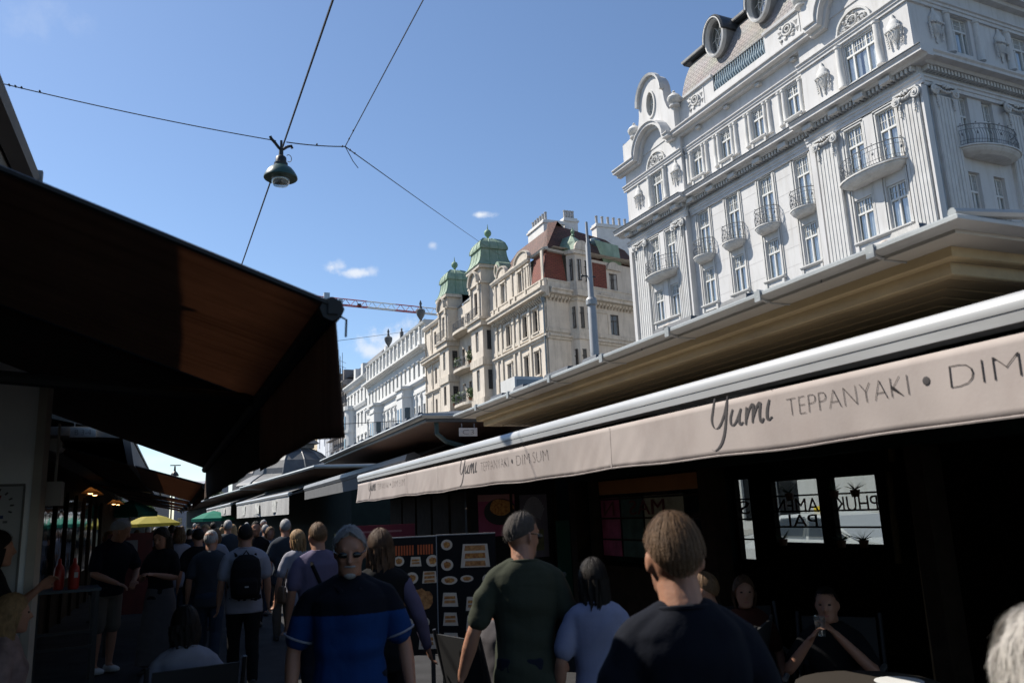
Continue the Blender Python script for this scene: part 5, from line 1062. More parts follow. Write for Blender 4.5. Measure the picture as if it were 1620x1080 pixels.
cable('long cable from the forked joint down to the domed building', [node, (29.0, 67.8, 25.2)], .0075, .12, 60, knots=(.004, .008))
b = MB(); b.tube([node, node+Vector((.12, .1, -.14)), node+Vector((.2, .16, -.2))], .005, 5, world=True); tag(b.build('cable_tail', CAB), 'loose cable end hanging at the forked joint', 'cable', 'overhead cables')
cable('thin cable crossing low over the dark stall roofs', [(3.2, 28, 4.9), (11.2, 28, 5.35)], .012, .03)
cable('very thin cable between canopy corner and the far roofs', [(3.2, 17.8, 5.7), (20, 60, 17.0)], .006, .1)
hl = thing('hanging_lamp', 'dark green enamel bell street lamp with clear glass hanging from crossing cables', 'street lamp', tuple(lamp_c), R(20))
GEN = mat('dark_green_enamel', (.018, .055, .045), .35, .15, 6, spec=.5); IVO = mat('ivory_enamel', (.42, .38, .30), .5, .08)
m = MB(); m.lathe(0, 0, -.27, [(.19, -.155), (.195, -.15), (.193, -.13), (.165, -.075), (.13, -.03), (.085, .0), (.075, .01)], 28); m.build('shade', GEN, hl, True)
m = MB(); m.lathe(0, 0, -.27, [(.186, -.152), (.155, -.09), (.12, -.05), (.03, -.045)], 28); m.build('reflector', IVO, hl, True)
m = MB(); m.lathe(0, 0, -.27, [(.078, .0), (.08, .04), (.066, .05), (.062, .11), (.05, .125), (.028, .13), (.026, .2)], 16); m.build('housing', mat('black_iron', (.015, .017, .017), .5), hl, True)
m = MB(); m.lathe(0, 0, -.42, [(.105, .03), (.107, -.02), (.1, -.06), (.085, -.085), (.03, -.095)], 20); m.build('glass_bowl', glass_mat('lamp_glass', (.3, .3, .3), .12, .08, .75), hl, True)
m = MB(); m.tube([(.105*math.cos(R(a)), .105*math.sin(R(a)), -.40) for a in range(0, 360, 20)], .006, 5, True); m.build('glass_ring', IVO, hl)
m = MB(); m.tube([(-.14, 0, .075), (-.13, 0, .05), (-.08, 0, .01), (-.03, 0, -.04), (0, 0, -.06), (.03, 0, -.04), (.08, 0, .005), (.13, 0, .03), (.14, 0, .0)], .018, 7); m.tube([(0, 0, -.08), (0, 0, .06)], .016, 6); m.build('hanger', MATS['black_iron'], hl)
m = MB(); m.tube([(.1+.035*math.cos(R(a)), .0, -.14+.045*math.sin(R(a))) for a in range(-120, 150, 20)], .005, 5); m.build('wire_loop', mat('bare_wire', (.3, .3, .3), .4), hl)
pl = thing('street_lamp_pole', 'slender grey tapered lamp pole rising behind the beige stall roof', 'pole', (12.0, 21.8, 0)); PM = mat('galvanised_pole', (.27, .275, .28), .5, .1, 2, metal=.2)
m = MB(); m.lathe(0, 0, 0, [(.15, 0), (.15, 5), (.135, 8.2), (.1, 8.3), (.08, 10.1), (.05, 10.2), (.04, 10.9)], 14); m.build('shaft', PM, pl, True)
m = MB(); m.lathe(0, 0, 8.05, [(.14, 0), (.18, .05), (.18, .2), (.14, .28)], 14); m.build('collar', PM, pl)
m = MB(); m.tube([(-.28, 0, 9.05), (.2, 0, 9.05)], .025, 6); m.blob((-.28, 0, 9.05), .05, 6, 5, True); m.build('hook', MATS['black_iron'], pl)
# crane
RED = mat('crane_red', (.36, .05, .035), .6, .1); CWH = mat('crane_white', (.55, .54, .50), .6, .08)
cr = thing('tower_crane', 'red and white tower crane jib reaching over the far roofs', 'crane', (30, 250, 0))
m = MB(); [m.bar((x, y, 0), (x, y, 68), .14, 4) for x in (-1, 1) for y in (-1, 1)]; [m.bar((-1 if k % 2 else 1, -1, k*2), (1 if k % 2 else -1, -1, k*2+2), .07, 4) for k in range(34)]; m.build('mast', RED, cr)
def jib(x0, x1, mt):
    q = lambda x: 70.6-(x)*.046
    m = MB(); m.bar((x0, -.7, q(x0)-.9), (x1, -.7, q(x1)-.9), .2, 4); m.bar((x0, .7, q(x0)-.9), (x1, .7, q(x1)-.9), .15, 4); m.bar((x0, 0, q(x0)+1.2), (x1, 0, q(x1)+1.2), .18, 4); x = x0; k = 0
    while x < x1-.1:
        x2 = min(x1, x+1.6); a, b_ = ((q(x)-.9, q(x2)+1.2) if k % 2 == 0 else (q(x)+1.2, q(x2)-.9)); m.bar((x, -.35, a), (x2, -.35, b_), .09, 4); x = x2; k += 1
    m.build('jib_section', mt, cr)
jib(3, 24.5, RED); jib(24.5, 34, CWH); jib(34, 42.5, RED); jib(42.5, 62, CWH)
m = MB(); m.box(10.5, 12.3, -.8, .8, 69.6, 72.6); m.build('jib_panel', mat('pale_blue_panel', (.36, .44, .52), .6), cr); m = MB(); m.box(15.2, 16.5, -.5, .5, 69.2, 71); m.build('jib_panel', mat('pale_blue_panel', (.36, .44, .52)), cr)
m = MB(); m.box(12.4, 15.1, -.6, .6, 69.0, 70.1); m.build('winch', MATS['black_iron'], cr); m = MB(); m.box(21.3, 22.4, -.6, .6, 68.6, 69.6); m.build('trolley', MATS['black_iron'], cr)
# rooftop air unit on the beige stall
ru = thing('roof_unit', 'pale grey ventilation box on the stall roof below the domed building', 'ventilation box', (4.06, 9.42, 3.2)); m = MB(); m.box(-.2, .2, -.28, .2, 0, .22); m.build('casing', mat('pale_unit', (.55, .55, .53), .6), ru); m = MB(); m.box(-.17, .17, -.295, -.28, .04, .18); m.build('grille', ZNC, ru)

# ================================================================ LEFT SIDE ITEMS
# dial notice board on the white pier
ds = thing('notice_board', 'framed white board with a dial and red V on the white pier', 'sign', (-1.33, 7.375, 1.715))
m = MB(); m.box(-.28, .2, -.02, .0, -.55, .4); m.build('panel', mat('board_white', (.34, .34, .325), .6, .05), ds)
for a in ((-.29, .21, .4, .42), (-.29, .21, -.57, -.55)): m = MB(); m.box(a[0], a[1], -.028, .0, a[2], a[3]); m.build('frame_rail', mat('board_frame', (.12, .115, .10), .6), ds)
for a in (-.29, .2): m = MB(); m.box(a, a+.012, -.028, .0, -.55, .4); m.build('frame_rail', mat('board_frame', (.12, .115, .10)), ds)
m = MB(Fr((0, 0, 0), (1, 0, 0), (0, -1, 0))); m.plate([(-.055, .33), (-.025, .33), (0, .24), (.03, .33), (.06, .335), (.02, .2), (-.02, .2)], .021, .024); m.build('red_v_mark', mat('red_print', (.22, .015, .012), .6), ds)
m = MB(); m.box(-.16, .08, -.023, -.02, .155, .18); m.build('blue_band', mat('blue_print', (.02, .035, .10), .6), ds)
for i in range(11):
    a = R(200-22*i); m = MB(); m.tube([(-.01+.13*math.cos(a), -.022, .25+.12*math.sin(a)), (-.01+.155*math.cos(a), -.022, .25+.145*math.sin(a))], .006, 4); m.build('dial_tick', INK, ds)
for i, (x, z, w) in enumerate(((-.13, .11, .04), (-.07, .11, .06), (.01, .115, .05), (.08, .12, .03), (-.14, 0, .05), (-.06, -.005, .05), (.06, 0, .04), (.12, 0, .03), (-.12, -.1, .2))): m = MB(); m.box(x, x+w, -.023, -.02, z, z+.018); m.build('print_line', mat('grey_print', (.10, .10, .10), .7), ds)
bx = thing('wall_box', 'pale electrical box beside the white pier under the left eave', 'electrical box', (-.98, 7.9, 2.07)); m = MB(); m.box(-.06, .06, -.1, .1, -.1, .1); m.build('casing', mat('pale_cassette', (.30, .28, .25)), bx); m = MB(); m.tube([(0, 0, .1), (0, 0, .6)], .012, 5); m.build('conduit', MATS['pale_cassette'], bx)
# warm shaded lamps along the left front
LG = mat('warm_bulb', (1.0, .55, .22), .5, 0, emit=5.0)
for i, (y, z) in enumerate(((21.24, 2.58), (22.36, 2.58), (28.9, 2.52), (31.0, 2.55), (35.1, 2.52))):
    t = thing('shaded_lamp', 'small cone lamp glowing warm on the left stall front, %s from the camera' % ('first', 'second', 'third', 'fourth', 'fifth')[i], 'lamp', (-1.9, y, z), 0, 'shaded lamps on the left')
    m = MB(); m.lathe(0, 0, 0, [(.2, 0), (.19, .02), (.05, .12), (.03, .14)], 14); m.build('shade', mat('tan_shade', (.22, .14, .07), .6, trans=.3), t, True); m = MB(); m.blob((0, 0, .02), (.07, .07, .04), 8, 5, True); m.build('bulb', LG, t); m = MB(); m.bar((0, 0, .14), (-.18, 0, .35), .012, 5); m.build('arm', MATS['black_iron'], t)
def parasol(label, x, y, zr, zt, r, col, n=8, group='parasols'):
    t = thing('parasol', label, 'parasol', (x, y, 0), .3, group); m = MB(); k = n
    vs = [(r*math.cos(2*math.pi*i/k), r*math.sin(2*math.pi*i/k), zr) for i in range(k)]+[(r*.5*math.cos(2*math.pi*i/k), r*.5*math.sin(2*math.pi*i/k), zr+(zt-zr)*.62) for i in range(k)]+[(0, 0, zt)]
    m.add(vs, [(i, (i+1) % k, k+(i+1) % k, k+i) for i in range(k)]+[(k+i, k+(i+1) % k, 2*k) for i in range(k)]); m.build('canopy', col, t)
    m = MB(); m.add([v for i in range(k) for v in ((r*math.cos(2*math.pi*i/k), r*math.sin(2*math.pi*i/k), zr), (r*math.cos(2*math.pi*i/k), r*math.sin(2*math.pi*i/k), zr-.16))], [(2*i, 2*((i+1) % k), 2*((i+1) % k)+1, 2*i+1) for i in range(k)]); m.build('flap', col, t)
    m = MB(); m.bar((0, 0, 0), (0, 0, zt), .03, 8); m.build('pole', mat('parasol_pole', (.3, .28, .25), .5), t)
YEL = mat('yellow_canvas', (.40, .34, .05), .8, .06, 3, trans=.4); GRN = mat('green_canvas', (.01, .12, .085), .8, .08, 3, trans=.35)
parasol('yellow parasol at the end of the lane under the left awnings', -1.15, 45, 1.92, 2.4, 1.35, YEL); parasol('second yellow parasol half hidden at the left', -3.3, 43, 1.9, 2.35, 1.2, YEL)
parasol('green square parasol above the yellow one on the left', -1.6, 33, 2.3, 2.75, .95, GRN, 4); parasol('bright green parasol beyond the crowd in front of the grey awning', 2.0, 52, 2.1, 2.55, 1.3, mat('bright_green_canvas', (.01, .20, .13), .8, .08, 3, trans=.35), 8)
# ketchup-red bottles on a high table, high table, red board
tb = thing('bar_table', 'black metal high table standing at the left edge of the lane', 'table', (-1.17, 11.1, 0), R(8)); BLK = mat('black_metal', (.012, .012, .013), .5, .2)
m = MB(); m.box(-.34, .34, -.35, .35, 1.06, 1.09); m.build('table_top', mat('blue_grey_top', (.04, .06, .075), .5), tb)
for x in (-.3, .3):
    for y in (-.3, .3): m = MB(); m.box(x-.022, x+.022, y-.022, y+.022, 0, 1.06); m.build('leg', BLK, tb)
for z in (.45, .62): m = MB(); m.box(-.28, .28, -.31, -.285, z-.015, z+.015); m.build('rail', BLK, tb)
for i, (x, y) in enumerate(((-1.25, 10.95), (-1.09, 10.9))):
    t = thing('sauce_bottle', ('plain tall red bottle on the high table, left one', 'tall red bottle with white label on the high table, right one')[i], 'bottle', (x, y, 1.092), 0, 'red bottles'); m = MB(); m.lathe(0, 0, 0, [(.05, 0), (.058, .02), (.058, .2), (.05, .25), (.022, .29), (.02, .33), (.012, .35)], 14); m.build('body', mat('red_plastic', (.30, .02, .012), .4, .1), t, True)
    if i: m = MB(); m.box(.01, .05, -.062, -.056, .13, .19); m.build('label', mat('white_label', (.5, .5, .5)), t)
rb = thing('menu_stand', 'dark red menu board with a white slip, behind the standing woman at left', 'menu board', (-.62, 13.2, 0), R(4)); m = MB(); m.box(-.3, .3, -.02, .02, .55, 1.68); m.build('board', mat('dark_red_board', (.09, .012, .010), .6, .3, 6), rb); m = MB(); m.box(-.24, .1, -.026, -.021, 1.38, 1.58); m.build('slip', mat('grey_slip', (.2, .2, .2), .7), rb); m = MB(); m.box(-.28, -.24, -.02, .02, 0, .55); m.build('leg', BLK, rb); m = MB(); m.box(.24, .28, -.02, .02, 0, .55); m.build('leg', BLK, rb)

# ================================================================ RIGHT SIDE ITEMS: MENU BOARDS, POSTERS, CHAIRS, CAR
BBK = mat('black_board', (.010, .009, .009), .6, .3, 5, spec=.15); PLT = mat('printed_plate', (.62, .50, .38), .7, .12, 14); FOOD = mat('printed_food', (.50, .07, .02), .7, .6, 38, col2=(.7, .34, .08)); FOOD2 = mat('printed_noodles', (.40, .13, .03), .7, .6, 25, col2=(.65, .30, .1))
ORG = mat('orange_print', (.45, .09, .02), .7)
def menu_board(label, x, y, rz, w, zb, zt, dishes, title):
    t = thing('menu_board', label, 'menu board', (x, y, 0), rz, 'black menu boards'); m = MB(); m.box(0, w, -.015, .015, zb, zt); m.build('panel', BBK, t)
    m = MB(); m.box(-.008, 0, -.02, .02, zb-.02, zt+.01); m.build('edge_strip', mat('grey_edge', (.25, .25, .25), .4), t); m = MB(); m.box(0, w, -.02, .02, zt, zt+.01); m.build('edge_strip', MATS['grey_edge'], t)
    for xx in (.05, w-.05): m = MB(); m.box(xx-.02, xx+.02, -.02, .02, 0, zb); m.build('leg', BLK, t)
    fr = Fr((0, 0, 0), (1, 0, 0), (0, -1, 0))
    for kind, u, v, r in dishes:
        cx, cz = u*w, zb+v*(zt-zb)
        m = MB(fr)
        if kind == 'o': m.plate([(cx+r*math.cos(R(a)), cz+r*.9*math.sin(R(a))) for a in range(0, 360, 24)], .0155, .018)
        elif kind == 'e': m.plate([(cx+r*1.25*math.cos(R(a)), cz+r*.62*math.sin(R(a))) for a in range(0, 360, 24)], .0155, .018)
        elif kind == 's': m.plate([(cx-r, cz-r*.8), (cx+r*1.05, cz-r*.85), (cx+r*.85, cz+r*.8), (cx-r*.8, cz+r*.85)], .0155, .018)
        elif kind == 'b': m.plate([(cx-r, cz-r*.75), (cx+r, cz-r*.75), (cx+r*.86, cz+r*.75), (cx-r*.8, cz+r*.78)], .0155, .018)
        o = m.build('dish_print', PLT if kind != 'n' else FOOD2, t) if kind != 'n' else None
        m = MB(fr); k = .62
        if kind in 'oe': m.plate([(cx+r*k*(1.25 if kind == 'e' else .95)*math.cos(R(a))*(1+.12*math.sin(a)), cz+r*k*(.6 if kind == 'e' else .85)*math.sin(R(a))*(1+.15*math.cos(a*1.7))) for a in range(0, 360, 20)], .0185, .0195); link('food_print', m.mesh('food_print', FOOD), o)
        elif kind == 'n': m.plate([(cx+r*1.2*math.cos(R(a))*(1+.1*math.sin(a*1.3)), cz+r*.9*math.sin(R(a))*(1+.12*math.cos(a))) for a in range(0, 360, 15)], .0155, .019); m.build('dish_print', FOOD2, t)
        else:
            for i in range(3 if kind == 'b' else 2): q = (i-.5*(2 if kind == 'b' else 1))*r*.5; m = MB(fr); m.plate([(cx-r*.72, cz+q-r*.17), (cx+r*.72, cz+q-r*.17), (cx+r*.68, cz+q+r*.17), (cx-r*.66, cz+q+r*.17)], .0185, .0195); link('food_print', m.mesh('food_print', FOOD if i % 2 else FOOD2), o)
    if title:
        for i in range(14):
            if i == 7: continue
            m = MB(fr); x0 = .18*w+i*.055*w; m.box(x0, x0+.035*w, .0155, .018, zt-.16, zt-.07); m.build('title_print', ORG, t)
menu_board('black menu board with printed dishes and orange heading, left of the pair', 1.83, 7.62, R(-14), .47, .50, 1.555, [('o', .25, .80, .05), ('s', .58, .79, .052), ('o', .92, .79, .06), ('o', .5, .65, .06), ('b', .85, .65, .07), ('n', .62, .46, .11), ('o', .4, .27, .055), ('o', .72, .27, .055), ('s', .3, .1, .085), ('s', .78, .11, .08), ('o', .18, .65, .05), ('n', .2, .44, .06)], True)
menu_board('black menu board with a big sushi tray print, right of the pair', 2.295, 7.50, R(-30), .56, .48, 1.56, [('o', .17, .92, .055), ('o', .17, .75, .058), ('b', .65, .82, .14), ('e', .2, .62, .062), ('e', .5, .63, .05), ('s', .2, .46, .075), ('s', .2, .3, .07), ('s', .6, .42, .075), ('o', .85, .62, .05), ('b', .62, .26, .09), ('o', .88, .44, .05), ('s', .2, .13, .075), ('n', .62, .1, .07)], False)
sb = thing('display_wall', 'black display wall holding a pink noodle poster and a shell poster', 'display wall', (3.22, 9.30, 0)); m = MB(); m.box(0, 1.2, 0, .05, .2, 2.2); m.build('panel', BBK, sb)
for x in (0, .56, 1.16): m = MB(); m.box(x, x+.035, -.03, 0, .2, 2.18); m.build('batten', DWD, sb)
class PF(Fr):
    def __call__(s, u, d, z): return Vector((u*.8, -d, z*.8))  # posters shrunk as part of scaling the display wall about the camera
pf = PF((0, 0, 0), (1, 0, 0), (0, -1, 0))
po = thing('poster', 'pink poster with a bowl of noodles behind the man in olive', 'poster', (3.39, 9.29, 1.47)); m = MB(pf); m.box(-.03, .57, 0, .01, 0, .62); m.build('sheet', mat('pink_print', (.28, .045, .10), .6, .15, 3), po)
m = MB(pf); m.box(-.03, .57, .0105, .0115, .52, .62); m.build('upper_band', mat('pale_pink_print', (.34, .14, .13), .6), po); m = MB(pf); m.plate([(.33+.27*math.cos(R(a)), .36+.2*math.sin(R(a))) for a in range(0, 360, 15) if .33+.27*math.cos(R(a)) < .57], .0118, .013); m.build('bowl_print', mat('black_bowl', (.012, .012, .014), .5), po)
m = MB(pf); m.plate([(.35+.2*math.cos(R(a))*(1+.08*math.sin(a)), .43+.12*math.sin(R(a))*(1+.1*math.cos(a))) for a in range(0, 360, 12)], .0133, .0145); m.build('noodle_print', FOOD, po)
po = thing('poster', 'grey poster with a fan of pale rays beside the noodle poster', 'poster', (3.98, 9.29, 1.19)); m = MB(pf); m.box(-.08, .38, 0, .01, 0, .95); m.build('sheet', mat('violet_grey_print', (.11, .09, .11), .6, .2, 4), po)
for i in range(15): a = R(35+110*i/14); m = MB(pf); m.tube([(.15+.12*math.cos(a), .012, .5+.1*math.sin(a)), (.15+.34*math.cos(a)*.62, .012, .5+.42*math.sin(a))], [.004, .011], 4); m.build('ray_print', mat('pale_ray', (.28, .26, .28), .6), po)
m = MB(pf); m.box(-.02, .3, .0105, .012, .1, .42); m.build('lower_print', mat('olive_print', (.12, .11, .05), .6, .4, 9), po)
gd = thing('green_door', 'teal green open door leaf beside the shop window', 'door', (4.42, 8.98, 0), R(20)); m = MB(); m.box(-.2, .0, -.02, .02, .1, 1.62); m.build('leaf', mat('teal_paint', (.008, .055, .036), .6), gd); m = MB(); m.blob((-.16, -.04, 1.0), .03, 6, 5, True); m.build('knob', ZNC, gd)
rs = thing('red_banner', 'low red banner strip above the menu boards', 'banner', (2.3, 11.2, 0), R(-22)); m = MB(); m.box(-.1, .78, -.01, .01, 1.47, 1.65); m.build('strip', mat('red_banner_cloth', (.16, .012, .022), .6), rs); m = MB(); m.box(.0, .6, -.013, -.011, 1.55, 1.575); m.build('print_line', mat('pale_pink_print', (.34, .14, .13)), rs)
for x in (-.08, .74): m = MB(); m.box(x, x+.03, .011, .04, 0, 1.6); m.build('post', BLK, rs)
def chair(label, x, y, rz):
    t = thing('armchair', label, 'chair', (x, y, 0), rz, 'black terrace armchairs')
    m = MB(); m.box(-.24, .24, -.23, .24, .42, .46); m.build('seat', mat('dark_canvas_seat', (.02, .02, .02), .8), t)
    m = MB(); m.add([(-.24, -.24, .5), (.24, -.24, .5), (.24, -.34, .95), (-.24, -.34, .95), (-.24, -.26, .5), (.24, -.26, .5), (.24, -.36, .95), (-.24, -.36, .95)], [(0, 1, 2, 3), (7, 6, 5, 4), (0, 4, 5, 1), (3, 2, 6, 7), (0, 3, 7, 4), (1, 5, 6, 2)]); m.build('backrest', MATS['dark_canvas_seat'], t)
    for s in (-1, 1):
        m = MB(); m.tube([(s*.27, .24, 0), (s*.27, .22, .64)], .014, 6); m.build('leg', BLK, t); m = MB(); m.tube([(s*.27, -.24, 0), (s*.27, -.24, .5), (s*.27, -.36, .98)], .014, 6); m.build('leg', BLK, t)
        m = MB(); m.tube([(s*.27, .25, .64), (s*.27, .1, .67), (s*.27, -.26, .66)], .018, 6); m.build('armrest', mat('grey_arm', (.12, .12, .12), .3), t)
chair('black armchair carrying the seated person in grey beside the menu boards', 2.1, 5.45, R(-75)); chair('black armchair at the lower left under the seated woman in white', .08, 5.62, R(10)); chair('black armchair at the table right of the man in olive', 2.62, 4.7, R(60))
tt = thing('terrace_table', 'small dark terrace table between diners under the pink awning', 'table', (3.5, 3.55, 0)); m = MB(); m.lathe(0, 0, .73, [(.38, 0), (.38, .03)], 20); m.build('table_top', mat('dark_top', (.03, .025, .02), .5), tt); m = MB(); m.lathe(0, 0, 0, [(.22, 0), (.2, .03), (.035, .05), (.035, .73)], 12); m.build('pedestal', BLK, tt)
pt = thing('plate', 'white oval plate on the dark terrace table', 'plate', (3.62, 3.45, .762)); m = MB(); m.lathe(0, 0, 0, [(.07, 0), (.12, .012), (.125, .018)], 20); m.build('dish', mat('white_china', (.6, .6, .58), .3), pt)
# pot plants on the back window ledge
for i, (y, z) in enumerate(((6.98, 1.77), (7.3, 1.77), (8.05, 1.77), (6.95, 1.22), (7.28, 1.21), (8.25, 1.21))):
    t = thing('window_plant', ('spiky plant hanging in the back window, %s' if z > 1.5 else 'low leafy plant on the back window ledge, %s')%('at the right', 'near the middle', 'at the left')[i % 3], 'plant', (7.05, y, z), 0, 'plants in the back window'); m = MB(); rr = random.Random(i)
    for k in range(22):
        a = rr.uniform(0, 6.28); e = rr.uniform(.3, 1.2); L = rr.uniform(.1, .2); d_ = Vector((math.cos(a)*math.cos(e), math.sin(a)*math.cos(e), math.sin(e))); w = d_.orthogonal().normalized()*.012; m.add([Vector((0, 0, .06))-w, Vector((0, 0, .06))+w, d_*L+Vector((0, 0, .06-.03*L))], [(0, 1, 2)])
    m.build('leaves', LEAF, t); m = MB(); m.lathe(0, 0, -.02, [(.04, 0), (.055, .08)], 8); m.build('pot', MATS['clay_pot'], t)
# white car on the road behind the stall
car = thing('parked_car', 'white car on the road seen through the back window of the stall', 'car', (13.0, 13.5, 0), 0)
CP = mat('white_car_paint', (.62, .63, .65), .25, .03, 2, spec=.6)
prof = [(-2.15, .35), (-2.2, .6), (-2.1, .85), (-1.3, .95), (-.55, 1.38), (.1, 1.45), (.9, 1.42), (1.6, 1.05), (2.1, .95), (2.2, .7), (2.15, .35)]
m = MB(); vs = []
for s, ins in ((-.86, 0), (-.84, 0), (.84, 0), (.86, 0)):
    for y, z in prof: k = .16*max(0, (z-.95)/.5); vs.append(((s-(k if s > 0 else -k)) if abs(s) < .85 else (s*.97 if z > .9 else s)-(k if s > 0 else -k), y, z))
n = len(prof); m.add(vs, [(j*n+i, j*n+(i+1) % n, (j+1)*n+(i+1) % n, (j+1)*n+i) for j in range(3) for i in range(n)]+[tuple(range(n)), tuple(range(3*n, 4*n))]); m.build('body', CP, car)
for s in (-1, 1):
    m = MB(); m.add([(s*(.83), -1.05, .98), (s*.73, -.5, 1.33), (s*.72, .05, 1.38), (s*.84, .05, .98)], [(0, 1, 2, 3)]); m.build('window', GLD, car); m = MB(); m.add([(s*.84, .12, .98), (s*.72, .12, 1.38), (s*.73, .85, 1.35), (s*.83, 1.3, .99)], [(0, 1, 2, 3)]); m.build('window', GLD, car)
    for y in (-1.35, 1.35): m = MB(Fr((s*.78, y, .32), (0, 1, 0), (s, 0, 0))); m.plate([(.32*math.cos(R(a)), .32*math.sin(R(a))) for a in range(0, 360, 18)], -.1, .1); w = m.build('wheel', mat('tyre_rubber', (.015, .015, .015), .8), car); m = MB(Fr((s*.78, y, .32), (0, 1, 0), (s, 0, 0))); m.plate([(.2*math.cos(R(a)), .2*math.sin(R(a))) for a in range(0, 360, 24)], .1, .11); link('rim', m.mesh('rim', ZNC), w)
    m = MB(); m.blob((s*.6, -2.12, .7), (.16, .08, .08), 8, 5, True); m.build('headlight', mat('headlight_glass', (.6, .6, .62), .15), car)
m = MB(); m.box(-.18, .18, .2, .42, 1.46, 1.58); m.build('roof_sign', mat('yellow_sign', (.6, .42, .02), .5), car)
# far end of the lane
fl = thing('lane_lamp', 'small bell lamp on a bracket far down the lane', 'street lamp', (-.42, 62, 0)); m = MB(); m.bar((0, 0, 0), (0, 0, 5.2), .05, 6); m.build('pole', MATS['black_iron'], fl); m = MB(); m.lathe(.12, 0, 5.2, [(.3, 0), (.22, .2), (.08, .35), (.05, .7)], 10); m.build('shade', MATS['black_iron'], fl); m = MB(); m.bar((-.2, 0, 5.95), (.5, 0, 5.95), .04, 5); m.build('bracket', MATS['black_iron'], fl)
for i, (x0, x1, y, z, c, lab) in enumerate(((-26, -2, 230, 11, (.30, .27, .24), 'distant low beige block at the end of the lane'), (-1, 14, 260, 13, (.30, .31, .34), 'distant grey blue block at the end of the lane'), (14.5, 24, 250, 16, (.36, .33, .30), 'distant pale block behind the far grey awning'))):
    t = thing('distant_building', lab, 'building', (x0, y, 0)); m = MB(); w = x1-x0; fr = Fr((0, 0, 0), (1, 0, 0), (0, -1, 0)); hh = [(a, a+1.3, zz, zz+1.9) for a in np.arange(1, w-2, 3.0) for zz in np.arange(2, z-2.5, 3.6)]; m.fr = fr; m.wall(0, w, 0, z, hh, 0, .3); m.add([fr(0, 0, z), fr(w, 0, z), fr(w, -9, z+2), fr(0, -9, z+2)], [(0, 1, 2, 3)]); m.build('wall', mat('distant_wall_%d' % i, c, .85), t)
    for h in hh: flat_window(fr, (h[0]+h[1])/2, -.25, h[2], 1.3, 1.9, t)
for i, (x, y, h) in enumerate(((-12, 190, 9), (-7.5, 200, 8), (4.5, 120, 5.5), (8, 210, 10))):
    t = thing('street_tree', 'distant leafy tree at the end of the lane, %s' % ('far left', 'second from left', 'behind the parasols', 'far right')[i], 'tree', (x, y, 0), 0, 'distant trees'); m = MB(); m.tube([(0, 0, 0), (.1, 0, h*.35), (0, .1, h*.7)], [.22, .16, .06], 7); m.tube([(.05, 0, h*.35), (.9, .3, h*.6)], [.1, .03], 5); m.tube([(.05, 0, h*.4), (-.9, -.3, h*.62)], [.1, .03], 5); m.build('trunk', DWD, t)
    m = MB(); rr = random.Random(i); cl = [(rr.gauss(0, h*.13), rr.gauss(0, h*.13), h*rr.uniform(.5, .95)) for _ in range(14)]
    for k in range(1500): c = cl[k % 14]; v = Vector((rr.gauss(0, 1), rr.gauss(0, 1), rr.gauss(0, 1))).normalized(); p = Vector(c)+v*h*.12*rr.random()**.4; w = v.orthogonal().normalized(); s_ = h*.028; m.add([p-w*s_, p+v*s_, p+w*s_, p-v*s_], [(0, 1, 2, 3)])
    m.build('crown', LEAF, t)
# ================================================================ PEOPLE
SKIN = mat('skin', (.31, .155, .098), .55, .08, 9, .1, 60, spec=.35); SKIN.node_tree.nodes['Principled BSDF'].inputs['Subsurface Weight'].default_value = .12
SKIN.node_tree.nodes['Principled BSDF'].inputs['Subsurface Radius'].default_value = (.02, .006, .003)
def cloth(name, col, var=.1): return mat(name, col, .9, var, 7, .35, 90, spec=.15, dist=.003)
def remesh(mb, voxel, smooth, name):
    me = bpy.data.meshes.new('raw'); me.from_pydata(mb.v, [], mb.f); me.update()
    bm = bmesh.new(); bm.from_mesh(me); bmesh.ops.recalc_face_normals(bm, faces=bm.faces); bm.to_mesh(me); bm.free()
    o = bpy.data.objects.new('raw', me); COL.objects.link(o)
    m = o.modifiers.new('r', 'REMESH'); m.mode = 'VOXEL'; m.voxel_size = voxel; m.use_smooth_shade = True
    k = o.modifiers.new('s', 'SMOOTH'); k.factor = .5; k.iterations = smooth
    dg = bpy.context.evaluated_depsgraph_get(); dg.update(); r = bpy.data.meshes.new_from_object(o.evaluated_get(dg)); r.name = name
    bpy.data.objects.remove(o); bpy.data.meshes.remove(me); r.polygons.foreach_set('use_smooth', [True]*len(r.polygons)); return r
def wrinkle(me, amp, seed, fy=1.0):
    n = len(me.vertices); co = np.zeros(n*3); me.vertices.foreach_get('co', co); co = co.reshape(-1, 3); no = np.zeros(n*3); me.vertices.foreach_get('normal', no); no = no.reshape(-1, 3)
    rs = np.random.RandomState(seed); d = np.zeros(n)
    for k in range(9):
        w = rs.normal(0, 1, 3)*np.array([16, 16, 22])*(.6+k*.12); d += np.sin(co @ w+rs.uniform(0, 6)+1.5*np.sin(co @ (rs.normal(0, 1, 3)*9)))/(1+.25*k)
    d = np.sign(d)*np.abs(d)**1.2; co += no*(np.maximum(d, -1.0)*amp/3+amp*.35)[:, None]; me.vertices.foreach_set('co', co.ravel()); me.update()
def ring_loft(mb, rings, seg=18):
    """rings = (centre, rx, ry, [X axis, Y axis])"""
    vs = []
    for c, rx, ry, ax, ay in rings:
        for i in range(seg):
            a = 2*math.pi*i/seg; ca, sa = math.cos(a), math.sin(a); e = .85
            vs.append(c+ax*(rx*math.copysign(abs(ca)**e, ca))+ay*(ry*math.copysign(abs(sa)**e, sa)))
    n = len(rings); mb.add(vs, [(j*seg+i, j*seg+(i+1) % seg, (j+1)*seg+(i+1) % seg, (j+1)*seg+i) for j in range(n-1) for i in range(seg)]+[tuple(range(seg-1, -1, -1)), tuple(range((n-1)*seg, n*seg))])
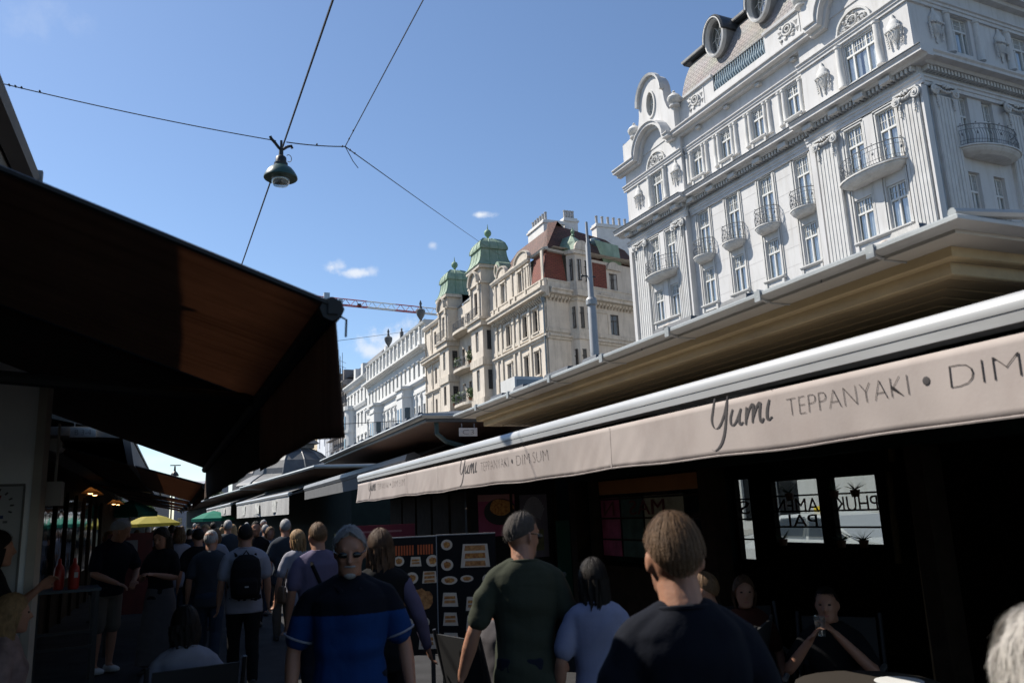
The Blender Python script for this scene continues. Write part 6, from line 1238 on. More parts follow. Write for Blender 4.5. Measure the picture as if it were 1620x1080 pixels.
def limb(mb, pts, rad, seg=10):
    """rounded tapered chain, radius eased between joints"""
    P_, r_l = [], []
    for i in range(len(pts)-1):
        for t in range(4): q = t/4; P_.append(Vector(pts[i]).lerp(Vector(pts[i+1]), q)); r_l.append(rad[i]+(rad[i+1]-rad[i])*q)
    P_.append(Vector(pts[-1])); r_l.append(rad[-1]); mb.tube(P_, r_l, seg, world=True); mb.blob(P_[-1], r_l[-1]*.98, 8, 6, True); mb.blob(P_[0], r_l[0]*.98, 8, 6, True)
HEADR = [(-.120, .026, .026, .066), (-.112, .044, .042, .056), (-.095, .057, .061, .04), (-.065, .065, .078, .022), (-.03, .072, .090, .011), (.0, .0755, .096, .005), (.03, .0765, .099, .0), (.06, .0745, .098, -.004), (.085, .064, .086, -.006), (.105, .044, .06, -.006), (.118, .016, .022, -.006)]
def hair_short(hc, HM, seed, length=.0, grow=.008, back=112, side=76, front=50, strands=0, sl=.04, fluff=.0):
    """hair surface from crown to a hairline that is high over the face and low at the nape; strands laid on it"""
    rr = random.Random(seed); na, npz = 64, 22; mb = MB(); vs = []
    ph = [rr.uniform(0, 6.28) for _ in range(8)]
    def lim(az):      # az 0 = face
        c = (1-math.cos(az))/2; s_ = math.sin(az)**2
        return R(front+(back-front)*c**.8+(side-(front+back)/2)*s_*.9)
    def pos(az, th, g):
        streak = .0012*math.sin(az*17+ph[0]+th)+.0012*math.sin(az*41+ph[1]+2*th)+.0008*math.sin(az*67+ph[2]+th*2)+fluff*(math.sin(az*5+ph[3])*math.sin(th*6+ph[4])+.6*math.sin(az*9+th*9+ph[5]))
        k = 1+(g+streak)/.09; y = .1035*math.cos(az)*math.sin(th)*k-.004; x = .0815*math.sin(az)*math.sin(th)*k; z = .118*math.cos(th)*k+.006
        if th > math.pi/2: nape = 1-.26*(th-math.pi/2); x *= nape; y *= nape
        return Vector((x, y, z))
    for i in range(na):
        az = 2*math.pi*i/na; L = lim(az)
        for j in range(npz+1): q = j/npz; vs.append(pos(az, .02+L*q, grow*(1-max(0, q-.45)**1.5*2.3*(1 if not length else .3))))
    n = npz+1; mb.add(vs, [(i*n+j, ((i+1) % na)*n+j, ((i+1) % na)*n+j+1, i*n+j+1) for i in range(na) for j in range(npz)]); mb.add([vs[i*n] for i in range(na)], [tuple(range(na))])
    if length:      # falls down over the back and sides
        vs = []; k = 16; az0, az1 = R(62), R(298); m_ = 44
        for i in range(m_+1):
            az = az0+(az1-az0)*i/m_; p = pos(az, R(88), grow)
            for j in range(k+1):
                q = j/k; s_ = .006*math.sin(az*31+q*3+ph[6])+.006*math.sin(az*13+q*5); flare = 1+.10*math.sin(q*2.6); vs.append(Vector((p.x*flare*(1-.25*q*q)+s_, (p.y-.01)*(1-.22*q)-.03*q+s_, p.z-length*q*(.92+.08*math.sin(az*7+ph[2])))))
        n2 = k+1; mb.add(vs, [(i*n2+j, (i+1)*n2+j, (i+1)*n2+j+1, i*n2+j+1) for i in range(m_) for j in range(k)])
    for s_ in range(strands):
        az = rr.uniform(0, 2*math.pi); L = lim(az); th = L*rr.random()**.7; g = grow*.9; pts = []
        dz = rr.gauss(0, .12); step = sl/.1/4; wv = rr.gauss(0, .25)
        for t in range(4): a_ = az+dz*t*.25+wv*.06*t; pts.append(pos(a_, min(th+step*t, lim(a_)+.02*t), g+fluff*.2+.0025+rr.uniform(0, .004)+t*rr.uniform(0, .002+fluff*.5)))
        w = Vector((math.cos(az), -math.sin(az), 0))*rr.uniform(.0006, .0012); vv = []
        for t, p in enumerate(pts): vv += [p-w*(1-t*.25), p+w*(1-t*.25)]
        mb.add(vv, [(0, 1, 3, 2), (2, 3, 5, 4), (4, 5, 7, 6)])
    me = mb.mesh('hair', None, True); me.transform(Matrix.Translation(hc) @ HM); return me
def person(label, x, y, rz, h, shirt, legs=None, hairc=None, skin=SKIN, hair='short', sleeve='short', lower='trousers', sit=False, lean=0.0, headyaw=0.0, headpitch=0.0, arms=None, fem=False, vox=.012, stride=.0, seed=1, shoe=(.03, .03, .03), z0=0.0, group='people in the lane', hairkw=None, girth=1.0, sleeve_m=None, tone2=None, fingers=True, crown_z=None):
    t = thing('person', label, 'person', (x, y, z0), R(rz), group); k = h/1.75
    if sit: k = 1.0*(h/1.75)
    UP = .0 if not sit else -.40*k
    X, Y = Vector((1, 0, 0)), Vector((0, 1, 0)); sw = (.172 if fem else .19)*k*girth; hw = (.098 if fem else .09)*k
    hip = Vector((0, 0, .93*k+UP)); L = Matrix.Rotation(R(-lean), 3, 'X')
    def U(v): return hip+L @ (Vector(v)*k-Vector((0, 0, .93*k)))     # upper body, leaning about the hips
    lx, ly = L @ X, L @ Y
    A = {'el': (-.245, -.03, 1.14), 'wl': (-.265, .05, .90), 'er': (.245, -.03, 1.14), 'wr': (.265, .05, .90)}
    if arms: A.update(arms)
    neck = U((0, -.02, 1.46)); hc = U((0, .025, 1.632)); HM = (Matrix.Rotation(R(headyaw), 4, 'Z') @ Matrix.Rotation(R(headpitch), 4, 'X') @ Matrix.Scale(k*1.0, 4)); HM3 = (L.to_4x4() @ HM) if lean else HM
    def Hd(v): return hc+HM3.to_3x3() @ Vector(v)
    b = MB(); ring_loft(b, [(Hd((0, cy, z)), rx*k, ry*k, HM3.to_3x3() @ X/k, HM3.to_3x3() @ Y/k) for z, rx, ry, cy in HEADR], 20)
    b.tube([Hd((0, .098, .03)), Hd((0, .11, .005)), Hd((0, .122, -.022)), Hd((0, .104, -.036))], [.008*k, .011*k, .017*k, .012*k], 8, world=True)
    b.blob(Hd((0, .092, -.066)), (.022*k, .012*k, .012*k), 8, 6, True)
    for s in (-1, 1): b.blob(Hd((s*.081, -.008, -.008)), (.010*k, .021*k, .034*k), 8, 6, True); b.blob(Hd((s*.037, .075, -.02)), (.024*k, .022*k, .024*k), 8, 6, True); b.blob(Hd((s*.03, .088, .04)), (.022*k, .014*k, .012*k), 8, 6, True)
    limb(b, [U((0, -.025, 1.40)), U((0, -.018, 1.49)), hc+Vector((0, -.005, -.05*k))], [(.07 if fem else .078)*k, (.054 if fem else .066)*k, (.053 if fem else .064)*k], 12)
    tor = [(.86, .150, .105, 0), (.93, .168, .112, -.005), (1.0, .160, .108, 0), (1.08, .148, .102, .005), (1.18, .158, .108, .008), (1.30, .172, .118, .005), (1.38, .176, .112, -.005), (1.43, .15, .095, -.015), (1.465, .09, .075, -.02), (1.48, .06, .06, -.02)]
    if fem: tor = [(z, rx*(.98 if z < 1.0 else .88 if z < 1.2 else .9), ry*(1.02 if 1.2 < z < 1.36 else .92), cy+(.012 if 1.2 < z < 1.36 else 0)) for z, rx, ry, cy in tor]
    g_ = girth
    ring_loft(b, [(U((0, cy, z)), rx*k*g_, ry*k*g_, lx, ly) for z, rx, ry, cy in tor])
    for s in (-1, 1): limb(b, [U((s*.05, -.02, 1.465)), U((s*.11, -.018, 1.432)), U((s*(sw/k-.02), -.015, 1.395))], [.035*k, .04*k, .042*k], 8)
    sh = {}
    for s, e, w_ in ((-1, 'el', 'wl'), (1, 'er', 'wr')):
        S_ = U((s*(sw/k-.008), -.015, 1.385)); E_ = U(A[e]); W_ = U(A[w_]); sh[s] = (S_, E_, W_)
        limb(b, [S_, S_.lerp(E_, .5), E_, E_.lerp(W_, .35), W_], [.048*k*g_, .047*k*g_, .040*k, .042*k, .027*k])
        fd = (W_-E_).normalized(); bend = ly; pal = fd.cross(bend); pal = pal.normalized() if pal.length > .1 else X
        curl = (fd*.8+(-pal.cross(fd))*.0+Vector((-s*.5, .15, 0))*.5).normalized(); wd = fd.cross(curl); wd = wd.normalized() if wd.length > .05 else Y
        pw = ly-fd*ly.dot(fd); pw = pw.normalized() if pw.length > .05 else X      # across the palm
        pn = fd.cross(pw)*(-1 if s > 0 else 1)
        ring_loft(b, [(W_+fd*(q*k), a*k, c*k, pw, pn) for q, a, c in ((-.01, .026, .02), (.02, .034, .018), (.06, .041, .016), (.088, .04, .014))], 12)
        if fingers:
            for f in range(4):
                o = W_+fd*.085*k+pw*((.03-.02*f)*k); ln = (.072, .08, .075, .058)[f]*k; c1 = o+fd*ln*.45+pn*(-.1*ln); c2 = c1+(fd*.8-pn*.6)*ln*.35; c3 = c2+(fd*.3-pn*.9)*ln*.3
                b.tube([o-fd*.01, c1, c2, c3], [.0095*k, .009*k, .0085*k, .007*k], 7, world=True)
            o = W_+fd*.025*k+pw*.032*k; b.tube([o, o+(fd*.6+pw*.7)*.03*k, o+(fd*.95+pw*.45)*.06*k-pn*.01], [.012*k, .0105*k, .008*k], 7, world=True)
    st = stride
    if sit: J = {s: (Vector((s*hw, .0, hip.z-.02)), Vector((s*(hw+.03), .42*k, .50*k)), Vector((s*(hw+.02), .40*k, .09*k))) for s in (-1, 1)}
    else: J = {s: (Vector((s*hw, 0, .90*k)), Vector((s*hw*1.02, s*st*.5+.02, .49*k)), Vector((s*hw*1.02, s*st*1.0-.02-(.06 if s*st < 0 else 0), .085*k+(.05 if s*st < 0 else 0)))) for s in (-1, 1)}
    for s in (-1, 1):
        H_, K_, N_ = J[s]; limb(b, [H_, H_.lerp(K_, .4), K_, K_.lerp(N_, .3), N_], [.088*k, .08*k, .056*k, .056*k, .036*k], 12); limb(b, [N_, N_+Vector((0, .13*k, -.045*k))], [.036*k, .03*k], 8)
    body = link('body', remesh(b, vox, 3, 'body'), t, skin)
    # shirt
    if shirt:
        b = MB(); ex = .017*k; hem = .80 if not sit and lean < 8 else .89
        tt_ = [(hem, .190 if not fem else .176, .134, 0), (.9, .190 if not fem else .178, .135, 0)]+[(z, rx+.018, ry+.016, cy) for z, rx, ry, cy in tor if .95 < z < 1.40]+[(1.432, .172, .108, -.014), (1.462, .132, .096, -.018), (1.487, .092, .085, -.02), (1.502, .08, .078, -.02)]
        ring_loft(b, [(U((0, cy, z)), rx*k*(g_ if z < 1.4 else 1), ry*k*(g_ if z < 1.4 else 1), lx, ly) for z, rx, ry, cy in tt_], 22)
        for s in (-1, 1):
            S_, E_, W_ = sh[s]; limb(b, [U((s*.06, -.02, 1.470)), U((s*.12, -.018, 1.435)), S_+Vector((-s*.005, 0, .002))], [.045*k, .052*k, .060*k*g_], 10)
            if sleeve == 'short': e1 = S_.lerp(E_, .72); limb(b, [S_+Vector((-s*.012, 0, 0)), S_.lerp(E_, .3), e1], [.063*k*g_, .066*k*g_, .066*k*g_], 14)
            elif sleeve == 'long': limb(b, [S_, S_.lerp(E_, .5), E_, E_.lerp(W_, .5), E_.lerp(W_, .95)], [.064*k*g_, .061*k*g_, .056*k, .05*k, .04*k], 12)
            elif sleeve == 'vest': limb(b, [S_+Vector((-s*.04, 0, .01)), S_+Vector((-s*.01, 0, 0))], [.06*k, .058*k], 10)
        me = remesh(b, vox, 6, 'shirt'); wrinkle(me, (.011 if vox < .0085 else .007)*k, seed); so_ = link('shirt', me, t, shirt)
        if sleeve == 'short' and vox < .0125 and not tone2:
            b = MB(); b.tube([U((.082*math.cos(R(a)), -.02+.079*math.sin(R(a)), 1.492+.012*math.cos(R(a+90)))) for a in range(0, 360, 15)], .0085*k, 6, True, True); link('neckband', b.mesh('neckband', shirt, True), so_)
        if tone2:
            me.materials.append(tone2[0]); zc = tone2[1]
            for p in me.polygons:
                if p.center.z < zc: p.material_index = 1
        if sleeve_m:
            b = MB()
            for s in (-1, 1): S_, E_, W_ = sh[s]; limb(b, [S_, S_.lerp(E_, .5), E_, E_.lerp(W_, .5), E_.lerp(W_, .95)], [.061*k, .057*k, .05*k, .045*k, .036*k], 12)
            me = remesh(b, vox, 4, 'sleeves'); wrinkle(me, .005, seed+1); link('sleeves', me, t, sleeve_m)
    # lower garment
    if legs:
        b = MB()
        if lower == 'skirt':
            ring_loft(b, [(Vector((0, 0, z*k)), a*k, c*k, X, Y) for z, a, c in ((.12, .26, .22), (.4, .235, .19), (.7, .205, .16), (.9, .185, .135), (1.03, .155, .115))], 22)
        else:
            ring_loft(b, [(U((0, cy, z)), (rx+.014)*k*g_, (ry+.014)*k*g_, lx, ly) for z, rx, ry, cy in tor if z < 1.06], 20)
            for s in (-1, 1):
                H_, K_, N_ = J[s]
                if lower == 'shorts': limb(b, [H_, H_.lerp(K_, .5), H_.lerp(K_, .95)], [.1*k, .095*k, .085*k], 12)
                else: limb(b, [H_, H_.lerp(K_, .45), K_, K_.lerp(N_, .4), N_+Vector((0, 0, .0))], [.1*k, .09*k, .07*k, .066*k, .056*k], 12)
        me = remesh(b, vox, 4, 'trousers'); wrinkle(me, .006, seed+3); link('skirt' if lower == 'skirt' else lower, me, t, legs)
    for s in (-1, 1):
        b = MB(); N_ = J[s][2]; ring_loft(b, [(N_+Vector((0, q*k, -.04*k-.0*q)), a*k, c*k, X, Z) for q, a, c in ((-.065, .02, .025), (-.05, .036, .042), (0, .042, .046), (.07, .048, .04), (.14, .045, .032), (.185, .03, .022), (.2, .012, .012))], 12); link('shoe', b.mesh('shoe', mat('shoe_%d' % int(shoe[0]*1000), shoe, .6), True), t)
    if hairc:
        kw = dict(seed=seed); kw.update({'short': dict(strands=500 if vox < .013 else 0), 'long': dict(length=.30*1, strands=400 if vox < .013 else 0, grow=.016, side=92, back=118), 'bob': dict(length=.14, strands=300 if vox < .013 else 0, grow=.016, side=92, back=118), 'buzz': dict(grow=.011, back=112, front=46, strands=1500, sl=.008), 'bald': dict(grow=.004, front=95, side=105, strands=0)}[hair]); kw.update(hairkw or {})
        me = hair_short(hc, HM3, **kw); me.materials.append(hairc); link('hair', me, t)
    t['_h'] = 0; del t['_h']
    return t, dict(hc=hc, HM=HM3, sh=sh, U=U, J=J, k=k, Hd=Hd)
def glasses(t, d, dark=True, name='sunglasses'):
    b = MB(); Hd = d['Hd']
    for s in (-1, 1): b.blob(Hd((s*.033, .097, .012)), (.03, .006, .016), 10, 6, True); b.tube([Hd((s*.062, .098, .018)), Hd((s*.083, .06, .02)), Hd((s*.086, -.01, .012))], .003, 5, world=True)
    b.tube([Hd((-.012, .104, .014)), Hd((.012, .104, .014))], .003, 5, world=True); link(name, b.mesh(name, mat('black_lens', (.008, .008, .008), .2, 0), True), t)
def eyes(t, d):
    Hd = d['Hd']
    for s in (-1, 1): b = MB(); b.blob(Hd((s*.031, .093, .012)), (.013, .008, .007), 8, 6, True); link('eye', b.mesh('eye', mat('dark_eye', (.02, .015, .012), .2), True), t)
    b = MB(); b.blob(Hd((0, .099, -.068)), (.021, .006, .006), 8, 6, True); link('mouth', b.mesh('mouth', mat('lips', (.28, .10, .08), .5), True), t)
HBR = mat('light_brown_hair', (.125, .072, .036), .6, .25, 30, .3, 200, spec=.2, stain=(.045, .026, .014, .85, (130, 130, 9))); HDK = mat('dark_hair', (.012, .009, .007), .6, .3, 30, .3, 200, spec=.15, stain=(.004, .003, .003, .85, (130, 130, 9))); HGY = mat('grey_hair', (.27, .265, .26), .6, .15, 30, .3, 200, spec=.4, stain=(.16, .155, .15, .85, (130, 130, 9)))
HBL = mat('blond_hair', (.26, .16, .075), .6, .25, 30, .3, 200, spec=.2, stain=(.11, .065, .03, .85, (130, 130, 9))); HMB = mat('brown_hair', (.07, .038, .02), .6, .3, 30, .3, 200, spec=.2, stain=(.024, .013, .008, .85, (130, 130, 9))); HST = mat('stubble_hair', (.055, .045, .038), .8, .2, 80, .5, 400); HWT = mat('white_fluffy_hair', (.50, .47, .43), .7, .15, 30, .3, 200, stain=(.26, .24, .22, .85, (130, 130, 9)))
NAVY = cloth('navy_cotton', (0.0041, 0.0054, 0.0102)); OLV = cloth('olive_cotton', (.034, .038, .026)); WHT = cloth('white_cotton', (0.2244, 0.2244, 0.2584)); BLKC = cloth('black_cotton', (0.0068, 0.0068, 0.0075)); LAV = cloth('lavender_cotton', (0.1020, 0.0884, 0.1428)); GRB = cloth('grey_blue_cotton', (0.0306, 0.0374, 0.0476)); DJN = cloth('dark_denim', (0.0082, 0.0109, 0.0190)); LJN = cloth('light_denim', (0.0238, 0.0374, 0.0612)); BEI = cloth('beige_cotton', (0.0952, 0.0816, 0.0680)); GRYC = cloth('grey_cotton', (0.0816, 0.0748, 0.0782)); BLU = cloth('blue_pique', (0.0054, 0.0306, 0.1156)); FLO = cloth('floral_cotton', (0.2312, 0.1632, 0.1496), .4); RUST = cloth('rust_cotton', (0.0612, 0.0204, 0.0122)); WBL = cloth('pale_blue_cotton', (.20, .21, .30))
# 1 man in navy, back view
p1, d1 = person('man with light brown hair in a navy T-shirt, seen from behind, in front of everyone', 1.375, 2.08, -14, 1.715, NAVY, DJN, HBR, vox=.0075, seed=3, headyaw=-8, hairkw=dict(strands=7000, sl=.04, grow=.010, back=110, side=60), girth=.97, arms={'el': (-.25, -.02, 1.13), 'wl': (-.25, .1, .92), 'er': (.25, -.02, 1.13), 'wr': (.25, .12, .93)})
# 2 man in olive
p2, d2 = person('man with cropped hair and sunglasses in an olive T-shirt, head turned right', 1.80, 4.26, -18, 1.735, OLV, DJN, HST, hair='buzz', vox=.008, seed=5, headyaw=-52, headpitch=-10, girth=.98, arms={'el': (-.29, -.03, 1.13), 'wl': (-.36, .03, .90), 'er': (.26, .0, 1.13), 'wr': (.24, .16, .97)})
glasses(p2, d2); b = MB(); b.blob(d2['Hd']((0, .062, -.085)), (.052, .05, .04), 12, 8, True); link('beard', b.mesh('beard', HST, True), p2)
# 3 old man facing the camera
p3, d3 = person('older grey haired man in a navy and blue polo shirt walking towards the camera', .875, 4.48, 169, 1.695, NAVY, DJN, HGY, vox=.008, seed=8, headpitch=-14, girth=1.1, tone2=(BLU, 1.27), hairkw=dict(strands=2600, sl=.035, back=112, side=80, front=30, grow=.012, fluff=.002), arms={'el': (-.30, -.02, 1.12), 'wl': (-.33, .06, .88), 'er': (.30, -.02, 1.12), 'wr': (.31, .05, .87)})
glasses(p3, d3); Hd = d3['Hd']; b = MB(); b.blob(Hd((0, .080, -.102)), (.036, .024, .024), 10, 7, True); b.blob(Hd((0, .098, -.052)), (.032, .010, .008), 8, 5, True); link('beard', b.mesh('beard', HGY, True), p3)
U = d3['U']; b = MB(); b.add([U((-.045, .088, 1.44)), U((.045, .088, 1.44)), U((0, .128, 1.34)), U((0, .118, 1.42))], [(0, 3, 2), (3, 1, 2)]); link('undershirt', b.mesh('undershirt', WHT), p3)
b = MB()
for s in (-1, 1): b.tube([U((s*.075, -.03, 1.475)), U((s*.085, .04, 1.46)), U((s*.05, .10, 1.43)), U((s*.008, .128, 1.34))], [.012, .016, .017, .01], 6, world=True)
link('collar', b.mesh('collar', NAVY, True), p3)
for s in (-1, 1):
    S_, E_, W_ = d3['sh'][s]; c = S_.lerp(E_, .74); ax = (E_-S_).normalized(); o1 = ax.orthogonal().normalized(); o2 = ax.cross(o1); b = MB(); b.tube([c+(o1*math.cos(R(a))+o2*math.sin(R(a)))*.078 for a in range(0, 360, 20)], .006, 5, True, True); link('sleeve_trim', b.mesh('sleeve_trim', WHT), p3)
S_, E_, W_ = d3['sh'][-1]; ax = (W_-E_).normalized(); o1 = ax.orthogonal().normalized(); o2 = ax.cross(o1); c = E_.lerp(W_, .93); b = MB(); b.tube([c+(o1*math.cos(R(a))+o2*math.sin(R(a)))*.032 for a in range(0, 360, 20)], .008, 5, True, True); b.blob(c+Vector((-.03, .012, 0)), (.012, .02, .02), 8, 6, True); link('wristwatch', b.mesh('wristwatch', mat('watch_steel', (.5, .5, .5), .3), True), p3)
# 4 woman with long brown hair
p4, d4 = person('woman with long brown hair in a black vest with lavender sleeves, walking away', 1.30, 5.58, -4, 1.66, BLKC, BLKC, HMB, hair='long', sleeve='vest', sleeve_m=LAV, fem=True, vox=.01, seed=11, stride=.12, hairkw=dict(length=.26, strands=700, sl=.1), arms={'el': (.27, -.03, 1.13), 'wl': (-.26, .06, .9), 'er': (.27, -.03, 1.14), 'wr': (.34, .03, .92), 'el': (-.25, -.03, 1.14)})
# 5 man with backpack
p5, d5 = person('man in a white T-shirt with a black backpack, walking away', .72, 9.7, 0, 1.73, WHT, BLKC, HDK, vox=.012, seed=13, stride=-.16, girth=1.05)
def backpack(t, d, m, k=1.0):
    U = d['U']; b = MB(); X, Y = Vector((1, 0, 0)), Vector((0, 1, 0))
    ring_loft(b, [(U((0, -.19-o, z)), a, c, X, Y) for z, a, c, o in ((.96, .10, .05, 0), (.98, .145, .085, .0), (1.1, .16, .105, .01), (1.28, .155, .1, .005), (1.38, .13, .08, -.01), (1.43, .07, .04, -.02))], 20)
    ring_loft(b, [(U((0, -.29, z)), a, c, X, Y) for z, a, c in ((1.0, .09, .03), (1.02, .115, .045), (1.15, .115, .045), (1.18, .09, .03))], 16)
    me = remesh(b, .011, 3, 'backpack'); wrinkle(me, .004, 4); o = link('backpack', me, t, m); b = MB()
    for s in (-1, 1): b.tube([U((s*.10, -.12, 1.42)), U((s*.125, -.02, 1.475)), U((s*.13, .1, 1.38)), U((s*.16, .11, 1.2)), U((s*.17, -.05, 1.08))], .016, 6, world=True)
    link('strap', b.mesh('strap', m), o); b = MB(); b.tube([U((-.03, -.16, 1.43)), U((0, -.17, 1.475)), U((.03, -.16, 1.43))], .008, 5, world=True); link('handle', b.mesh('handle', m), o)
    b = MB(); b.box(-.02, .02, -.347, -.343, 1.09*d['k'], 1.105*d['k']); link('badge', b.mesh('badge', mat('pale_badge', (.3, .3, .3))), o)
backpack(p5, d5, cloth('black_nylon', (0.0068, 0.0068, 0.0075)))
# 6 blonde woman with bag
p6, d6 = person('blonde woman in a white T-shirt and beige trousers carrying a brown shoulder bag', 1.40, 10.5, 12, 1.63, WHT, BEI, HBL, hair='long', fem=True, vox=.013, seed=17, stride=.14, headyaw=25, hairkw=dict(length=.22))
U = d6['U']; b = MB(); ring_loft(b, [(U((-.22, -.02, z)), a, c, Vector((0, 1, 0)), Vector((1, 0, 0))) for z, a, c in ((.84, .08, .03), (.86, .13, .05), (1.0, .12, .045), (1.06, .09, .03))], 14); o = link('shoulder_bag', remesh(b, .012, 3, 'bag'), p6, mat('brown_leather', (.10, .055, .03), .5, .2, 12)); b = MB(); b.tube([U((-.22, .06, 1.04)), U((-.12, .06, 1.46)), U((-.1, -.06, 1.46)), U((-.22, -.08, 1.04))], .01, 5, world=True); link('strap', b.mesh('strap', MATS['brown_leather']), o)
# 7 man in lavender with strap
p7, d7 = person('man with fair hair in a lavender shirt with a dark strap over the shoulder', 1.22, 7.75, 4, 1.72, LAV, DJN, HBR, vox=.012, seed=19, girth=1.04, stride=.1)
U = d7['U']; b = MB(); b.tube([U((-.1, .08, 1.43)), U((-.11, -.03, 1.475)), U((-.08, -.13, 1.38)), U((.0, -.14, 1.2)), U((.12, -.13, 1.02))], .018, 6, world=True); link('strap', b.mesh('strap', MATS['black_nylon']), p7)
# 8 grey haired man left of the backpack
person('grey haired man in a grey blue T-shirt and light jeans, left of the backpack', .40, 10.9, -6, 1.68, GRB, LJN, HGY, hair='bald', vox=.013, seed=23, stride=-.12, headyaw=-20)
# 9 seated woman in white, back view
p9, d9 = person('woman with black hair in a white T-shirt sitting with her back to the camera', .08, 5.62, 4, 1.62, WHT, DJN, HDK, hair='bob', sit=True, fem=True, vox=.01, seed=29, lean=8, hairkw=dict(strands=300, length=.16), arms={'el': (-.27, .08, 1.16), 'wl': (-.2, .28, 1.08), 'er': (.29, .06, 1.14), 'wr': (.24, .28, 1.06)})
# 10 blonde seated at lower left
p10, d10 = person('long haired blonde woman in a floral top sitting at the lower left corner', -1.02, 6.42, -80, 1.74, FLO, DJN, HBL, hair='long', sit=True, fem=True, vox=.012, seed=31, headyaw=10, sleeve='long', hairkw=dict(length=.3, strands=300)); eyes(p10, d10)
chair('black armchair under the blonde woman at the lower left', -1.02, 6.42, R(-80))
# 11 dark haired woman reaching
p11, d11 = person('woman with long dark hair reaching her arm out beside the white pier', -1.24, 7.0, -70, 1.76, BLKC, DJN, HDK, hair='long', sleeve='vest', fem=True, vox=.011, seed=37, arms={'el': (-.2, .16, 1.15), 'wl': (-.10, .34, 1.33)})
# 12 man bending over the table
p12, d12 = person('man in a navy polo shirt leaning over the high table at left', -.80, 11.75, 215, 1.90, NAVY, BEI, HGY, lower='shorts', vox=.012, seed=41, lean=16, headpitch=-20, headyaw=50, shoe=(.5, .5, .5), arms={'el': (-.27, .12, 1.16), 'wl': (-.1, .34, 1.12), 'er': (.27, .12, 1.16), 'wr': (.12, .36, 1.12)}, girth=1.05)
# 13 woman in long skirt
p13, d13 = person('woman in a black top and long grey skirt looking down at her phone', -.16, 11.3, 150, 1.73, BLKC, GRYC, HDK, hair='long', lower='skirt', fem=True, vox=.012, seed=43, headpitch=-18, arms={'el': (-.22, .06, 1.14), 'wl': (-.06, .26, 1.2), 'er': (.22, .06, 1.14), 'wr': (.06, .28, 1.2)}); eyes(p13, d13)
b = MB(); U = d13['U']; c = U((0, .34, 1.26)); b.box(c.x-.035, c.x+.035, c.y-.005, c.y+.005, c.z-.07, c.z+.07); link('phone', b.mesh('phone', mat('phone_black', (.01, .01, .01), .2)), p13)
# 14 girl behind the man in navy
person('girl with long dark hair in a pale blue T-shirt, left of the navy T-shirt', 2.13, 4.05, -20, 1.47, WBL, DJN, HDK, hair='long', fem=True, vox=.01, seed=47, hairkw=dict(length=.30, strands=500, sl=.1))
# 15-17 diners under the awning
person('fair haired diner whose head shows behind the man in navy', 3.40, 4.80, 40, 1.66, GRYC, DJN, HBR, sit=True, vox=.013, seed=53, group='diners under the awning')
p16, d16 = person('diner in black drinking with both hands raised to his face', 3.98, 4.30, 128, 1.52, BLKC, DJN, HDK, sit=True, vox=.011, seed=59, group='diners under the awning', arms={'el': (-.30, .2, 1.2), 'wl': (-.07, .24, 1.46), 'er': (.30, .2, 1.18), 'wr': (.10, .28, 1.42)}); eyes(p16, d16)
p17, d17 = person('diner with hair tied back facing the camera beside the man drinking', 3.95, 5.12, 150, 1.55, RUST, DJN, HMB, sit=True, fem=True, vox=.013, seed=61, group='diners under the awning', hair='bob'); eyes(p17, d17)
for lab, x, y, rz in (('black armchair under the fair haired diner', 3.40, 4.80, 40), ('black armchair under the diner drinking', 3.98, 4.30, 128), ('black armchair under the diner with tied hair', 3.95, 5.12, 150)): chair(lab, x, y, R(rz))
b = MB(); U = d16['U']; c = U((.02, .30, 1.52)); b.lathe(c.x, c.y, c.z-.06, [(.028, 0), (.034, .12)], 12); cp = b.build('drinking_glass', glass_mat('clear_glass', (.2, .2, .2), .1, .05, .8), None, True); cp.parent = None; cp.matrix_world = p16.matrix_basis; tag(cp, 'glass in the hands of the diner in black', 'glass')
# 18 fluffy grey head in the lower right corner
person('person with fluffy white grey hair cut off by the lower right corner', 1.425, 1.005, -35, 1.515, GRYC, DJN, HWT, vox=.012, seed=67, hairkw=dict(grow=.022, strands=9000, sl=.05, fluff=.006, back=116, side=104))
# 19 seated person half hidden by the man in olive
person('person in a grey top and blue jeans sitting beside the menu boards, half hidden', 2.1, 5.45, -75, 1.62, GRYC, cloth('blue_denim', (0.0340, 0.0816, 0.2040)), HMB, sit=True, vox=.011, seed=71, arms={'el': (-.26, -.1, 1.12), 'wl': (-.16, .16, 1.08), 'er': (.26, .0, 1.14), 'wr': (.16, .24, 1.08)})
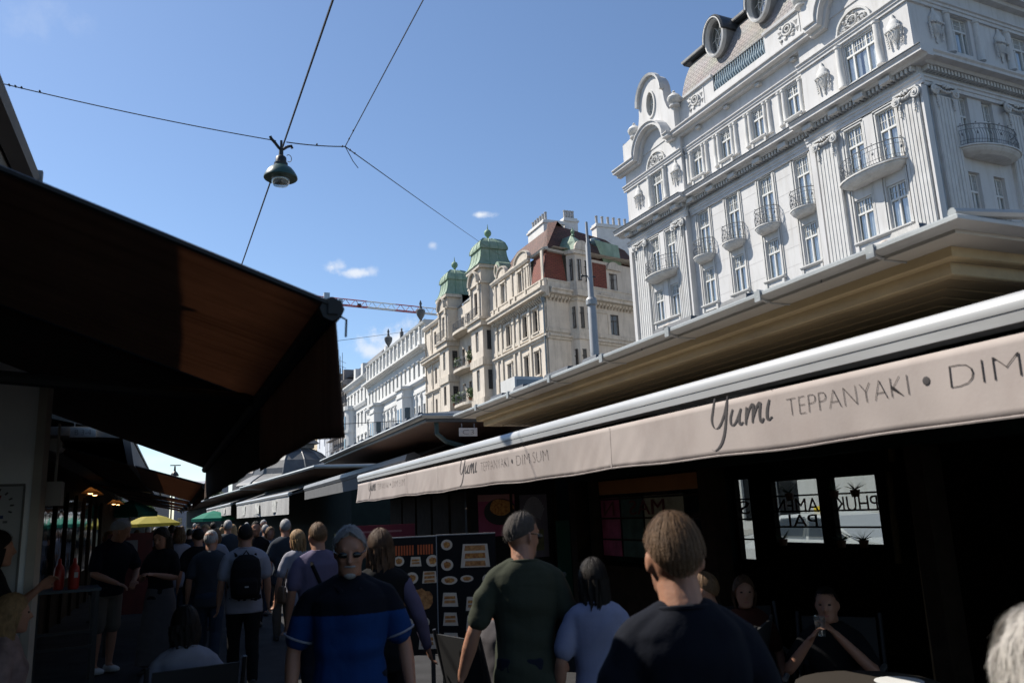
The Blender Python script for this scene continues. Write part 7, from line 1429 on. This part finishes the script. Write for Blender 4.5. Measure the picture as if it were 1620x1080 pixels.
# the crowd farther down the lane: four figures built once, then copied
protos = []
for i, (sm, lm, hm, hs, fem) in enumerate(((BLKC, DJN, HDK, 'short', False), (WHT, LJN, HBR, 'bob', True), (GRB, BEI, HGY, 'short', False), (RUST, BLKC, HBL, 'long', True))):
    protos.append(person('x', 0, 0, 0, 1.72 if not fem else 1.66, sm, lm, hm, hair=hs, fem=fem, vox=.022, seed=80+i, stride=.14*(1 if i % 2 else -1), group='crowd far down the lane', fingers=False)[0])
crowd = [(.30, 12.9, 5), (.98, 13.2, -10), (1.55, 13.0, 0), (.05, 14.6, 20), (.62, 14.9, 0), (1.30, 15.2, 175), (-.25, 16.4, -15), (.35, 17.0, 10), (.95, 17.4, 0), (1.7, 16.8, 190), (-.1, 19.0, 0), (.6, 19.6, 160), (1.2, 20.1, -5), (1.85, 19.2, 0), (-.35, 21.8, 180), (.3, 22.4, 0), (.9, 23.3, 10), (1.6, 22.8, 0), (2.2, 23.5, 200), (-.6, 25.5, 0), (.1, 26.5, 180), (.8, 27.4, 0), (1.5, 26.9, 0), (2.1, 28.0, -10), (-.9, 30, 0), (0, 31, 10), (.7, 32, 190), (1.5, 31.4, 0), (2.0, 33, 0), (-.8, 36, 0), (.2, 37, 180), (1.1, 38, 0), (1.8, 37, 0), (-.3, 41, 5), (.8, 43, 0), (1.6, 42, 185), (-1.1, 27.2, 30), (-1.3, 22.6, 80), (-1.2, 17.8, 95)]
what = ('dark haired man in black', 'woman in white with bobbed hair', 'grey haired man in grey blue', 'blonde woman in rust red'); used = [False]*4; order = {}
ordw = ('first', 'second', 'third', 'fourth', 'fifth', 'sixth', 'seventh', 'eighth', 'ninth', 'tenth')
for i, (x, y, rz) in enumerate(crowd):
    k = (i*7+i//4) % 4; src = protos[k]; o = src if not used[k] else copy_tree(src); used[k] = True; n_ = order.get(k, 0); order[k] = n_+1
    o.location = (x, y, 0); o.rotation_euler = (0, 0, R(rz)); s_ = rnd.uniform(.95, 1.06); o.scale = (s_, s_, s_)
    o['label'] = '%s in the far crowd, %s nearest' % (what[k], ordw[n_] if n_ else 'the')
